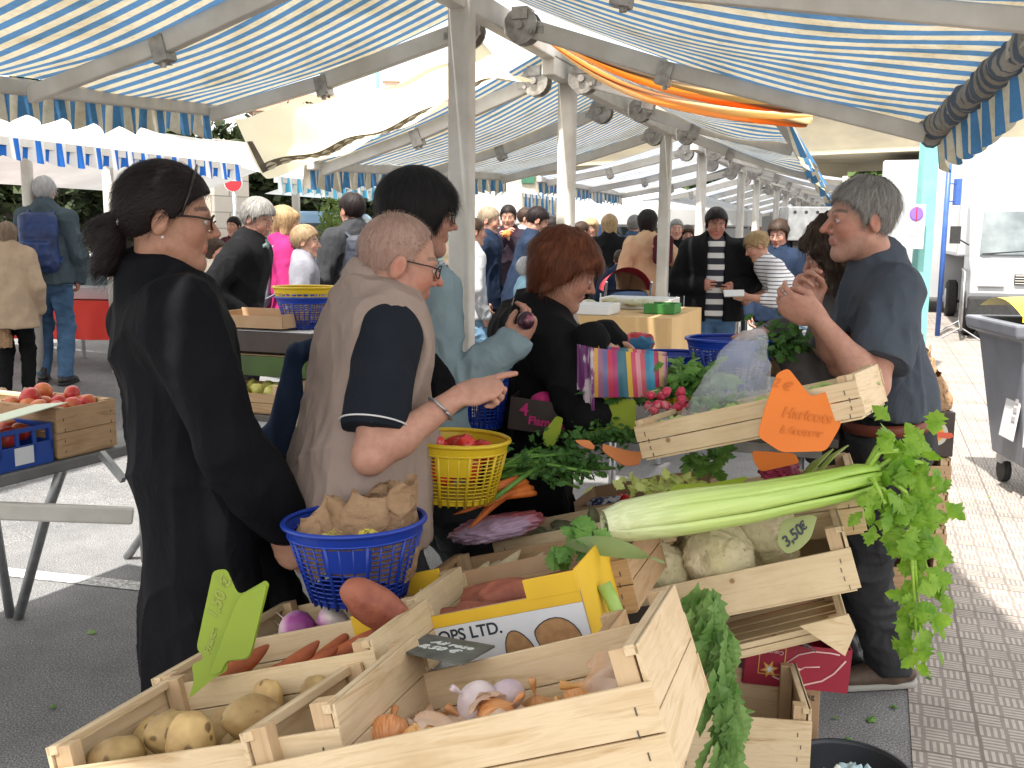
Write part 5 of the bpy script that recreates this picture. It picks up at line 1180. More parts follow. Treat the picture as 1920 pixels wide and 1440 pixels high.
# paper bag
m_kraft = pmat('kraft_paper', (.33, .21, .12), (.25, .15, .08), 8, .85, bs=.9, bscale=22, bd=.015)
def paperbag(label, M, w_=.13, h=.2, seed=0, mat=None, name='paper_bag', tilt=0):
    mb = MB(); nn, mm = 110, 40
    def fn(a, s):
        g = 2*PI*a; r = w_*(1-.25*s+.1*math.sin(s*4)); z = h*s*(1+.14*math.sin(g*1+1+seed)+.05*math.sin(g*5+seed))
        q = Vector((r*math.copysign(abs(math.cos(g))**.7, math.cos(g)), .7*r*math.copysign(abs(math.sin(g))**.7, math.sin(g)), z))
        return q
    mb.grid(fn, nn, mm); v = np.array(mb.v); nz = ridged(v*22+seed*3.1); v += np.stack([nz, ridged(v*19+9+seed), ridged(v*24+4)], 1)*.012*(v[:, 2:3]/h+.4)+np.stack([ridged(v*55), ridged(v*50+3), ridged(v*60+7)], 1)*.003
    o = obj(name, v, mb.f, mat or m_kraft, smooth=False); o.matrix_world = M; return tag(o, label, 'paper bag')
paperbag('crumpled brown paper bag stuffed in the front blue basket', bM(692, 1072, 2.26, 0, 6), .098, .19, 1)
paperbag('dark folded paper bag lying in the front blue basket', bM(640, 1048, 2.24, 30, -30), .085, .11, 2)
o = heap('dry yellow flower head beside the paper bag in the blue basket', Pd(620, 1005, 2.14), (.015, .01, .01), 30, .016, pmat('straw_yellow', (.5, .4, .06), (.4, .35, .08), 20, .6), 'flower', 41)
o = heap('second dry yellow flower head, centre of the blue basket', Pd(690, 1002, 2.13), (.015, .01, .01), 30, .016, pmat('straw_yellow', (.5, .4, .06)), 'flower', 42)
# clear plastic bag with herbs
m_clear, n, b = nodemat('clear_plastic'); b.inputs['Base Color'].default_value = (.75, .8, .88, 1); b.inputs['Roughness'].default_value = .18; b.inputs['Alpha'].default_value = .3; b.inputs['Specular IOR Level'].default_value = .9
bump(n, b, noise(n, 22, 6, .65, coords(n), 2).outputs[0], 1, .02)
M = bM(1352, 790, 2.72); mb = MB()
def fn(a, s):
    g = 2*PI*a; r = .12*(1-s)**.75+.006+.02*s; return Vector((r*math.cos(g)+.075*s, .65*r*math.sin(g), .25*s))
mb.grid(fn, 60, 26); v = np.array(mb.v); v += np.stack([ridged(v*16), ridged(v*15+7), ridged(v*18+3)], 1)*.009
o = obj('plastic_bag', v, mb.f, m_clear, smooth=True); o.matrix_world = M; tag(o, 'clear crumpled plastic bag of herbs behind the bean crate', 'plastic bag')
heap('grey-green herbs inside the clear plastic bag', Pd(1350, 765, 2.74), (.08, .05, .05), 130, .028, m_gylf, 'herbs', 43)
# ---------------- cut-out price signs
def card(pts, label, mat, th=.0025, cat='price sign', name='price_sign', bend=None, segs=True):
    """pts: [(px,py,d)] outline at real distance; rounded and given thickness"""
    P3 = [Pd(*q) for q in pts]; c_ = sum(P3, Vector())/len(P3); nrm = Vector()
    for i in range(len(P3)): nrm += (P3[i]-c_).cross(P3[(i+1) % len(P3)]-c_)
    nrm.normalize(); k = len(P3); out = []
    for i in range(k):                       # round corners
        a, b_, c2 = P3[i-1], P3[i], P3[(i+1) % k]; la, lc = (a-b_).length, (c2-b_).length; r_ = min(.014, la*.35, lc*.35)
        s_, e_ = b_+(a-b_).normalized()*r_, b_+(c2-b_).normalized()*r_
        for j in range(4): f = j/3; out.append((s_*(1-f)**2+b_*2*f*(1-f)+e_*f*f))
    out = [p-nrm*((p-c_).dot(nrm)) for p in out]
    t = thing(name, label, cat, c_, 'price cards'); n2 = len(out); bm = bmesh.new(); vs = [bm.verts.new(p-nrm*th/2-c_) for p in out]; f = bm.faces.new(vs); ext = bmesh.ops.extrude_face_region(bm, geom=[f])
    bmesh.ops.translate(bm, verts=[g for g in ext['geom'] if isinstance(g, bmesh.types.BMVert)], vec=nrm*th); bmesh.ops.recalc_face_normals(bm, faces=bm.faces); bmesh.ops.triangulate(bm, faces=[q for q in bm.faces if len(q.verts) > 4])
    me = bpy.data.meshes.new('card'); bm.to_mesh(me); bm.free(); me.materials.append(mat); o = bpy.data.objects.new('card', me); col.objects.link(o); o.parent = t
    return t, c_, (nrm if nrm.y < 0 else -nrm)
def write(t, c_, nrm, txt, size, px, py, d, ang=0, mat=None, bold=.0008):
    o = Pd(px, py, d); o = o-nrm*((o-c_).dot(nrm))+nrm*.003
    x = (Pd(px+50*math.cos(R(ang)), py-50*math.sin(R(ang)), d)-Pd(px, py, d)); x = (x-nrm*x.dot(nrm)).normalized(); y = nrm.cross(x)
    M = Matrix((x, y, nrm)).transposed().to_4x4(); M.translation = o; text_mesh(txt, size, M @ Matrix(((1, .25, 0, 0), (0, 1, 0, 0), (0, 0, 1, 0), (0, 0, 0, 1))), 'handwriting', mat, t, .0003, bold=bold)
m_lime = pmat('lime_plastic', (.42, .55, .06), (.36, .48, .05), 4, .4, trans=.45); m_limed = pmat('lime_card', (.36, .45, .02), (.3, .4, .02), 5, .45, trans=.4)
m_orng = pmat('orange_card', (.78, .2, .015), (.68, .17, .015), 3, .5, trans=.15); m_pale = pmat('pale_green_card', (.42, .48, .2), (.38, .43, .18), 5, .5, trans=.35)
m_ow = pmat('orange_ink', (.55, .13, .01), None, rough=.6); m_gw = pmat('faint_green_ink', (.25, .3, .05), None, rough=.6)
t, c_, nn = card([(1456, 700, 2.3), (1478, 690, 2.3), (1520, 745, 2.3), (1572, 726, 2.3), (1590, 738, 2.3), (1574, 800, 2.3), (1548, 846, 2.29), (1465, 848, 2.28), (1420, 818, 2.28), (1432, 770, 2.29)], 'large orange two-eared price sign clipped on the bean crate', m_orng)
write(t, c_, nn, '2 €', .03, 1466, 722, 2.3, -20, m_ow); write(t, c_, nn, 'Haricots', .034, 1512, 780, 2.3, -8, m_ow); write(t, c_, nn, 'à écosser', .026, 1500, 810, 2.3, -6, m_ow)
t, c_, nn = card([(1410, 845, 2.5), (1490, 850, 2.5), (1500, 868, 2.5), (1425, 885, 2.5), (1412, 862, 2.5)], 'lower tongue of orange card under the big orange sign', m_orng)
t, c_, nn = card([(399, 1070, 1.870), (424, 1066, 1.870), (449, 1117, 1.870), (498, 1088, 1.870), (505, 1095, 1.870), (490, 1160, 1.860), (470, 1236, 1.840), (428, 1240, 1.840), (425, 1258, 1.830), (400, 1272, 1.830), (352, 1312, 1.820), (362, 1280, 1.820), (358, 1245, 1.830), (385, 1235, 1.840), (371, 1215, 1.850)], 'pale lime double-pointed plastic sign stuck in the carrot crate', m_lime)
write(t, c_, nn, '1,50 €', .03, 412, 1120, 1.860, 72, m_gw); write(t, c_, nn, 'Carottes', .03, 450, 1175, 1.860, 68, m_gw); write(t, c_, nn, 'France', .018, 400, 1200, 1.860, 75, m_gw)
# folded front half of it, a second leaf of plastic a little nearer
card([(449, 1119, 1.855), (500, 1092, 1.845), (486, 1165, 1.845), (469, 1234, 1.835), (425, 1238, 1.825), (412, 1262, 1.820), (392, 1266, 1.820), (420, 1190, 1.835)], 'front fold of the lime sign in the carrot crate', m_lime)
t, c_, nn = card([(1120, 740, 2.9), (1150, 746, 2.9), (1193, 750, 2.9), (1192, 800, 2.88), (1160, 832, 2.87), (1105, 822, 2.87), (1096, 808, 2.88), (1128, 785, 2.89)], 'bright lime sign standing in the parsley below the striped bag', m_limed)
t, c_, nn = card([(1043, 780, 2.9), (1056, 784, 2.9), (1050, 815, 2.88), (1038, 836, 2.87), (1024, 838, 2.87), (1016, 815, 2.88)], 'small narrow lime sign left of the bright one', m_limed)
t, c_, nn = card([(1075, 784, 2.95), (1118, 790, 2.95), (1110, 812, 2.92), (1085, 822, 2.92), (1070, 808, 2.93)], 'round-cornered dull green sign between the two lime ones', m_pale)
t, c_, nn = card([(1075, 825, 2.72), (1105, 826, 2.72), (1116, 836, 2.7), (1112, 846, 2.7), (1095, 838, 2.7)], 'small pointed orange tag tip in the parsley', pmat('dull_orange_card', (.62, .22, .07), (.55, .18, .06), 5, .6))
t, c_, nn = card([(1128, 834, 2.7), (1180, 843, 2.7), (1205, 850, 2.72), (1198, 872, 2.68), (1170, 872, 2.66), (1130, 848, 2.68)], 'long orange tag leaning on the brown box left of the bean crate', pmat('dull_orange_card', (1, 1, 1)))
t, c_, nn = card([(1265, 905, 2.42), (1330, 905, 2.42), (1402, 900, 2.45), (1380, 918, 2.4), (1350, 933, 2.38), (1240, 945, 2.38)], 'flat yellow-green arrow sign lying above the celery', m_lime)
write(t, c_, nn, '2,50', .025, 1350, 915, 2.4, 6, m_gw)
t, c_, nn = card([(1465, 975, 2.3), (1520, 965, 2.3), (1532, 970, 2.3), (1520, 1010, 2.28), (1500, 1030, 2.27), (1475, 1040, 2.27), (1456, 1020, 2.28)], 'pale green price sign reading 3,50 behind the celeriac', m_pale)
write(t, c_, nn, '3,50', .034, 1488, 1004, 2.28, 42, m_ink); write(t, c_, nn, '€', .026, 1508, 985, 2.28, 42, m_ink)
t, c_, nn = card([(1505, 885, 2.6), (1530, 878, 2.6), (1536, 905, 2.58), (1510, 915, 2.58)], 'small grey-green sign half hidden above the celery stalks', m_pale)
# leek leaves rising behind the celery
mb = MB()
for (a, b2, r_) in (((1490, 915, 2.55), (1562, 842, 2.6), .014), ((1530, 890, 2.5), (1590, 835, 2.58), .008), ((1400, 925, 2.5), (1520, 905, 2.5), .012), ((1330, 935, 2.46), (1560, 905, 2.46), .014)):
    mb.tube([Pd(*a), (Pd(*a)+Pd(*b2))/2+UP*.01, Pd(*b2)], [r_, r_*1.1, .003], 8, flat=.35)
tag(mb.build('leek_leaves', pmat('leek_green', (.2, .27, .05), (.28, .36, .1), 9, .5), smooth=True), 'olive green leek leaves behind the celery stalks', 'leek')
o = blob('leek_root', (.05, .035, .03), pmat('beet_frill', (.3, .02, .07), (.18, .02, .05), 40, .5), 9, .35, 3, sub=5); put(o, Matrix.Translation(Pd(1465, 885, 2.62)), 'frilly magenta cabbage at the right of the beets', 'cabbage')
# ---------------- lower right: boxes on the ground
m_mar = pmat('maroon_print', (.3, .02, .045), (.26, .015, .04), 4, .5); m_pk = pmat('pink_print', (.7, .45, .45), None); m_gold = pmat('gold_print', (.62, .36, .08), None)
Mm = Matrix.Translation(Pd(1490, 1290, 2.75)) @ Matrix.Rotation(R(-6), 4, 'Z') @ Matrix.Rotation(R(3), 4, 'Y'); Lm = .285; Hm = .125; Dm = .36
t = thing('maroon_box', 'dark red fruit carton with a gold star square, upside down under the display', 'box', mat=Mm)
for c_, d_, nme in (((0, 0, Hm/2), (Lm, .004, Hm), 'front_wall'), ((0, Dm, Hm/2), (Lm, .004, Hm), 'back_wall'), ((-Lm/2, Dm/2, Hm/2), (.004, Dm-.004, Hm), 'end_wall'), ((Lm/2, Dm/2, Hm/2), (.004, Dm-.004, Hm), 'end_wall'), ((0, Dm/2, .003), (Lm-.005, Dm-.005, .004), 'base')): MB().box(c_, d_).build(nme, m_mar, t)
Mf = Matrix.Translation((0, -.0035, 0)) @ Matrix.Rotation(PI/2, 4, 'X')
mb = MB(); x0, x1, y0, y1 = -.105, -.035, .035, .115; pp = [Mf @ Vector((x, y, 0)) for x, y in ((x0, y0), (x1, y0), (x1, y1), (x0, y1), (x0, y0))]
for a_, b_ in zip(pp[:-1], pp[1:]): mb.bar(a_, b_, .0025, .0016, up=(0, 1, 0))
mb.build('gold_square', m_gold, t)
star = [(-.075+(.026 if k % 2 == 0 else .011)*math.sin(k*PI/6+.3), .05+(.026 if k % 2 == 0 else .011)*math.cos(k*PI/6+.3)) for k in range(12)]
MB().prism(star, .0005, .0016, Mf).build('gold_star', m_gold, t); MB().prism([(x*.45-.041, y*.45+.0275) for x, y in star], .0016, .0022, Mf).build('star_heart', m_cardw, t)
def swirl(pts, r_): MB().tube([Mf @ Vector((x, y, .0005)) for x, y in pts], r_, 6).build('swirl', m_pk, t, smooth=True)
swirl([(-.034, .07), (0, .1), (.04, .113), (.085, .113), (.11, .11)], .0022); swirl([(-.034, .07), (-.015, .06), (.01, .058)], .002); swirl([(-.01, .03), (.0, .05), (.02, .065), (.06, .07)], .0018); swirl([(-.065, .03), (-.03, .017), (.02, .012), (.07, .03), (.1, .055), (.128, .095)], .0026)
text_mesh('Cœur de', .016, Mm @ Matrix.Translation((-.07, -.0045, .1)) @ Matrix.Rotation(PI/2, 4, 'X') @ Matrix.Rotation(PI, 4, 'Z'), 'lettering', m_pk, t, .0003)
g = G(1465, 1425, 0); Mm2 = Matrix.Translation((Pd(1467, 1290, 2.78).x, Pd(1467, 1290, 2.78).y+.03, 0)) @ Matrix.Rotation(R(-6), 4, 'Z'); hh = Pd(1467, 1292, 2.75).z-.01
t = thing('cardboard_box', 'plain brown carton marked in kilos under the dark red carton', 'box', mat=Mm2)
MB().box((0, .17, hh/2), (.23, .34, hh)).build('body', m_card, t, bevel=.003)
zz = [(-.1, hh-.05), (-.09, hh-.025), (-.07, hh-.05), (-.055, hh-.03), (-.035, hh-.06), (-.015, hh-.04), (.0, hh-.05), (.0, hh-.2), (-.1, hh-.2)]
MB().prism(zz, .0, .002, Matrix.Translation((0, -.0005, 0)) @ Matrix.Rotation(PI/2, 4, 'X')).build('white_print', m_cardw, t)
text_mesh('6,5 kg', .024, Mm2 @ Matrix.Translation((.07, -.0025, hh-.035)) @ Matrix.Rotation(PI/2, 4, 'X'), 'lettering', m_ink, t, .0003)
Mw = Matrix.Translation((Pd(1440, 1440, 2.5).x, Pd(1440, 1440, 2.5).y+.05, 0)) @ Matrix.Rotation(R(-8), 4, 'Z')
for k in range(2):
    crate('empty wooden crate standing %s beside the black tub' % ('on another' if k else 'on the ground'), Mw @ Matrix.Translation((-.06, .1, .01+.2*k)), .34, .3, .19, .15, 0, slats=1, endslats=1, group='crates under the display')
mb = MB(); mb.grid(lambda a, s: Pd(1380+150*a, 1215+8*s-25*math.sin(a*PI), 2.85-.25*s), 10, 6); 
tag(mb.build('plastic_wrap', pmat('dark_film', (.05, .09, .09), (.3, .4, .4), 12, .15, stops=(.5, .7)), smooth=True), 'dark shiny film lying on the red carton', 'plastic film')
g = G(1592, 1462, .18); m_tub = pmat('black_tub_plastic', (.018, .022, .03), (.025, .03, .04), 6, .4)
t = thing('tub', 'round black tub with crumpled blue papers at the bottom edge', 'tub', (g.x, g.y, 0))
MB().lathe([(0, .01), (.12, .01), (.15, .2), (.158, .2), (.155, .185), (.16, .21), (.15, .21), (.148, .2), (.118, .02), (0, .02)], 40).build('body', m_tub, t, smooth=True)
for k in range(3):
    o = blob('crumpled_paper', (.045, .035, .05), pmat('pale_blue_paper', (.35, .5, .55), (.7, .72, .72), 30, .7, stops=(.5, .55)), 60+k, .4, 2.5, sub=4); put(o, Matrix.Translation((g.x-.05+.05*k, g.y-.03+.03*(k % 2), .17)), 'crumpled pale blue paper in the black tub', 'paper', 'papers in the black tub')
# stack right of the vendor
sx = Pd(1733, 1110, 3.95); Msx = Matrix.Translation((sx.x-.14, G(1765, 1113).y+.02, 0)) @ Matrix.Rotation(-R(4), 4, 'Z'); m_blk = pmat('black_carton_print', (.03, .02, .02), (.05, .035, .03), 6, .5); m_grn = pmat('green_print', (.04, .2, .04), None)
xr = Pd(1800, 900, Msx.translation.y+.02).x; Ms = Matrix.Translation((xr-.2, Msx.translation.y, 0))
zt = 0
for k, h_ in enumerate([.155, .155, .155, .155]):
    crate(['bottom', 'second lowest', 'third', 'topmost'][k]+' wooden crate of the stack behind the vendor', Ms @ Matrix.Translation((0, .25, zt)), .4, .5, h_-.005, h_-.05, 1, slats=1, endslats=1, group='crates stacked behind the vendor'); zt += h_
t = thing('carton', 'black fruit carton with a round orange emblem on the crates behind the vendor', 'box', mat=Ms @ Matrix.Translation((0, 0, zt)))
MB().box((0, .25, .1), (.4, .5, .2)).build('body', m_blk, t, bevel=.004)
Mf = Matrix.Translation((.115, -.0025, .105)) @ Matrix.Rotation(PI/2, 4, 'X')
MB().prism([(-.08, .01), (-.08, .075), (.01, .075), (.035, .05), (.02, .01)], 0, .001, Mf).build('green_shape', m_grn, t)
MB().lathe([(0, .001), (.055, .001), (.055, .002), (0, .002)], 28, Mf).build('pale_ring', pmat('beige_print', (.5, .48, .4), None), t); MB().lathe([(0, .002), (.036, .002), (.036, .003), (0, .003)], 28, Mf).build('orange_disc', pmat('orange_print', (.7, .28, .06), None), t)
MB().prism([(-.08, -.02), (-.07, -.002), (.0, .008), (.07, .004), (.08, -.012), (.06, -.022), (0, -.014), (-.06, -.022)], .003, .004, Mf).build('ribbon', pmat('red_print', (.6, .1, .05), None), t)
MB().box((.08, -.003, .02), (.1, .002, .01)).build('white_line', m_cardw, t)
paperbag('upper brown paper bag on the black carton behind the vendor', Ms @ Matrix.Translation((.05, .2, zt+.22)), .13, .26, 5)
paperbag('flattened brown paper bag on the black carton behind the vendor', Ms @ Matrix.Translation((.06, .12, zt+.2)), .15, .13, 6)
# black box with magenta lettering and the striped shopping bags
Mb = quad = Matrix.Translation(Pd(1030, 815, 3.0)) @ Matrix.Rotation(R(-12), 4, 'Z') @ Matrix.Rotation(R(6), 4, 'Y'); m_mag = pmat('magenta_print', (.5, .02, .16), None)
t = thing('black_box', 'black carton with magenta lettering behind the celery stalks', 'box', mat=Mb); 
MB().box((0, 0, .05), (.26, .004, .1)).build('front_wall', m_blk, t); MB().box((0, .2, .05), (.26, .004, .1)).build('back_wall', m_mar, t); MB().box((-.13, .1, .05), (.004, .196, .1)).build('end_wall', m_blk, t); MB().box((.13, .1, .05), (.004, .196, .1)).build('end_wall', m_mar, t); MB().box((0, .1, .003), (.25, .19, .004)).build('base', m_blk, t)
text_mesh('Flamenco', .036, Mb @ Matrix.Translation((.0, -.0035, .035)) @ Matrix.Rotation(PI/2, 4, 'X'), 'lettering', m_mag, t, .0004, bold=.001); text_mesh('4', .055, Mb @ Matrix.Translation((-.085, -.0035, .065)) @ Matrix.Rotation(PI/2, 4, 'X'), 'lettering', m_mag, t, .0004, bold=.001)
o = blob('pink_box', (.045, .03, .035), m_mag, 2, .08); put(o, Matrix.Translation(Pd(1020, 755, 3.05)), 'round pink pack standing in the black carton', 'pack')
o = blob('white_pack', (.035, .03, .05), pmat('white_black_print', (.65, .65, .63), (.1, .1, .1), 22, .3, stops=(.55, .6)), 8, .15); put(o, Matrix.Translation(Pd(1063, 750, 3.1)), 'white printed pack by the purple striped bag', 'pack')
m_bag, n, b = nodemat('multicolour_stripes'); sp = n.nodes.new('ShaderNodeSeparateXYZ'); uvn = n.nodes.new('ShaderNodeUVMap'); lnk(n, uvn.outputs[0], sp.inputs[0])
cs = [(.55, .28, .03), (.25, .1, .18), (.12, .12, .28), (.5, .04, .08), (.35, .03, .15), (.03, .12, .16), (.03, .14, .2), (.6, .38, .04), (.5, .05, .1), (.6, .25, .3), (.5, .1, .12), (.04, .2, .35), (.04, .25, .4), (.4, .03, .1), (.6, .4, .2), (.55, .3, .4)]
r_ = ramp(n, sp.outputs[0], [(k/16, cs[k]) for k in range(16)]); r_.color_ramp.interpolation = 'CONSTANT'
lnk(n, r_.outputs[0], b.inputs['Base Color']); b.inputs['Roughness'].default_value = .4
m_pur = pmat('purple_pattern', (.16, .03, .16), (.6, .5, .58), 28, .4, stops=(.52, .58), stretch=(1, 1, .5))
t = thing('shopping_bag', 'shopping bag with multicoloured stripes and a purple end held by the red-haired woman', 'bag', Pd(1160, 720, 2.95))
a, b2 = Pd(1100, 0, 3.1), None
def bagf(px0, px1, d0, d1, yt0, yt1, yb):
    def fn(u, s): 
        px = px0+(px1-px0)*u; d = d0+(d1-d0)*u+.01*math.sin(u*14); yt = yt0+(yt1-yt0)*u; return Pd(px+6*s*math.sin(u*3), yt+(yb-yt)*s, d-.02*math.sin(s*PI))
    return fn
mb = MB(); mb.grid(bagf(1112, 1252, 2.84, 2.94, 652, 668, 745), 30, 8, uvf=lambda u, s: (u, s)); mb.grid(bagf(1122, 1250, 2.96, 3.0, 648, 660, 745), 30, 8, uvf=lambda u, s: (u, s)); mb.grid(lambda u, s: bagf(1251, 1250, 2.94, 3.0, 668, 660, 745)(u, s), 4, 8); mb.build('striped_side', m_bag, t, smooth=True, world=True, uv=True)
mb = MB(); mb.grid(bagf(1082, 1114, 2.92, 2.83, 645, 652, 770), 12, 10); mb.build('purple_end', m_pur, t, smooth=True, world=True)
# red and blue bag on the counter
mb = MB(); mb.grid(bagf(1175, 1215, 3.9, 3.85, 625, 620, 660), 8, 6)
o = blob('small_bag', (.06, .04, .05), pmat('red_blue_print', (.45, .03, .04), (.03, .15, .3), 9, .5, stops=(.48, .52)), 3, .2); put(o, Matrix.Translation(Pd(1196, 645, 3.9)), 'small red and blue bag behind the striped shopping bag', 'bag')
# counter under the baskets
Mc = Matrix.Translation((Pd(1330, 760, 3.5).x, 3.75, 0)) @ BAS.to_4x4(); table('counter table carrying the blue baskets', Mc, 1.1, 1.0, .93)
o = crate('brown crate behind the basket, before the brown-haired seller', Matrix.Translation(Pd(1500, 700, 3.6)) @ BAS.to_4x4(), .35, .3, .12, .1, 1, group='crates by the sellers')
# ---------------- left table with apples
LD = .76
pL, pR = G(0, 893, LD), G(226, 838, LD); dl = (pR-pL).normalized(); nl_ = Vector((-dl.y, dl.x, 0)); nl_ = nl_ if nl_.y > 0 else -nl_
Ml = Matrix((dl, nl_, UP)).transposed().to_4x4(); Ml.translation = pR
t = thing('folding_table', 'grey folding table with curved legs left of the woman in black', 'table', mat=Ml)
MB().box((-.6, .36, -.02), (1.7, .72, .04)).build('table_top', pmat('folding_table_edge', (.12, .12, .12), (.17, .17, .17), 5, .6), t, bevel=.006)
zf = -LD
f1 = Ml.inverted() @ G(35, 1160); f2 = Ml.inverted() @ G(238, 1047)
def leg(p, q, e): return MB().tube([Vector(p), Vector(p).lerp(Vector(q), .35)+Vector(e), Vector(q)], .02, 10).build('leg', m_steel, t, smooth=True)
leg((f1.x-.1, .12, -.04), (f1.x, f1.y, -LD+.005), (0.0, 0, .03)); leg((f1.x-.1, .6, -.04), (f1.x, .6, -LD+.005), (.02, 0, .03)); leg((f2.x+.0, .12, -.04), (f2.x, f2.y, -LD+.005), (0, 0, 0)); leg((f2.x, .62, -.04), (f2.x, .62, -LD+.005), (0, 0, 0))
a_, b_ = Ml.inverted() @ Pd(-200, 950, 3.1), Ml.inverted() @ Pd(250, 967, 3.4)
MB().bar(a_, b_, .03, .06).build('stretcher', m_alu, t, bevel=.008)
a_, b_ = Ml.inverted() @ Pd(190, 850, 3.55), Ml.inverted() @ Pd(232, 900, 3.5); MB().bar(a_, b_, .02, .025).build('brace', m_steel, t)
Mk = Ml @ Matrix.Translation((-.14, .19, .002)); 
crate('brown crate of apples on the folding table, beside the blue crate', Mk, .27, .36, .19, .175, 1, group='crates on the folding table', slats=2, endslats=2)
protos = [blob('apple', (.036, .036, .032), m_apple, k, .06) for k in range(3)]
fill(Mk, gridspots(.22, .3, 3, 4, .17, random.Random(2))+[(-.05, .05, .2), (.05, .1, .205), (.08, -.02, .2)], protos, 'red apple in the brown crate on the folding table', 'apple', 'apples on the folding table', 19)
Mk2 = Ml @ Matrix.Translation((-.5, .2, .002)); m_bcr = pmat('blue_crate_plastic', (.01, .06, .33), (.01, .05, .27), 5, .4)
t = thing('plastic_crate', 'blue plastic crate with a white label on the folding table', 'crate', mat=Mk2); Lc, Dc, Hc = .42, .36, .14
mb = MB()
for s in (-1, 1):
    mb.box((0, s*Dc/2, .04), (Lc, .008, .08)); mb.box((0, s*Dc/2, Hc-.008), (Lc, .012, .016))
    for k in range(7): mb.box((-Lc/2+.006+k*(Lc-.012)/6, s*Dc/2, Hc/2+.02), (.014, .008, Hc-.05))
    mb.box((s*Lc/2, 0, .04), (.008, Dc-.01, .08)); mb.box((s*Lc/2, 0, Hc-.008), (.012, Dc-.014, .016))
    for k in range(5): mb.box((s*Lc/2, -Dc/2+.02+k*(Dc-.04)/4, Hc/2+.02), (.008, .012, Hc-.05))
mb.build('walls', m_bcr, t, bevel=.001); MB().box((0, 0, .004), (Lc-.01, Dc-.01, .006)).build('base', m_bcr, t); MB().box((.09, -Dc/2-.0055, .045), (.075, .002, .06)).build('label', m_cardw, t)
fill(Mk2, gridspots(.36, .3, 5, 4, .11, random.Random(3)), protos, 'red apple in the blue plastic crate', 'apple', 'apples in the blue crate', 20)
o = crate('second crate of apples at the back of the folding table', Ml @ Matrix.Translation((-.55, .58, .002)), .5, .3, .17, .15, 1, group='crates on the folding table')
fill(Ml @ Matrix.Translation((-.55, .58, .002)), gridspots(.42, .24, 5, 3, .14, random.Random(4)), protos, 'red apple at the back of the folding table', 'apple', 'apples at the back of the folding table', 21)
o = crate('pale crate at the back right of the folding table', Ml @ Matrix.Translation((-.13, .56, .002)), .3, .3, .17, .15, 0, group='crates on the folding table')
mb = MB(); mb.grid(lambda u, s: Mk2 @ Vector((-.3+.55*u, -.22+.16*s, Hc+.02+.05*u-.02*s)), 8, 3); o = mb.build('price_sign', pmat('whitish_green_card', (.55, .62, .48), None, rough=.5)); s_ = o.modifiers.new('solid', 'SOLIDIFY'); s_.thickness = .003; tag(o, 'long whitish green card on the apples in the blue crate', 'price sign')
# ---------------- boxes behind, between black coat and vest
Mq = Matrix.Translation((Pd(520, 740, 4.9).x, 4.95, 0)) @ BAS.to_4x4(); zq = .72
table('grey table behind, between the black coat and the beige vest', Mq, 1.1, .7, zq)
m_gbl = pmat('dark_green_carton', (.03, .05, .02), (.05, .1, .02), 4, .6)
crate('low crate of pears on the grey table behind', Mq @ Matrix.Translation((-.1, -.15, zq+.002)), .6, .36, .14, .09, 1, group='boxes on the grey table behind')
protos = [blob('pear', (.04, .032, .032), pmat('pear_skin', (.38, .38, .06), (.45, .42, .12), 9, .4), k, .1, taper=.35) for k in range(2)]
fill(Mq @ Matrix.Translation((-.1, -.15, zq)), gridspots(.5, .3, 6, 3, .09, random.Random(5)), protos, 'yellow-green pear in the low crate on the grey table behind', 'pear', 'pears on the grey table', 22)
for k, (dx, z_, lab) in enumerate([(-.08, .15, 'lower'), (-.04, .27, 'upper')]):
    M = Mq @ Matrix.Translation((dx, .05, zq+z_)); t = thing('carton', lab+' dark green fruit carton stacked on the grey table behind', 'box', 'x' if False else None, 'boxes on the grey table behind', mat=M)
    MB().box((0, 0, .05), (.6, .36, .1)).build('body', m_gbl if k == 0 else m_blk, t, bevel=.003)
    mb = MB().box((0, 0, .103), (.56, .32, .004)); mb.build('tray_liner', m_cardw if k else m_card, t)
M = Mq @ Matrix.Translation((-.1, -.02, zq+.39)); t = thing('carton', 'open brown carton on top of the dark ones behind', 'box', mat=M)
MB().box((0, -.12, .03), (.4, .004, .06)).build('front_wall', m_card, t); MB().box((0, .12, .04), (.4, .004, .08)).build('back_wall', m_card, t); MB().box((-.2, 0, .035), (.004, .236, .07)).build('end_wall', m_card, t); MB().box((.2, 0, .035), (.004, .236, .07)).build('end_wall', m_card, t); MB().box((0, 0, .003), (.39, .23, .004)).build('base', m_card, t)
# ---------------- table with tan cloth in the middle distance
m_tan = pmat('tan_tablecloth', (.62, .42, .2), (.54, .36, .17), 3, .85, bs=.2, bscale=25)
Mt2 = Matrix.Translation((P(1172, 560, 7.3).x, 7.35, 0)) @ BAS.to_4x4(); ht = 1.03; t = thing('covered_table', 'table under a tan cloth behind the red-haired woman', 'table', mat=Mt2); Lt, Dt = .95, 1.2
mb = MB(); mb.grid(lambda u, s: Vector((-Lt/2+Lt*u, -Dt/2+Dt*s, ht)), 6, 6)
per = [(-Lt/2, -Dt/2), (Lt/2, -Dt/2), (Lt/2, Dt/2), (-Lt/2, Dt/2), (-Lt/2, -Dt/2)]
def drape(u, s):
    j = u*4; i0 = min(int(j), 3); f = j-i0; x = per[i0][0]*(1-f)+per[i0+1][0]*f; y = per[i0][1]*(1-f)+per[i0+1][1]*f; k = 1+s*(.03+.03*math.sin(u*70)); return Vector((x*k, y*k, ht-.62*s*(1+.05*math.sin(u*31))))
mb.grid(drape, 120, 8); mb.build('cloth', m_tan, t, smooth=True)
for x in (-1, 1):
    for y in (-1, 1): MB().tube([(x*(Lt/2-.08), y*(Dt/2-.08), .01), (x*(Lt/2-.08), y*(Dt/2-.08), ht-.02)], .02, 8).build('leg', m_steel, t)
m_tray = pmat('white_tray', (.75, .76, .76), (.68, .69, .7), 4, .4); 
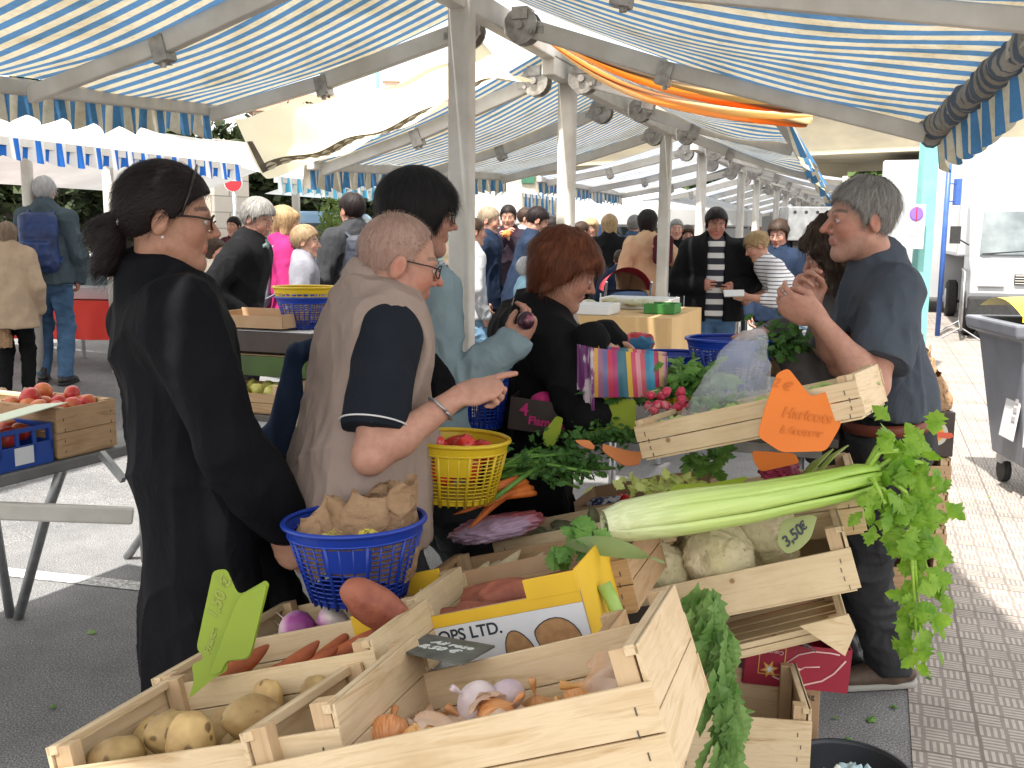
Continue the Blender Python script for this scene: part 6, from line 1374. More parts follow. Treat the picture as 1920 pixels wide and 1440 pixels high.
def tray(label, x, y, l, d, h, mat, z=ht):
    M = Mt2 @ Matrix.Translation((x, y, z+.003)); t = thing('tray', label, 'tray', mat=M, group='trays on the tan cloth'); mb = MB()
    mb.box((0, 0, .004), (l, d, .006))
    for s in (-1, 1): mb.box((0, s*(d/2-.004), h/2), (l, .008, h)); mb.box((s*(l/2-.004), 0, h/2), (.008, d-.018, h))
    mb.build('body', mat, t, bevel=.002); return M
M1 = tray('white tray at the near left corner of the tan cloth', -.22, -.4, .5, .32, .07, m_tray)
tray('white tray farther back on the tan cloth', .05, .3, .55, .35, .08, m_tray); tray('dark green tray at the right of the tan cloth', .32, -.15, .22, .25, .07, m_grn)
for k in range(5):
    o = blob('cheese', (.07, .06, .03), pmat('pale_food', (.6, .55, .4), (.4, .42, .28), 12, .6), k, .15); put(o, Mt2 @ Matrix.Translation((-.25+.14*k, -.1+.12*(k % 3), ht+.05+.02*(k % 2))), ['leftmost pale cheese beside the white tray', 'pale cheese second from the left on the tan cloth', 'pale cheese in the middle at the far side', 'pale cheese fourth from the left', 'pale cheese farthest right by the green tray'][k], 'cheese', 'cheeses on the tan cloth')
crate('reddish crate on the ground behind the tan table', Matrix.Translation((P(1275, 451, 9).x, 9, 0)) @ BAS.to_4x4(), .4, .5, .8, .75, 1, slats=6, endslats=6, group='crates on the ground far away')
crate('low pale crate on the ground by the first post', Matrix.Translation((P(893, 600, 7).x, 7.0, .35)) @ BAS.to_4x4(), .4, .4, .3, .28, 2, slats=2, group='crates on the ground far away')
# ---------------- red cloth table and white display far left
p = P(120, 440, 9.8); m_rcl = pmat('red_tablecloth', (.72, .05, .03), (.62, .04, .03), 3, .7); t = thing('covered_table', 'table with a bright red cloth behind the man with the blue rucksack', 'table', (p.x, p.y, gz(p)))
Lt, Dt = 2.6, .7; M = Matrix.Translation((p.x, p.y, gz(p))) @ Matrix.Rotation(-R(5), 4, 'Z'); t.matrix_world = M
mb = MB(); mb.box((0, 0, .8), (Lt, Dt, .02)) if False else mb.box((0, 0, .62), (Lt, Dt, .02)); mb.grid(lambda u, s: Vector((-Lt/2+Lt*u, -Dt/2-.01-.015*s*math.sin(u*60), .62-.36*s)), 100, 5); mb.build('cloth', m_rcl, t, smooth=False)
for x in (-1, 0, 1): MB().tube([(x*(Lt/2-.1), -.2, 0), (x*(Lt/2-.1), -.2, .61)], .02, 8).tube([(x*(Lt/2-.1), .25, 0), (x*(Lt/2-.1), .25, .61)], .02, 8).build('leg', m_steel, t)
t = thing('display_case', 'white refrigerated display case standing on the red cloth', 'display case', mat=M @ Matrix.Translation((.62, 0, .64)))
mb = MB(); mb.prism([(-.25, 0), (-.3, .12), (-.18, .42), (.25, .46), (.25, 0)], -.6, .6, Matrix(((0, 0, 1, 0), (1, 0, 0, 0), (0, 1, 0, 0), (0, 0, 0, 1)))); mb.build('body', m_white, t, bevel=.01)
MB().add(onq(-.295, .14, -.19, .4, -.55, .55, .012), [(0, 1, 2, 3)]).build('front_glass', m_scr, t)
t = thing('potted_shrub', 'light green shrub in a pot behind the man with the white rucksack', 'plant', P(628, 440, 12.5)-UP*1.5); c_ = P(628, 440, 12.5); c_.z = gz(c_)
t.matrix_world = Matrix.Translation(c_); MB().lathe([(0, 0), (.16, 0), (.2, .35), (.18, .35), (.17, .3), (0, .3)], 20).build('pot', m_card, t, smooth=True); mb = MB(); mb.tube([(0, 0, .3), (.02, 0, 1.1)], .02, 6); mb.build('stem', m_bark, t)
mb = MB(); leafcloud(mb, (0, 0, 1.35), .55, 900, .05, 3, 1.4); mb.build('foliage', m_leafl, t)
# parasols in the far middle
def parasol(label, px, D, r_, h, mat, band=False):
    a = P(px, 451, D); t = thing('parasol', label, 'parasol', (a.x, a.y, 0), 'market parasols in the distance'); MB().tube([(0, 0, 0), (0, 0, h)], .025, 8).build('pole', m_alu, t, smooth=True)
    mb = MB(); n_ = 8
    for k in range(n_):
        a0, a1 = 2*PI*k/n_, 2*PI*(k+1)/n_; q0 = Vector((r_*math.cos(a0), r_*math.sin(a0), h-.5)); q1 = Vector((r_*math.cos(a1), r_*math.sin(a1), h-.5)); mb.add([(0, 0, h), q0, q1], [(0, 1, 2)]); mb.add([q0, q1, q1-UP*.2, q0-UP*.2], [(0, 1, 2, 3)])
    mb.build('canopy', mat, t); return t
parasol('wide white parasol behind the camel coat', 1215, 15, 1.7, 2.45, m_wroof); parasol('white parasol behind the blond woman in black', 1110, 18, 1.7, 2.5, m_wroof); parasol('white parasol above the men in dark jackets', 960, 19, 1.8, 2.35, m_wroof)
parasol('bright blue parasol left of the blond woman in black', 1085, 14.5, .75, 2.0, m_bluep)
# stall box scale-like grey cabinet at right behind the vendor's head
p = P(1512, 420, 9.0); t = thing('grill_cabinet', 'small grey metal cabinet with round holes hanging behind the vendor', 'cabinet', p); MB().box((0, 0, 0), (.42, .3, .3)).build('body', m_steel, t, bevel=.008)
mb = MB(); 
for k in range(4): mb.lathe([(0, 0), (.015, 0), (.015, .003), (0, .003)], 14, Matrix.Translation((-.15+.1*k, -.151, .1)) @ Matrix.Rotation(PI/2, 4, 'X'))
mb.build('holes', m_dark, t); MB().box((0, 0, -.35), (.3, .25, .4)).build('lower_box', m_dark, t); MB().tube([(0, .1, -1.95), (0, .1, -.5)], .04, 8).build('stand', m_steel, t)

# scraps of leaves on the ground
for k, (px, py, lab) in enumerate([(170, 1181, 'pale green leaf scrap alone on the dark asphalt at left'), (1582, 1392, 'small leaf scrap beside the black tub'), (1560, 1345, 'leaf scrap between the tub and the stallholder'), (1680, 1330, 'torn leaf at the edge of the paving'), (1745, 1275, 'celery leaf scrap on the paving by the shoe'), (1640, 1345, 'yellowish leaf scrap near the shoes'), (1850, 930, 'tiny dark scrap on the sunlit paving'), (100, 1330, 'small pale crumb on the dark asphalt')]):
    q = G(px, py, .006); rg = random.Random(k); mb = MB(); leaflet(mb, Vector((0, 0, .004)), Vector((rg.gauss(0, 1), rg.gauss(0, 1), 0)), Vector((0, 0, 1)), rg.uniform(.025, .05) if k else .05, rg, curl=.1)
    o = mb.build('leaf_scrap', m_mdlf if k % 2 else m_gylf); o.location = q; tag(o, lab, 'leaf', 'leaf scraps on the ground')
# ================================================================ people
def nz(v): v = Vector(v); return v.normalized()
def skinmat(name, rough=.5):
    if name in _rnd: return _rnd[name]
    m, n, b = nodemat(name); _rnd[name] = m
    a = n.nodes.new('ShaderNodeAttribute'); a.attribute_name = 'Col'
    t = noise(n, 60, 5, .65, coords(n)); t2 = noise(n, 14, 3, .5, coords(n))
    c = mixc(n, .6, a.outputs[0], ramp(n, t.outputs[0], [(.35, (.82, .76, .74)), (.6, (1.06, 1.04, 1.04))]).outputs[0], 'MULTIPLY')
    c = mixc(n, .5, c, ramp(n, t2.outputs[0], [(.35, (.92, .8, .78)), (.6, (1.04, 1.02, 1.0))]).outputs[0], 'MULTIPLY')
    lnk(n, c, b.inputs['Base Color']); b.inputs['Roughness'].default_value = rough; b.inputs['Specular IOR Level'].default_value = .35
    b.inputs['Subsurface Weight'].default_value = .12; b.inputs['Subsurface Radius'].default_value = (.012, .005, .003); b.inputs['Subsurface Scale'].default_value = 1
    bump(n, b, t.outputs[0], .25, .002); return m
m_skin = skinmat('skin')
def cloth(name, c1, k=.8, scale=7, rough=.85, weave=900, trans=0):
    return pmat(name, c1, tuple(x*k for x in c1), scale, rough, bs=.25, bscale=weave, bd=.001, spec=.12, trans=trans, fold=.16)
def hairmat(name, c1, c2):
    if name in _rnd: return _rnd[name]
    m, n, b = nodemat(name); _rnd[name] = m; uvn = n.nodes.new('ShaderNodeUVMap'); mp = n.nodes.new('ShaderNodeMapping'); mp.inputs['Scale'].default_value = (26, 2.2, 1); lnk(n, uvn.outputs[0], mp.inputs[0])
    t = noise(n, 2.2, 6, .7, mp.outputs[0], .6); c = ramp(n, t.outputs[0], [(.32, c1), (.68, c2)]).outputs[0]
    lnk(n, c, b.inputs['Base Color']); b.inputs['Roughness'].default_value = .5; b.inputs['Specular IOR Level'].default_value = .22; bump(n, b, t.outputs[0], .9, .006); return m
def denim(name, c): return pmat(name, c, tuple(x*1.5 for x in c), 5, .8, bs=.3, bscale=500, bd=.001)
HEAD = None
def head_ops(big_nose=1.0, jaw=1.0, ears=True, fat=1.0, neckdir=(0, -.03, -.17)):
    o = [(ell((0, -.014, .03), (.074, .093, .084)), 0, 'u'), (ell((0, .03, -.035), (.06*fat, .058, .073)), .03, 'u'),
         (rc((0, .02, -.075), (0, .068, -.1), .042*jaw, .018), .03, 'u'),
         (rc((.045*jaw, 0, -.06), (.014, .062, -.1), .02*fat, .017), .025, 'u'), (rc((-.045*jaw, 0, -.06), (-.014, .062, -.1), .02*fat, .017), .025, 'u'),
         (rc((-.03, .074, .022), (.03, .074, .022), .014, .014), .014, 'u'),
         (ell((.036, .058, -.024), (.024, .022, .024)), .02, 'u'), (ell((-.036, .058, -.024), (.024, .022, .024)), .02, 'u'),
         (ell((.031, .096, .003), (.017, .012, .011)), .012, 's'), (ell((-.031, .096, .003), (.017, .012, .011)), .012, 's'),
         (ell((.031, .0745, .001), (.013, .012, .0115)), .003, 'u'), (ell((-.031, .0745, .001), (.013, .012, .0115)), .003, 'u'),
         (rc((0, .082, .014), (0, .083+.026*big_nose, -.024), .0075, .009*big_nose), .01, 'u'),
         (rc((-.011, .094, -.03), (.011, .094, -.03), .0075, .0075), .008, 'u'),
         (rc((-.018, .083, -.055), (.018, .083, -.055), .0065, .0065), .006, 'u'), (rc((-.015, .082, -.065), (.015, .082, -.065), .007, .007), .006, 'u'),
         (rc((-.02, .0925, -.0605), (.02, .0925, -.0605), .0022, .0022), .004, 's'),
         (rc((0, -.022, -.06), neckdir, .052*fat, .058*fat), .03, 'u')]
    if ears:
        for s in (-1, 1):
            o += [(ell((s*.078, -.016, -.01), (.009, .019, .031), Euler((R(-12), 0, s*R(-18))).to_matrix()), .006, 'u'), (ell((s*.089, -.012, -.006), (.006, .009, .016)), .005, 's')]
    return comb(o)
def head_col(v, skin, lips=(.42, .12, .1), brow=(.08, .05, .04), stub=None, red=.25, browk=1, iris=(.12, .08, .05)):
    x, y, z = v[:, 0], v[:, 1], v[:, 2]; c = np.tile(np.array(skin), (len(v), 1)).astype(float)
    def blend(mask, colr, a=1): c[:] = c*(1-mask[:, None]*a)+np.array(colr)[None]*mask[:, None]*a
    g = lambda cx, cy, cz, r: np.exp(-(((np.abs(x)-cx)**2+(y-cy)**2+(z-cz)**2)/(r*r)))
    rd = np.array(skin)*np.array([1.0, .55, .5]); blend(g(.04, .06, -.028, .03), rd, red*2); blend(g(0, .11, -.025, .018), rd, red*2); blend(g(.08, -.015, -.01, .025), rd, red*1.5)
    blend(((z < -.049) & (z > -.074) & (np.abs(x) < .023) & (y > .078)).astype(float), lips, .75)
    if stub is not None: blend(((z < -.045)*(y > .01)*1.0)*np.clip((-.04-z)*40, 0, 1), stub, .35)
    bz = .026+.006*np.sin((np.abs(x)-.012)/.04*PI); blend(((np.abs(z-bz) < .0045) & (np.abs(x) > .012) & (np.abs(x) < .052) & (y > .05)).astype(float), brow, .8*browk)
    e = (((np.abs(x)-.031)/.0125)**2+((z-.001)/.0062)**2 < 1) & (y > .068); blend(e.astype(float), (.55, .5, .47)); 
    ir = ((np.abs(x)-.031)**2+(z-.001)**2 < .0052**2) & (y > .07); blend(ir.astype(float), iris)
    lid = (((np.abs(x)-.031)/.0145)**2+((z-.001)/.0085)**2 < 1) & ~e & (y > .066); blend(lid.astype(float), tuple(q*.5 for q in skin), .6)
    return c
ZL = {'short': ([-.13, -.06, -.03, -.015, .012, .02, .045, .075, .095, .13], [-.075, -.075, -.03, .0, -.015, .02, .045, .066, .07, .08]),
      'recede': ([-.13, -.06, -.03, -.015, .012, .02, .045, .07, .13], [-.075, -.075, -.03, .0, -.015, .03, .075, .1, .13]),
      'fringe': ([-.13, -.06, -.03, -.015, .012, .02, .03, .05, .13], [-.09, -.09, -.04, -.02, -.03, .0, .03, .06, .2]),
      'bob': ([-.13, -.04, .02, .045, .06, .075, .09, .13], [-.11, -.115, -.085, -.05, .0, .035, .038, .045]),
      'crop': ([-.13, -.05, -.02, .01, .03, .05, .07, .09, .13], [-.105, -.1, -.06, -.03, .005, .03, .042, .05, .06]),
      'bangs': ([-.13, -.04, .03, .05, .065, .08, .1, .13], [-.09, -.09, -.07, -.03, .012, .022, .024, .03]),
      'tied': ([-.13, -.075, -.04, -.02, .01, .03, .05, .075, .1, .13], [-.06, -.06, -.035, .0, .0, .02, .045, .065, .072, .08]),
      'long': ([-.13, 0, .03, .05, .07, .09, .13], [-.24, -.24, -.2, -.06, .04, .05, .055])}
def hair_ops(style, t=.01, vol=0.0):
    xs, zs = ZL[{'pony': 'tied', 'bun': 'tied'}.get(style, style)]
    o = [(ell((0, -.016, .033), (.077+t+vol*.6, .096+t+vol, .088+t+vol*.8)), 0, 'u')]
    if style in ('bob', 'bangs', 'crop'):
        for s in (-1, 1): o.append((erc((s*.062, -.02, .03), (s*.066, -.015, -.075), .042+vol, .03+vol, (0, 1, 0), .6), .03, 'u'))
        o.append((rc((0, -.07, .03), (0, -.068, -.075), .06+vol, .04), .04, 'u'))
        o.append((rc((-.04, .062, .055), (.04, .062, .055), .03, .03), .03, 'u'))
    if style == 'long':
        for s in (-1, 1): o.append((rc((s*.06, -.01, .03), (s*.085, .0, -.17), .05, .05), .03, 'u'))
        o.append((rc((0, -.07, .04), (0, -.1, -.18), .07, .07), .04, 'u'))
    def cut(p): return (np.interp(p[:, 1], xs, zs)-p[:, 2])*.6
    o.append((cut, .006, 'i'))
    if style in ('short', 'recede', 'fringe', 'tied', 'pony', 'bun'):
        for s in (-1, 1): o.append((ell((s*.088, -.014, -.014), (.03, .022, .034)), .004, 's'))
    if style == 'pony': o += [(rc((0, -.098, -.015), (0, -.118, -.03), .016, .026), .01, 'u'), (erc((0, -.128, -.05), (0, -.128, -.11), .046, .038, (1, 0, 0), .85), .012, 'u'), (rc((0, -.115, -.025), (0, -.14, -.05), .024, .036), .015, 'u')]
    if style == 'bun': o += [(ell((0, -.09, .06), (.045, .04, .035)), .012, 'u')]
    return comb(o)
def hair_mesh(style, M, mat, h, parent, t=.01, vol=0, amp=.0016, wave=0, name='hair', strands=None, slen=.045):
    f = hair_ops(style, t, vol); lo, hi = (-.15, -.24, -.27 if style == 'long' else -.2), (.15, .15, .17)
    v, fa = sdf_mesh(f, lo, hi, h)
    if len(v) == 0: return None
    N = vnormals(v, fa); c = v-np.array([0, -.04, .02]); ph = np.arctan2(c[:, 0], c[:, 2]+.3 if False else c[:, 1]); di = np.arccos(np.clip((c[:, 2])/np.linalg.norm(c, axis=1), -1, 1))
    if style in ('pony',): ph = np.arctan2(c[:, 0], c[:, 2]); di = c[:, 1]*8
    q = np.stack([ph*14, di*1.6+wave*np.sin(ph*5), np.zeros(len(v))], 1); n_ = fbm(q, 2)
    v = v+N*(amp*n_)[:, None]+(N*(wave*.01*fbm(v*26, 2))[:, None] if wave else 0)
    uv = np.stack([ph/(2*PI)*1.0, di/3], 1); sel = np.where(N[:, 2] > -.85)[0]; ns = strands if strands is not None else (3200 if h < .004 else (500 if h < .007 else 90))
    if ns:
        rs = np.random.RandomState(len(v)); ix = rs.choice(sel, ns); p0 = v[ix]; n0 = N[ix]; cr = np.array([0, -.05, .13]) if style != 'pony' else np.array([0, .1, .1])
        d = p0-cr; d = d-n0*(d*n0).sum(1)[:, None]; d /= np.linalg.norm(d, axis=1)[:, None]+1e-9; sd = np.cross(n0, d); L_ = slen*rs.uniform(.5, 1.3, ns)[:, None]; w_ = .0008*(1 if h < .004 else 2.2)
        d = d+sd*rs.normal(0, .3, ns)[:, None]; rows = []
        for k, (a, b) in enumerate(((0, .0), (.4, .004), (.75, .006), (1.0, .006))):
            c_ = p0+d*L_*a+n0*(b+.0008)*rs.uniform(.6, 1.5, ns)[:, None]-np.array([0, 0, 1])*(L_*a*a*.25)-n0*(L_*a)**2*5.5; ww = w_*(1-.8*a)
            rows.append(c_-sd*ww); rows.append(c_+sd*ww)
        A_ = np.stack(rows, 1); base = len(v)+np.arange(ns)[:, None]*8; fs_ = np.concatenate([base+np.array([[2*k, 2*k+1, 2*k+3, 2*k+2]]) for k in range(3)]); v = np.concatenate([v, A_.reshape(-1, 3)]); fa = np.concatenate([fa, fs_]); uv = np.concatenate([uv, np.repeat(uv[ix]+rs.rand(ns, 1)*.3, 8, 0)])
    Mn = np.array(M); vw = v@Mn[:3, :3].T+Mn[:3, 3]
    return obj(name, vw, fa, mat, parent, smooth=True, world=True, uv=uv)
HP = {'relax': ([25, 30, 20], [28, 34, 22], [32, 38, 25], [36, 42, 28], .6), 'point': ([4, 8, 5], [48, 68, 40], [62, 76, 45], [66, 78, 45], .5), 'grip': ([50, 60, 35], [55, 62, 38], [58, 64, 38], [60, 66, 40], 1.0),
      'open': ([8, 12, 8], [6, 10, 7], [9, 12, 8], [14, 16, 10], .2), 'pinch': ([45, 42, 20], [50, 45, 25], [58, 55, 30], [62, 60, 35], 1.2), 'hold': ([38, 36, 22], [42, 38, 24], [44, 40, 25], [48, 44, 28], .9)}
def hand_fn(wrist, fdir, palm, side, pose='relax', s=1.0):
    """palm = direction the palm faces; side=+1 right hand, -1 left"""
    y = nz(fdir); zb = -nz(palm); zb = (zb-y*zb.dot(y)).normalized(); x = y.cross(zb).normalized()*(-side)
    # back of hand = +zb, thumb side: for a right hand with palm facing down thumb points left
    M = Matrix((x, y, zb)).transposed(); W0 = Vector(wrist)
    def T(a, b, c): return W0+M @ Vector((a, b, c))*s
    P_ = HP[pose]; ops = [(erc(T(.004, .0, 0), T(.0, .035, 0), .029*s, .04*s, x, .5), 0, 'u'), (erc(T(0, .035, 0), T(0, .072, .0), .041*s, .04*s, x, .34), .012*s, 'u')]
    bx = [.031, .0105, -.0105, -.03]; ln = [.07, .078, .072, .056]; by = [.082, .087, .083, .074]; rr = [.0088, .009, .0085, .0075]
    for i in range(4):
        a = 0; p = Vector((bx[i], by[i], 0)); spread = bx[i]*.18/.03; segs = [.45, .3, .25]
        q0 = Vector((bx[i]*.8, by[i]-.03, 0)); ops.append((rc(T(*q0), T(*p), rr[i]*1.15*s, rr[i]*1.1*s), .006*s, 'u')); last = p
        for j in range(3):
            a += R(P_[i][j]); d = Vector((math.sin(spread)*math.cos(a), math.cos(a), -math.sin(a))); e = last+d*ln[i]*segs[j]
            ops.append((rc(T(*last), T(*e), rr[i]*(1.06-.1*j)*s, rr[i]*(.96-.1*j)*s), .003*s, 'u')); last = e
    k = P_[4]; t0 = Vector((.022, .012, -.006)); t1 = Vector((.046, .042, -.012-.012*k)); t2 = Vector((.052-.012*k, .068, -.018-.02*k)); t3 = Vector((.05-.022*k, .088, -.022-.026*k))
    ops += [(rc(T(*t0), T(*t1), .017*s, .0125*s), .012*s, 'u'), (rc(T(*t1), T(*t2), .0115*s, .0098*s), .004*s, 'u'), (rc(T(*t2), T(*t3), .0098*s, .0075*s), .003*s, 'u')]
    return comb(ops)
def ik(sh, wr, l1, l2, hint):
    d = wr-sh; L = d.length; mx = (l1+l2)*.995
    if L > mx: wr = sh+d*(mx/L); d = wr-sh; L = mx
    a = (l1*l1-l2*l2+L*L)/(2*L); h = math.sqrt(max(l1*l1-a*a, 0)); dn = d/L; hh = Vector(hint); hh = (hh-dn*hh.dot(dn)).normalized(); return sh+dn*a+hh*h, wr
def meshparts(fs, h, pad=.03):
    V_, F_ = [], []; n = 0
    for f, lo, hi, hh in fs:
        v, fa = sdf_mesh(f, np.array(lo)-pad, np.array(hi)+pad, hh or h)
        if len(v): V_.append(v); F_.append(fa+n); n += len(v)
    return np.concatenate(V_), np.concatenate(F_)
def bb(*pts): a = np.array([list(p) for p in pts]); return a.min(0), a.max(0)
def wrinkle(v, fa, amp, sc, seed, stretch=(1, 1, 1), axis_pts=None):
    N = vnormals(v, fa); q = v*np.array(stretch)*sc+seed*3.3
    q = q+.35*np.stack([vnoise(q*.7), vnoise(q*.7+5), vnoise(q*.7+9)], 1)
    return v+N*(amp*1.5*(1-2*np.abs(vnoise(q))**.75+.4*ridged(q*2.1+4)-.3))[:, None]
def person(label, pel, neck, head, az, haz, hp=0, hr=0, s=1.0, fat=1.0, sw=1.0, feet=None, wr=None, hint=None, hands=None, skin=(.5, .29, .21), face={}, headk={}, hair=('short', None), top=None, under=None, legs=None, shoes=None, q=1, seed=1, group=None, hk={}, neckr=1.0, gz0=None, breast=0, belly=0, stride=.0, hscale=1.0):
    pel, neck, head = Vector(pel), Vector(neck), Vector(head); a = R(az); fwd = Vector((math.sin(a), math.cos(a), 0)); rt = Vector((math.cos(a), -math.sin(a), 0))
    g0 = gz(pel) if gz0 is None else gz0
    t = thing('person', label, 'person', (pel.x, pel.y, g0), group)
    up = (neck-pel).normalized(); fw = (fwd-up*fwd.dot(up)).normalized(); rtu = fw.cross(up)*1.0; rtu = up.cross(fw)*-1
    if rtu.dot(rt) < 0: rtu = -rtu
    TL = (neck-pel).length; chest = pel+up*TL*.66-fw*.0+fw*.01; waist = pel+up*TL*.3
    hb = .0035 if q == 2 else (.006 if q == 1 else .011); hh = .0026 if q == 2 else (.005 if q == 1 else .009)
    # head
    ha = R(haz); hf = Vector((math.sin(ha), math.cos(ha), 0)); hrt = Vector((math.cos(ha), -math.sin(ha), 0))
    Mh = Matrix((hrt, hf, UP)).transposed() @ Matrix.Rotation(R(-hp), 3, 'X') @ Matrix.Rotation(R(hr), 3, 'Y'); Mh4 = (Mh*(s*hscale)).to_4x4(); Mh4.translation = head
    Mi = Mh4.inverted(); nl = Mi @ (neck+up*.0); nl = Vector((0, -.03, -.17)) if q == 0 else Vector((max(-.05, min(.05, nl.x)), max(-.12, min(.05, nl.y)), max(-.2, min(-.12, nl.z))))
    f = head_ops(neckdir=tuple(nl), **headk); v, fa = sdf_mesh(f, (-.12, -.13, -.25), (.12, .14, .14), hh/s)
    colr = head_col(v, skin, **face)
    Mn = np.array(Mh4); vw = v@Mn[:3, :3].T+Mn[:3, 3]
    VV, FF, CC = [vw], [fa], [colr]; cnt = len(vw)
    # arms
    sh = {}; S = {'R': 1, 'L': -1}; arms = {}
    for k in 'RL':
        sg = S[k]; shp = neck-up*.075*s+rtu*(sg*.172*sw*s)+fw*.0; hint_ = (hint or {}).get(k, -UP*.6-fwd*.4+rt*sg*.5)
        w_ = (wr or {}).get(k); w_ = Vector(w_) if w_ is not None else shp-UP*.52*s+rt*sg*.05+fwd*.07
        el, w_ = ik(shp, w_, .3*s, .26*s, hint_); arms[k] = (shp, el, w_)
    st_sl = (top or {}).get('sleeve', 2)
    for k in 'RL':
        shp, el, w_ = arms[k]; sg = S[k]; hd = (hands or {}).get(k, ('relax', -rt*sg, None)); fd = Vector(hd[2]) if hd[2] is not None else (w_-el)
        if hd[0] is None: continue
        hf_ = hand_fn(w_, fd, hd[1], sg, hd[0], s*.97); k0 = .5 if st_sl < 2 else .75
        if st_sl < 2: fn = comb([(rc(shp.lerp(el, .35), el, .047*s*fat**.5, .037*s), 0, 'u'), (rc(el, el.lerp(w_, .3), .037*s, .041*s), .03, 'u'), (rc(el.lerp(w_, .3), w_, .041*s, .025*s), .03, 'u'), (hf_, .012, 'u')])
        else: fn = comb([(rc(el.lerp(w_, .5), w_, .034*s, .026*s), 0, 'u'), (hf_, .012, 'u')])
        tip = w_+fd.normalized()*.19*s; pts = [w_, tip, el.lerp(w_, .5)] if st_sl == 2 else [shp, el, w_, tip]
        lo, hi = bb(*pts); v, fa = sdf_mesh(fn, lo-.075, hi+.075, hb)
        c = np.tile(np.array(skin), (len(v), 1)).astype(float)*1.0; d = np.linalg.norm(v-np.array(tip), axis=1); c[:, 1:] *= (1-.12*np.exp(-(d/.06)**2))[:, None]
        VV.append(v); FF.append(fa+cnt); CC.append(c); cnt += len(v)
    # hidden trunk of the body
    if feet is None:
        feet = {}
        for k in 'RL': fp = pel+rt*S[k]*.1*s+fwd*(stride*S[k]); feet[k] = (Vector((fp.x, fp.y, g0)), az+S[k]*8)
    lg = {}
    for k in 'RL':
        fp, fz = feet[k]; fp = Vector(fp); fa_ = R(fz); ff = Vector((math.sin(fa_), math.cos(fa_), 0)); hp_ = pel+rt*S[k]*.088*s-UP*.03*s; an = fp+UP*.085*s
        kn, an2 = ik(hp_, an, max(.44*s, (hp_-an).length*.505), max(.42*s, (hp_-an).length*.5), fwd*.9+ff*.1); lg[k] = (hp_, kn, an, ff, fp)
    if q:
        ops = [(erc(pel, chest, .12*s, .13*s, rtu, .65), 0, 'u'), (rc(arms['R'][0], arms['L'][0], .045*s, .045*s), .05, 'u'), (rc(chest, neck+up*.02, .08*s, .052*s), .05, 'u')]
        for k in 'RL': ops += [(rc(lg[k][0], lg[k][1], .07*s, .05*s), .03, 'u'), (rc(lg[k][1], lg[k][2], .05*s, .035*s), .02, 'u')]
        lo, hi = bb(pel, neck, lg['R'][2], lg['L'][2], arms['R'][0], arms['L'][0], lg['R'][1], lg['L'][1]); v, fa = sdf_mesh(comb(ops), lo-.16, hi+.16, .016)
        VV.append(v); FF.append(fa+cnt); CC.append(np.tile(np.array(skin), (len(v), 1)).astype(float)); cnt += len(v)
    obj('body', np.concatenate(VV), np.concatenate(FF), m_skin, t, smooth=True, world=True, colr=np.concatenate(CC))
    if hair and hair[1] is not None: hair_mesh(hair[0], Mh4, hair[1], hh/s, t, **hk)
    # garments
    hg = .0055 if q == 2 else (.009 if q == 1 else .014)
    def garment(g, seedk=0):
        e = g.get('ext', .012)*s; hem = g.get('hem', .86)*s; fl = g.get('flare', 1.0); sl = g.get('sleeve', 2); k = 'RL'
        W0 = .165*fat*s-g.get('shrink', 0); hemc = Vector((pel.x, pel.y, g0+hem))+(pel-Vector((pel.x, pel.y, pel.z)))*0
        if 'hemoff' in g: hemc += Vector(g['hemoff'])
        flt = .72*(1+.25*(fat-1))
        ops = [(erc(waist, chest+up*.03, W0*.94+e, W0*1.0*sw+e, rtu, .66), 0, 'u'),
               (erc(pel, waist, W0*1.03+e, W0*.95+e, rt, flt), .05, 'u'),
               (erc(hemc+UP*.03, pel, W0*1.05*fl+e, W0*1.03+e, rt, flt*1.02), .05, 'u'),
               (rc(arms['R'][0].lerp(arms['L'][0], .12), arms['R'][0].lerp(arms['L'][0], .88), .052*s+e, .052*s+e), .07, 'u'),
               (rc(chest+up*.05, neck+up*.015*s, .09*s, .066*s+e), .05, 'u')]
        if belly: ops.append((ell(waist+fw*.05*s, (.14*s, .13*s, .15*s)), .08, 'u'))
        if breast:
            for sg in (-1, 1): ops.append((ell(chest+fw*(.085*s)+rtu*sg*.07*s, (.065*s, .06*s, .065*s)), .05, 'u'))
        for k in 'RL':
            shp, el, w_ = arms[k]; ra = g.get('armr', 1.0)
            if sl == 0: continue
            if sl == .5:
                m_ = shp.lerp(el, .72); dn = (el-shp).normalized(); ops.append((rc(shp, m_, .064*s*ra+e, .066*s*ra+e), .045, 'u'))
                ops.append((lambda p, m_=m_, dn=dn, shp=shp: -(np.maximum(np.maximum(A3(m_)@A3(dn)-p@A3(dn), -(.13-np.linalg.norm(p-A3(m_), axis=1))), -1)) if False else np.where(np.linalg.norm(p-A3(m_), axis=1) < .14, p@A3(dn)-float(A3(m_)@A3(dn))-.02, -1.0).astype(F4), 0, 'i'))
            else:
                we = el.lerp(w_, .97 if sl == 2 else .3)
                ops += [(rc(shp, shp.lerp(el, .35), .062*s*ra+e, .056*s*ra+e), .05, 'u'), (comb([(rc(shp.lerp(el, .3), el, .057*s*ra+e, .046*s*ra+e), 0, 'u'), (rc(el, we, .046*s*ra+e, (.035 if sl == 2 else .044)*s*ra+e), .02, 'u')]), .007, 'u')]
        if sl == 0:
            for k in 'RL': shp = arms[k][0]; ops.append((ell(shp+rtu*S[k]*.06*s-up*.045*s, (.066*s, .13*s, .125*s), Matrix((rtu, fw, up)).transposed()), .012, 's'))
        ops.append((plane((0, 0, -1), -(g0+hem)), .004, 'i'))
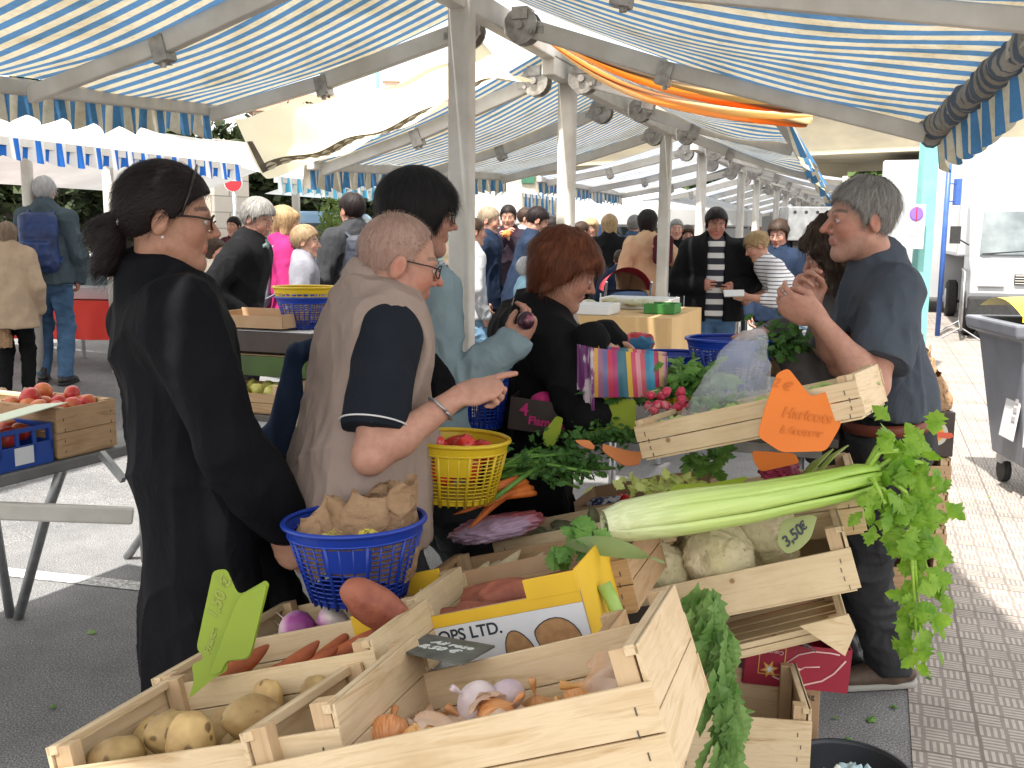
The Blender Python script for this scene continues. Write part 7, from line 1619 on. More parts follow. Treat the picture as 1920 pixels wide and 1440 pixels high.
        if g.get('open') is not None:     # open front: wedge cut away
            wv = g['open']; cpt = neck-up*.02*s
            o_ = A3(cpt+fw*.08); R_, F_, U_ = A3(rtu), A3(fw), A3(up)
            ops.append((lambda p: np.maximum(np.abs((p-o_)@R_)-wv*s*(1+.0*((p-o_)@U_)), -((p-o_)@F_+.02)).astype(F4), .01, 's'))
        pts = [pel, neck, chest, hemc]+[x for k in 'RL' for x in (arms[k] if sl else arms[k][:1])]; lo, hi = bb(*pts)
        v, fa = sdf_mesh(comb(ops), lo-np.array([.26, .26, .02])*1.0-.0, hi+np.array([.26, .26, .12]), g.get('h', hg))
        v = wrinkle(v, fa, g.get('wr', .006)*s, g.get('wsc', 9), seed+seedk, g.get('wst', (1, 1, .6)))
        ob = obj(g['name'], v, fa, g['mat'], t, smooth=True, world=True); return ob
    if under: garment(under, 3)
    if legs:
        e = legs.get('ext', .01)*s; cutz = legs.get('cut', .06)*s; ops = [(ell(pel-UP*.03*s, (.165*fat*s+e, .12*fat*s+e, .14*s), Matrix((rt, fwd, UP)).transposed()), 0, 'u')]
        for k in 'RL':
            hp_, kn, an, ff, fp = lg[k]; ops += [(rc(hp_, kn, .086*s*fat**.5+e, .06*s+e), .04, 'u'), (rc(kn, an, .06*s+e, .045*s+e*1.6), .03, 'u')]
        ops.append((plane((0, 0, -1), -(g0+cutz)), .003, 'i'))
        lo, hi = bb(pel, lg['R'][2], lg['L'][2], lg['R'][1], lg['L'][1]); v, fa = sdf_mesh(comb(ops), lo-.2, hi+.2, max(hg, .007)); v = wrinkle(v, fa, .006*s, 11, seed+7, (1, 1, 1.3))
        obj(legs['name'], v, fa, legs['mat'], t, smooth=True, world=True)
    if shoes:
        for k in 'RL':
            hp_, kn, an, ff, fp = lg[k]; sd = ff.cross(UP); f_ = comb([(erc(fp+ff*-.055*s+UP*.045*s, fp+ff*.15*s+UP*.035*s, .042*s, .038*s, sd, .75), 0, 'u'), (rc(fp+UP*.05*s, fp+UP*.1*s-ff*.01, .045*s, .048*s), .03, 'u'), (rc(fp+ff*.02+UP*.06*s, fp+ff*.1*s+UP*.045*s, .036*s, .034*s), .02, 'u'), (plane((0, 0, -1), -(fp.z+.018)), .002, 'i')])
            lo, hi = bb(fp-ff*.1, fp+ff*.2*s, fp+UP*.15); v, fa = sdf_mesh(f_, lo-.06, hi+.06, .005 if q == 2 else .01)
            sh_ = obj('shoe', v, fa, shoes['mat'], t, smooth=True, world=True)
            f_ = comb([(erc(fp+ff*-.055*s+UP*.014, fp+ff*.155*s+UP*.014, .046*s, .044*s, sd, .9), 0, 'u'), (plane((0, 0, 1), fp.z+.026), .003, 'i'), (plane((0, 0, -1), -(fp.z+.003)), .003, 'i')])
            v, fa = sdf_mesh(f_, lo-.06, hi+.06, .006 if q == 2 else .01)
            if len(v): obj('sole', v, fa, shoes.get('sole', m_dark), sh_, smooth=True, world=True)
    if top: garment(top)
    t['_dummy'] = 0; del t['_dummy']
    return dict(t=t, Mh=Mh4, arms=arms, pel=pel, neck=neck, up=up, fw=fw, rt=rtu, chest=chest, waist=waist, s=s, fwd=fwd, g0=g0)
def glasses(F, mat, thick=.0016, lens=True):
    M = F['Mh']; mb = MB()
    def L(x, y, z): return M @ Vector((x, y, z))
    for s in (-1, 1):
        pts = [L(s*(.033+.024*math.cos(a)), .1-.006*abs(math.cos(a)), .002+.017*math.sin(a)) for a in [2*PI*k/18 for k in range(19)]]; mb.tube(pts, thick, 6, cap=False)
        mb.tube([L(s*.057, .093, .008), L(s*.074, .06, .01), L(s*.081, -.005, .008), L(s*.08, -.025, -.008)], thick*1.2, 6)
    mb.tube([L(-.009, .101, .004), L(0, .103, .006), L(.009, .101, .004)], thick, 6); mb.build('glasses', mat, F['t'], smooth=True, world=True)
def scarf(F, mat, r=.03, drop=.3, name='scarf', seed=0, long=True):
    n_, u, f, rr, s = F['neck'], F['up'], F['fw'], F['rt'], F['s']; ops = []; pts = []
    for k in range(13): a = 2*PI*k/12; pts.append(n_+u*(.012+.02*math.cos(a)*-1)*s+rr*(.075*s*math.sin(a))+f*(.072*s*math.cos(a)+.01))
    for a, b in zip(pts[:-1], pts[1:]): ops.append((rc(a, b, r*s, r*s), .02 if ops else 0, 'u'))
    if long:
        for sg in (-1, 1): ops.append((erc(n_+f*.1*s+rr*sg*.03*s, n_+f*.12*s+rr*sg*.07*s-u*drop*s, r*s, r*1.1*s, rr, .55), .03, 'u'))
    lo, hi = bb(n_, n_-u*drop*s, n_+f*.15); v, fa = sdf_mesh(comb(ops), lo-.16, hi+.14, .006); v = wrinkle(v, fa, .006, 22, seed, (1, 1, .5)); return obj(name, v, fa, mat, F['t'], smooth=True, world=True)
def std(label, px, py, D, az, haz=None, H=None, lean=0, hp=5, **k):
    """standing figure from the place of its head"""
    hd = P(px, py, D); g0 = gz(hd); s = (hd.z-g0)/1.635 if H is None else H/1.75; a = R(az); fwd = Vector((math.sin(a), math.cos(a), 0)); ln = R(lean)
    if H is None or lean == 0:
        pz = g0+.94*s; d = fwd*math.sin(ln)+UP*math.cos(ln); nk = hd-UP*.145*s*(math.cos(ln*.6))-fwd*(.035+.1*math.sin(ln))*s; pl = nk-d*.54*s
        if lean: pass
        pl.z = pl.z if lean else pz
    else:
        d = fwd*math.sin(ln)+UP*math.cos(ln); nk = hd-UP*.13*s-fwd*(.035+.06*math.sin(ln))*s; pl = nk-d*.54*s
    feet = {}; rt = Vector((math.cos(a), -math.sin(a), 0)); b = pl+fwd*(.05*math.sin(ln))
    st = k.pop('stride', .04)
    for kk, sg in (('R', 1), ('L', -1)): fp = b+rt*sg*.1*s+fwd*st*sg; feet[kk] = ((fp.x, fp.y, gz(fp)), az+sg*10)
    return person(label, pl, nk, hd, az, haz if haz is not None else az, hp=hp, s=s, feet=feet, gz0=g0, q=k.pop('q', 1), **k)
def G_(name, mat, **k): return dict(name=name, mat=mat, **k)
c_blk = cloth('black_coat_cloth', (.006, .0065, .009), .7); c_blk2 = cloth('black_jacket_cloth', (.008, .008, .0095), .7); c_nav = cloth('navy_cloth', (.018, .03, .06)); c_char = cloth('charcoal_cloth', (.04, .042, .047))
c_vest = cloth('beige_vest_cloth', (.33, .255, .22), .88, 5); c_polo = cloth('black_polo_cloth', (.014, .018, .026)); c_gj = cloth('grey_blue_jacket_cloth', (.23, .31, .35), .85); c_jeans = denim('blue_denim', (.04, .09, .17)); c_ljeans = denim('light_denim', (.12, .22, .33))
c_beige = cloth('beige_coat_cloth', (.45, .34, .24)); c_camel = cloth('camel_coat_cloth', (.5, .33, .2)); c_pink = cloth('pink_jacket_cloth', (.38, .025, .14)); c_lgrey = cloth('light_grey_cloth', (.24, .24, .28)); c_white = cloth('white_cotton', (.5, .51, .54)); c_tgrey = cloth('blue_grey_jacket', (.07, .1, .12)); c_tee = cloth('slate_tee_cloth', (.065, .078, .1), .85)
c_grey = cloth('grey_cardigan', (.1, .095, .095), .8, 14); c_mar = cloth('maroon_cloth', (.07, .015, .025))
h_dk = hairmat('dark_hair', (.006, .004, .004), (.02, .012, .012)); h_bk = hairmat('black_hair', (.005, .005, .006), (.018, .016, .017)); h_red = hairmat('red_brown_hair', (.05, .014, .006), (.2, .06, .025)); h_gry = hairmat('grey_hair', (.1, .095, .09), (.34, .33, .31)); h_salt = hairmat('salt_pepper_hair', (.08, .075, .07), (.38, .365, .35)); h_wht = hairmat('white_hair', (.35, .35, .36), (.6, .6, .61)); h_brn = hairmat('brown_hair', (.015, .009, .006), (.07, .04, .026)); h_bld = hairmat('blond_hair', (.2, .12, .05), (.5, .36, .2)); h_stub = hairmat('stubble_hair', (.33, .2, .155), (.44, .3, .25))
m_frame = pmat('black_spectacle_frame', (.015, .012, .012), None, rough=.25); s_brn = pmat('brown_shoe_leather', (.1, .065, .045), (.06, .04, .03), 20, .6, bs=.3, bscale=60); s_dk = pmat('dark_shoe_leather', (.02, .02, .022), None, rough=.5); s_sole = pmat('grey_sole', (.3, .29, .27), None)
def stripemat(name, ca, cb, per, duty=.5, ax=2, off=0):
    m, n, b = nodemat(name); sp = n.nodes.new('ShaderNodeSeparateXYZ'); lnk(n, coords(n), sp.inputs[0]); q = n.nodes.new('ShaderNodeMath'); q.operation = 'MULTIPLY_ADD'; lnk(n, sp.outputs[ax], q.inputs[0]); q.inputs[1].default_value = 1/per; q.inputs[2].default_value = off+100
    fr_ = n.nodes.new('ShaderNodeMath'); fr_.operation = 'FRACT'; lnk(n, q.outputs[0], fr_.inputs[0]); r_ = ramp(n, fr_.outputs[0], [(0, ca), (duty, cb)]); r_.color_ramp.interpolation = 'CONSTANT'; lnk(n, r_.outputs[0], b.inputs['Base Color']); b.inputs['Roughness'].default_value = .85; bump(n, b, noise(n, 14, 3, .5, coords(n)).outputs[0], .3, .01); return m
# ---- 1 woman in black
F = person('woman with a dark ponytail and glasses in a long black coat, nearest the camera', Pd(386, 950, 2.5), Pd(296, 545, 2.42), Pd(318, 410, 2.38), 58, 74, hp=6, s=1.03, hscale=1.0, fat=1.04, sw=1.06, wr={'R': Pd(536, 985, 2.38), 'L': Pd(535, 930, 2.55)}, hint={'R': -UP*.3+Vector((.1, -1, 0))}, hands={'R': ('relax', Vector((.3, 1, 0)), Vector((.1, 0, -1))), 'L': (None, Vector((0, -1, 0)), None)},
     skin=(.4, .22, .15), face=dict(lips=(.36, .1, .09), red=.1), hair=('pony', h_dk), hk=dict(t=.012, vol=.003), top=G_('coat', c_blk, ext=.028, hem=.42, flare=1.14, sleeve=2, wr=.009, wsc=6, armr=1.0), legs=G_('trousers', c_blk2), shoes=dict(mat=s_dk), q=2, seed=3)
glasses(F, m_frame, .0022)
M = F['Mh']; MB().tube([M @ Vector((x, y, z)) for x, y, z in ((.088, .03, .01), (.082, .042, .06), (.05, .05, .108), (0, .052, .13), (-.05, .05, .108), (-.088, .03, .01))], .003, 8).build('hairband', m_frame, F['t'], smooth=True, world=True)
MB().tube([M @ Vector((.03*math.cos(a), -.112+.008*math.sin(a), -.028+.028*math.sin(a))) for a in [k*PI/8 for k in range(17)]], .006, 8).build('hair_tie', m_white, F['t'], smooth=True, world=True)
o = blob('earring', (.0035, .0035, .0035), m_white, 1, 0, sub=2, parent=F['t']); o.matrix_basis = Matrix.Translation((F['Mh'] @ Vector((.083, -.008, -.044)))-F['t'].matrix_world.translation)
ops = [(erc(F['neck']-F['up']*.03, F['neck']+F['up']*.055, .082, .07, F['rt'], .95), 0, 'u'), (rc(F['neck']-F['up']*.05, F['neck']+F['up']*.12, .058, .056), .004, 's')]
v, fa = sdf_mesh(comb(ops), np.array(F['neck'])-.15, np.array(F['neck'])+.15, .005); obj('coat_collar', v, fa, c_blk, F['t'], smooth=True, world=True)
# ---- 2 man in the beige vest
F = person('balding man with glasses in a beige sleeveless vest, pointing', Pd(668, 935, 2.55), Pd(700, 572, 2.53), Pd(750, 494, 2.5), 68, 74, hp=14, s=1.0, fat=1.22, sw=1.02, belly=1,
     wr={'R': Pd(862, 742, 2.36), 'L': Pd(770, 822, 2.6)}, hint={'R': -UP*.25-Vector((1, 0, 0))+Vector((0, -.3, 0)), 'L': -UP-Vector((.5, 0, 0))}, hands={'R': ('point', Vector((.1, .5, -.8)), Vector((1, .1, .25))), 'L': ('grip', Vector((.2, -.5, -1)), Vector((.9, .2, -.3)))},
     skin=(.45, .25, .185), face=dict(stub=(.3, .2, .17), red=.35, brow=(.2, .13, .1)), headk=dict(big_nose=1.1, fat=1.1, jaw=1.12), hair=('recede', h_stub), hk=dict(t=.0035, amp=.0006, slen=.008, strands=2500), under=G_('polo_shirt', c_polo, shrink=.022, ext=.004, hem=.9, sleeve=.5, armr=1.12, wr=.0022), top=G_('vest', c_vest, ext=.022, hem=.8, flare=1.03, sleeve=0, wr=.007, wsc=11), legs=G_('trousers', c_char), shoes=dict(mat=s_dk), q=2, seed=5)
glasses(F, m_frame, .0016)
sh_, el_, w_ = F['arms']['R']; d = (w_-el_).normalized(); c_ = el_.lerp(w_, .78); x = d.cross(UP).normalized(); y = d.cross(x)
MB().tube([c_+(x*math.cos(a)+y*math.sin(a))*.036+d*.008*math.sin(a) for a in [2*PI*k/20 for k in range(21)]], .0035, 8).build('bracelet', m_steel, F['t'], smooth=True, world=True)
c_ = sh_.lerp(el_, .735); d = (el_-sh_).normalized(); x = d.cross(UP).normalized(); y = d.cross(x)
MB().tube([c_+(x*math.cos(a)+y*math.sin(a))*.083 for a in [2*PI*k/28 for k in range(29)]], .0022, 6).build('sleeve_piping', m_white, F['t'], smooth=True, world=True)
ops = [(erc(F['neck']-F['up']*.02-F['fw']*.01, F['neck']+F['up']*.05-F['fw']*.01, .092, .088, F['rt'], .9), 0, 'u'), (rc(F['neck']-F['up']*.05, F['neck']+F['up']*.12+F['fw']*.02, .07, .076), .004, 's')]
v, fa = sdf_mesh(comb(ops), np.array(F['neck'])-.16, np.array(F['neck'])+.16, .005); obj('vest_collar', v, fa, c_vest, F['t'], smooth=True, world=True)
# dark coat hanging over the far arm of the vest man
ops = [(erc(Pd(545, 690, 2.85), Pd(530, 890, 2.85), .035, .06, (1, 0, 0), .6), 0, 'u'), (rc(Pd(550, 660, 2.85), Pd(600, 650, 2.85), .03, .04), .03, 'u'), (rc(Pd(505, 820, 2.85), Pd(545, 895, 2.85), .03, .035), .03, 'u')]
c_ = np.array(Pd(540, 780, 2.85)); v, fa = sdf_mesh(comb(ops), c_-.3, c_+.3, .007); v = wrinkle(v, fa, .008, 12, 4, (1, 1, .4)); o = obj('folded_coat', v, fa, c_nav, smooth=True); tag(o, 'dark navy coat hanging between the black coat and the beige vest', 'coat')
# ---- 3 woman with fringe
F = person('dark-haired woman with a fringe in a grey-blue jacket, holding up a dark round fruit', Pd(792, 870, 3.08), Pd(768, 512, 3.05), Pd(790, 402, 3.0), 65, 76, hp=8, s=1.0, fat=1.0, wr={'R': Pd(962, 648, 2.9), 'L': Pd(870, 720, 3.2)}, hint={'R': -UP*.9-Vector((.2, 0, 0))}, hands={'R': ('hold', Vector((.2, .4, .9)), Vector((.55, .1, .75))), 'L': ('grip', Vector((0, 0, -1)), Vector((1, 0, 0)))},
     skin=(.42, .23, .17), face=dict(red=.1), hair=('bangs', h_bk), hk=dict(t=.017, vol=.008), top=G_('jacket', c_gj, ext=.022, hem=.8, sleeve=2, wr=.008, wsc=12, armr=.96), legs=G_('trousers', c_char), shoes=dict(mat=s_dk), q=2, seed=8)
glasses(F, m_frame, .0014); scarf(F, pmat('blue_white_print', (.02, .03, .09), (.6, .62, .66), 40, .7, stops=(.48, .54)), .02, .12, seed=2)
o = blob('round_fruit', (.026, .026, .027), pmat('dark_fruit', (.03, .01, .02), (.25, .06, .1), 35, .3, stops=(.5, .6)), 2, .05); o.matrix_world = Matrix.Translation(Pd(986, 601, 2.84)); tag(o, 'dark round fruit held up by the grey-jacketed woman', 'fruit')
ops = [(erc(Pd(800, 650, 2.86), Pd(815, 730, 2.86), .035, .062, (1, 0, 0), .45), 0, 'u')]; c_ = np.array(Pd(810, 690, 2.86)); v, fa = sdf_mesh(comb(ops), c_-.2, c_+.2, .006); v = wrinkle(v, fa, .004, 14, 2)
t = thing('shoulder_bag', 'soft black shoulder bag on the grey-jacketed woman', 'bag', tuple(c_)); obj('body', v, fa, c_blk2, t, smooth=True, world=True); MB().tube([Pd(795, 640, 2.84), Pd(785, 580, 2.86), Pd(778, 530, 2.92)], .005, 6).tube([Pd(808, 640, 2.84), Pd(800, 585, 2.86), Pd(790, 530, 2.92)], .003, 6).build('strap', c_blk2, t, world=True)
# ---- 4 red haired woman
F = person('red-haired woman in a black coat leaning over the striped shopping bag', Pd(975, 880, 3.35), Pd(1012, 592, 3.24), Pd(1062, 510, 3.2), 68, 88, hp=24, s=.97, fat=1.12, wr={'R': Pd(1112, 642, 3.02), 'L': Pd(1140, 632, 3.35)}, hint={'R': -UP*.9-Vector((.6, 0, 0))}, hands={'R': ('hold', Vector((.1, .2, -1)), Vector((.9, .1, -.35))), 'L': ('pinch', Vector((0, -.2, -1)), Vector((.9, -.1, -.45)))},
     skin=(.44, .24, .17), face=dict(lips=(.42, .08, .08), red=.2), headk=dict(fat=1.06), hair=('crop', h_red), hk=dict(t=.016, vol=.012, wave=.8), top=G_('coat', c_blk2, ext=.026, hem=.68, flare=1.05, sleeve=2, wr=.01, wsc=8, armr=.98), legs=G_('trousers', c_blk2), shoes=dict(mat=s_dk), q=2, seed=11)
m_plaid = pmat('beige_plaid_wool', (.5, .42, .36), (.3, .2, .19), 16, .9, stretch=(1, 1, .4)); scarf(F, m_plaid, .026, .32, seed=5)
# ---- 5 vendor
fz = G(1665, 1285); fz2 = G(1610, 1225)
F = person('grey-haired stallholder in a slate T-shirt and brown belt, hands raised', Pd(1668, 815, 3.2), Pd(1648, 500, 3.13), Pd(1612, 412, 3.08), 276, 268, hp=4, s=1.03, fat=.92, sw=1.02, belly=0, feet={'L': ((fz.x, fz.y, 0), 262), 'R': ((fz2.x, fz2.y+.1, 0), 280)},
     wr={'L': Pd(1528, 592, 2.86), 'R': Pd(1522, 575, 3.06)}, hint={'L': -UP*.9+Vector((.5, -.2, 0)), 'R': -UP*.8+Vector((.4, .3, 0))}, hands={'L': ('hold', Vector((.2, .7, .3)), Vector((-.9, .1, .35))), 'R': ('pinch', Vector((.1, -.6, .3)), Vector((-.45, -.1, .9)))},
     skin=(.43, .235, .175), face=dict(red=.25, brow=(.1, .08, .07), stub=(.3, .2, .17)), headk=dict(big_nose=1.15, fat=1.05, jaw=1.08), hair=('short', h_salt), hk=dict(t=.008, vol=.003, amp=.004, wave=.5, slen=.028), top=G_('tee_shirt', c_tee, ext=.012, hem=.985, sleeve=.5, armr=1.08, wr=.006, wsc=11), legs=G_('trousers', c_char, ext=.018), shoes=dict(mat=s_brn, sole=s_sole), q=2, seed=13)
b_c = F['pel']+UP*.045; mb = MB(); pts = [b_c+F['rt']*(.178*math.cos(a))+F['fw']*(.137*math.sin(a)+.008) for a in [2*PI*k/40 for k in range(41)]]
mb.add([p-UP*.018 for p in pts]+[p+UP*.018 for p in pts], [(k, k+1, 42+k, 41+k) for k in range(40)]); bo = mb.build('belt', pmat('brown_leather', (.2, .05, .03), (.15, .04, .025), 12, .45), F['t'], smooth=True, world=True); mo = bo.modifiers.new('solid', 'SOLIDIFY'); mo.thickness = .006
# ---- 6 seller behind him
F = person('seller with long wavy brown hair in a grey cardigan, reaching over the blue basket', Pd(1592, 880, 3.6), Pd(1588, 570, 3.5), Pd(1562, 478, 3.45), 282, 285, hp=20, s=.96, fat=1.05, wr={'L': Pd(1462, 622, 3.25), 'R': Pd(1440, 640, 3.5)}, hint={'L': -UP*.7+Vector((.6, 0, 0))}, hands={'L': ('open', Vector((0, 0, -1)), Vector((-1, .1, -.05))), 'R': ('relax', Vector((0, 0, -1)), Vector((-1, 0, -.2)))},
     skin=(.45, .25, .18), hair=('long', h_brn), hk=dict(t=.018, vol=.012, wave=1.4, amp=.006), top=G_('cardigan', c_grey, ext=.018, hem=.8, sleeve=2, wr=.01), legs=G_('trousers', c_char), shoes=dict(mat=s_dk), q=2, seed=15)
sh_, el_, w_ = F['arms']['L']; d = (w_-el_).normalized(); x = d.cross(UP).normalized(); y = d.cross(x); MB().tube([el_.lerp(w_, .9), el_.lerp(w_, 1.0)], .034, 14).build('watch_cuff', m_dark, F['t'], smooth=True, world=True)
# ---- background people
def pack(F, label, mat, w_=.3, h_=.44, d_=.16, pocket=None, mark=None, z=-.02):
    u, f, r_, s = F['up'], F['fw'], F['rt'], F['s']; c_ = F['chest']-f*.2*s-u*.07*s+u*z; t = thing('backpack', label, 'backpack', tuple(c_)); Mx = Matrix((r_, f, u)).transposed()
    fn = comb([(xf(bx3((0, 0, 0), (w_/2*s, d_/2*s, h_/2*s), .07*s), (Matrix.Translation(c_) @ Mx.to_4x4())), 0, 'u'), (xf(bx3((0, -.08*s, -h_*.2*s), (w_*.38*s, .05*s, h_*.22*s), .04*s), Matrix.Translation(c_) @ Mx.to_4x4()), .015, 'u')])
    v, fa = sdf_mesh(fn, np.array(c_)-.4, np.array(c_)+.4, .009); v = wrinkle(v, fa, .004, 12, 3); obj('body', v, fa, mat, t, smooth=True, world=True)
    for sg in (-1, 1):
        q = [c_+r_*sg*.09*s+u*h_*.42*s, F['neck']-u*.04*s+r_*sg*.1*s-f*.06*s+u*.035, F['neck']-u*.06*s+r_*sg*.11*s+f*.09*s, c_+r_*sg*.17*s+f*.24*s-u*.02, c_+r_*sg*.15*s-u*h_*.35*s]; MB().tube(q, .018*s, 8, flat=.45).build('strap', mat, t, smooth=True, world=True)
    if pocket: fn = xf(bx3((0, -.1*s, -h_*.08*s), (w_*.34*s, .035*s, h_*.33*s), .05*s), Matrix.Translation(c_) @ Mx.to_4x4()); v, fa = sdf_mesh(fn, np.array(c_)-.35, np.array(c_)+.35, .01); obj('front_panel', v, fa, pocket, t, smooth=True, world=True)
    if mark: Mq = Matrix.Translation(c_) @ Mx.to_4x4(); pts = [Mq @ Vector((x*s, -.14*s, z_*s)) for x, z_ in ((.0, -.06), (-.004, -.13), (-.02, -.165), (-.045, -.15))]; MB().tube([pts[0], pts[1], pts[2]], [.004, .008, .009], 6).tube([pts[2], pts[3]], [.009, .003], 6).build('mark', m_white, t, world=True)
    return t
F = std('white-haired man in a blue-grey jacket and jeans, seen from behind', 84, 360, 8.75, -8, 350, fat=1.08, hair=('short', h_wht), hk=dict(t=.012, vol=.004), skin=(.5, .28, .22), top=G_('jacket', c_tgrey, ext=.025, hem=.86, wr=.01), legs=G_('jeans', c_jeans), shoes=dict(mat=s_dk), seed=21, stride=-.03)
pack(F, 'dark blue rucksack with a white tick on the white-haired man', pmat('rucksack_blue', (.02, .05, .18), (.015, .03, .09), 9, .5), .3, .5, .16, mark=True)
F = std('older woman in a beige hooded coat at the left edge', 14, 440, 8.0, -10, 350, fat=1.1, hair=('bob', hairmat('mousy_hair', (.16, .11, .08), (.3, .22, .16))), top=G_('coat', c_beige, ext=.03, hem=.72, flare=1.15), legs=G_('trousers', c_blk2), shoes=dict(mat=pmat('tan_shoe', (.5, .35, .25), None)), seed=22)
paperbag('small brown paper bag carried by the woman in the beige coat', Matrix.Translation(P(4, 652, 7.9)), .07, .2, 9)
F = std('grey-haired woman in a black coat with a teal scarf, bending to a box', 484, 412, 6.5, 95, 105, lean=14, hp=24, fat=1.15, hair=('short', h_gry), hk=dict(t=.018, vol=.006), face=dict(red=.2), skin=(.42, .23, .17), top=G_('coat', c_blk2, ext=.03, hem=.75), legs=G_('trousers', c_blk2), shoes=dict(mat=s_dk), wr={'R': P(455, 590, 6.3), 'L': P(475, 590, 6.4)}, seed=23)
scarf(F, pmat('teal_scarf', (.06, .14, .15), (.2, .26, .24), 14, .8), .032, .4)
F = std('blond woman in a bright pink jacket', 535, 418, 7.4, 62, 65, fat=1.0, hair=('bob', h_bld), top=G_('jacket', c_pink, ext=.024, hem=.84), legs=G_('trousers', c_char), shoes=dict(mat=s_dk), seed=24)
pack(F, 'grey rucksack on the woman in pink', pmat('rucksack_grey', (.12, .13, .17), (.3, .31, .35), 6, .6), .26, .4, .18)
F = std('boy with light brown hair in a pale grey jacket', 574, 454, 7.2, 80, 85, hair=('short', hairmat('light_brown_hair', (.2, .13, .07), (.38, .27, .16))), hk=dict(t=.018), top=G_('jacket', c_lgrey, ext=.022, hem=.84), legs=G_('trousers', c_nav), shoes=dict(mat=s_dk), skin=(.52, .32, .24), seed=25)
F = std('dark-haired man in a black jacket, back turned, beside the potted shrub', 659, 395, 8.0, -35, 320, hair=('short', h_dk), hk=dict(t=.016), top=G_('jacket', c_char, ext=.025, hem=.84), legs=G_('trousers', c_char), shoes=dict(mat=s_dk), seed=26)
pack(F, 'white and black rucksack on the man in the black jacket', pmat('rucksack_black', (.03, .035, .05), None, rough=.6), .3, .48, .16, pocket=pmat('rucksack_white', (.6, .6, .55), (.5, .5, .46), 5, .6))
F = std('person in a dark maroon top far behind the grey-haired woman', 438, 425, 11, 200, hair=('short', h_dk), top=G_('top', c_mar, hem=.86), legs=G_('trousers', c_char), shoes=dict(mat=s_dk), q=0, seed=27)
F = std('person in a cream coat behind the shoulder of the woman in black', 402, 468, 8.2, 100, hair=('bob', h_brn), top=G_('coat', cloth('cream_coat', (.62, .55, .45)), hem=.7), legs=G_('trousers', c_char), shoes=dict(mat=s_dk), q=0, seed=28)
F = std('fair short-haired man in a navy jacket and grey trousers', 918, 414, 9.6, 110, 100, hp=12, hair=('short', hairmat('sandy_hair', (.2, .15, .1), (.36, .29, .2))), top=G_('jacket', c_nav, ext=.024, hem=.82), legs=G_('trousers', cloth('grey_trousers', (.08, .08, .085))), shoes=dict(mat=s_dk), seed=29)
F = std('man with a red scarf eating, facing the camera', 953, 407, 11.5, 190, 185, hp=10, hair=('short', h_dk), top=G_('jacket', cloth('dark_plum', (.03, .02, .03)), ext=.02, hem=.84), legs=G_('trousers', c_nav), shoes=dict(mat=s_dk), wr={'R': P(945, 445, 11.2), 'L': P(958, 450, 11.2)}, seed=30); scarf(F, c_mar, .025, .1)
o = blob('snack', (.05, .03, .04), pmat('orange_food', (.6, .2, .05), None), 2, .2); o.matrix_world = Matrix.Translation(P(950, 438, 11.1)); tag(o, 'orange snack in the hand of the man with the red scarf', 'food')
F = std('dark-haired man in a navy sweater bending over a stall', 1008, 415, 9.4, 80, 80, lean=12, hp=28, hair=('short', h_dk), top=G_('sweater', c_nav, ext=.02, hem=.84), legs=G_('jeans', c_nav), shoes=dict(mat=s_dk), seed=31)
F = std('man in a white shirt behind the man in the navy sweater', 988, 410, 12.5, 100, hair=('short', h_brn), top=G_('shirt', c_white, hem=.86), legs=G_('trousers', c_char), shoes=dict(mat=s_dk), q=0, seed=32)
F = std('woman in a white blouse partly behind the second post', 1036, 428, 11, 95, hair=('bob', h_dk), top=G_('blouse', c_white, hem=.86), legs=G_('jeans', c_ljeans), shoes=dict(mat=s_dk), q=0, seed=33)
F = std('person in a pale shirt and light jeans at the right of the first post', 890, 435, 8.8, 70, hair=('short', h_brn), top=G_('shirt', c_white, hem=.86), legs=G_('jeans', c_ljeans), shoes=dict(mat=s_dk), q=1, seed=34)
F = std('child in a white cap behind the shoulder of the red-haired woman', 990, 505, 8.5, 80, hair=('short', h_wht), hk=dict(t=.022), top=G_('top', cloth('pale_blue_cloth', (.3, .5, .62)), hem=.84), legs=G_('trousers', c_ljeans), shoes=dict(mat=s_dk), q=1, seed=35)
F = std('brown-haired woman with a small bun in the crowd', 1092, 435, 12, 60, hair=('bun', h_brn), top=G_('top', c_char, hem=.84), legs=G_('trousers', c_char), shoes=dict(mat=s_dk), q=0, seed=36)
F = std('curly fair-haired woman in the crowd behind the red-haired woman', 1108, 428, 12.6, 200, hair=('bob', h_bld), top=G_('top', c_lgrey, hem=.84), legs=G_('trousers', c_char), shoes=dict(mat=s_dk), q=0, seed=37)
F = std('blond woman in a black coat seen from behind', 1143, 423, 11.6, 10, hair=('bob', h_bld), top=G_('coat', c_blk2, ext=.03, hem=.7), legs=G_('trousers', c_blk2), shoes=dict(mat=s_dk), q=0, seed=38)
F = std('grey-haired man in a blue jacket left of the camel coat', 1190, 424, 12, 20, hair=('short', h_gry), top=G_('jacket', cloth('mid_blue_cloth', (.05, .09, .15)), ext=.025, hem=.84), legs=G_('trousers', c_char), shoes=dict(mat=s_dk), q=0, seed=39)
F = std('dark-haired woman in a camel coat with her back turned', 1213, 418, 10.4, -15, 345, hair=('bob', h_dk), hk=dict(t=.016), top=G_('coat', c_camel, ext=.025, hem=.78), legs=G_('skirt', pmat('black_white_print', (.02, .02, .03), (.5, .5, .5), 26, .8, stops=(.56, .6)), ext=.03), shoes=dict(mat=s_dk), wr={'R': P(1244, 470, 10.2)}, seed=40)
fn = bx3(P(1243, 468, 10.15), (.1, .07, .15), .05); c_ = np.array(P(1243, 468, 10.15)); v, fa = sdf_mesh(fn, c_-.25, c_+.25, .012); o = obj('handbag', v, fa, c_mar, smooth=True); tag(o, 'maroon handbag at the elbow of the woman in the camel coat', 'bag')
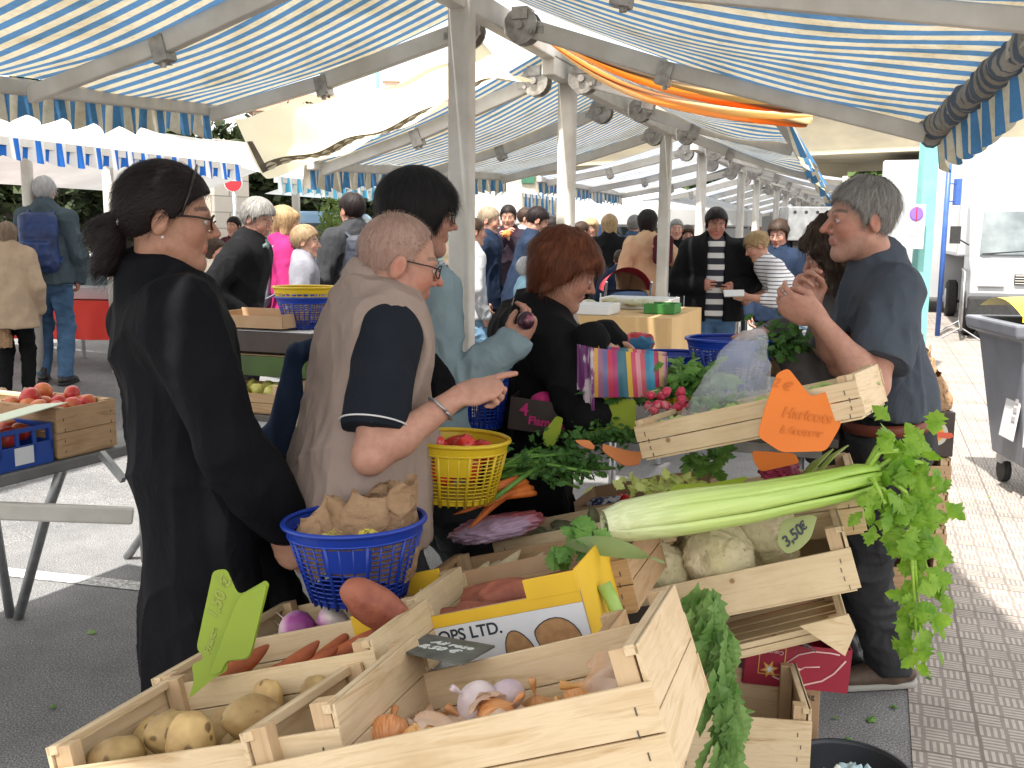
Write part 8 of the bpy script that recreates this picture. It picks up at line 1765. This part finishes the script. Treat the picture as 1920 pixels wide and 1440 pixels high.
F = std('child in a navy jacket sitting by the red pushchair', 1163, 487, 10.6, 10, hair=('short', h_brn), top=G_('jacket', c_nav, ext=.03, hem=.84), legs=G_('trousers', c_nav), shoes=dict(mat=s_dk), q=0, seed=41)
c_ = P(1172, 535, 10.0); t = thing('pushchair', 'dark pushchair with a red hood in the aisle', 'pushchair', (c_.x, c_.y, 0)); mb = MB()
mb.grid(lambda u, s: Vector((c_.x+.24*math.cos(PI*u), c_.y-.25+.5*s, c_.z+.0+.24*math.sin(PI*u)*(1-.3*s)-.05)), 16, 8); mb.build('hood', pmat('red_fabric', (.5, .02, .04), None), t, smooth=True, world=True); MB().box((c_.x, c_.y+.02, c_.z-.2), (.44, .4, .3)).build('seat', c_nav, t, world=True, bevel=.05)
mb = MB(); 
for sg in (-1, 1): mb.tube([(c_.x+sg*.22, c_.y-.3, .12), (c_.x+sg*.22, c_.y+.25, c_.z-.1)], .012, 8).tube([(c_.x+sg*.22, c_.y+.25, .12), (c_.x+sg*.22, c_.y-.35, c_.z+.05)], .012, 8)
mb.build('frame', m_steel, t, world=True)
for sx_ in (-1, 1):
    for sy_ in (-.3, .25): MB().lathe([(0, -.02), (.1, -.02), (.11, 0), (.1, .02), (0, .02)], 20, Matrix.Translation((c_.x+sx_*.24, c_.y+sy_, .11)) @ Matrix.Rotation(PI/2, 4, 'Y')).build('wheel', m_dark, t, world=True)
m_jers = stripemat('wide_striped_jersey', (.6, .6, .6), (.02, .022, .035), .095, .45, off=.2); m_mar2 = stripemat('thin_striped_jersey', (.03, .04, .09), (.64, .64, .66), .03, .25)
F = std('dark-haired man in a black jacket over a wide-striped jersey, facing the camera', 1343, 420, 8.3, 186, 184, hp=16, fat=1.12, sw=1.1, hair=('short', h_dk), hk=dict(t=.012, vol=.004), face=dict(red=.3), skin=(.42, .21, .16), under=G_('jersey', m_jers, ext=.004, hem=.88, sleeve=0, wr=.003), top=G_('jacket', c_blk2, ext=.03, hem=.86, open=.07, armr=1.2), legs=G_('jeans', c_jeans), shoes=dict(mat=s_dk), wr={'R': P(1312, 535, 8.2), 'L': P(1378, 540, 8.2)}, seed=42)
o = obj('paper_sheet', [P(1356, 545, 7.9), P(1395, 545, 7.9), P(1395, 556, 7.85), P(1358, 557, 7.85)], [(0, 1, 2, 3)], m_white); so_ = o.modifiers.new('solid', 'SOLIDIFY'); so_.thickness = .01; tag(o, 'folded white paper between the striped man and the bending woman', 'paper')
F = std('blond woman in a thin-striped top bending forward, hair tied up', 1418, 462, 8.1, 265, 270, H=1.62, lean=42, hp=30, hair=('bun', h_bld), hk=dict(t=.014), top=G_('striped_top', m_mar2, ext=.01, hem=.86, sleeve=1, wr=.004), legs=G_('denim_shorts', c_ljeans, cut=.5), shoes=dict(mat=s_dk), wr={'L': P(1396, 556, 7.95), 'R': P(1405, 560, 8.3)}, skin=(.48, .27, .2), seed=43)
F = std('woman in a navy jacket with sunglasses on her short brown hair', 1460, 440, 8.9, 205, 215, hp=15, hair=('short', h_brn), hk=dict(t=.018, vol=.006), top=G_('jacket', c_nav, ext=.022, hem=.84), legs=G_('trousers', c_char), shoes=dict(mat=s_dk), skin=(.45, .25, .19), seed=44)
F = std('man in a dark jacket and sunglasses between the far posts', 1268, 430, 12.6, 185, hair=('short', h_gry), top=G_('jacket', c_blk2, hem=.84), legs=G_('trousers', c_char), shoes=dict(mat=s_dk), q=0, seed=45)
F = std('woman in a patterned top next to the far man in sunglasses', 1289, 440, 12.8, 185, hair=('bob', h_brn), top=G_('top', pmat('grey_pattern', (.1, .1, .1), (.35, .34, .32), 40, .8), hem=.84), legs=G_('trousers', c_char), shoes=dict(mat=s_dk), q=0, seed=46)
F = std('small distant figure in black before the white van', 1417, 428, 16, 190, hair=('short', h_dk), top=G_('top', c_blk2, hem=.84), legs=G_('trousers', c_char), shoes=dict(mat=s_dk), q=0, seed=47)
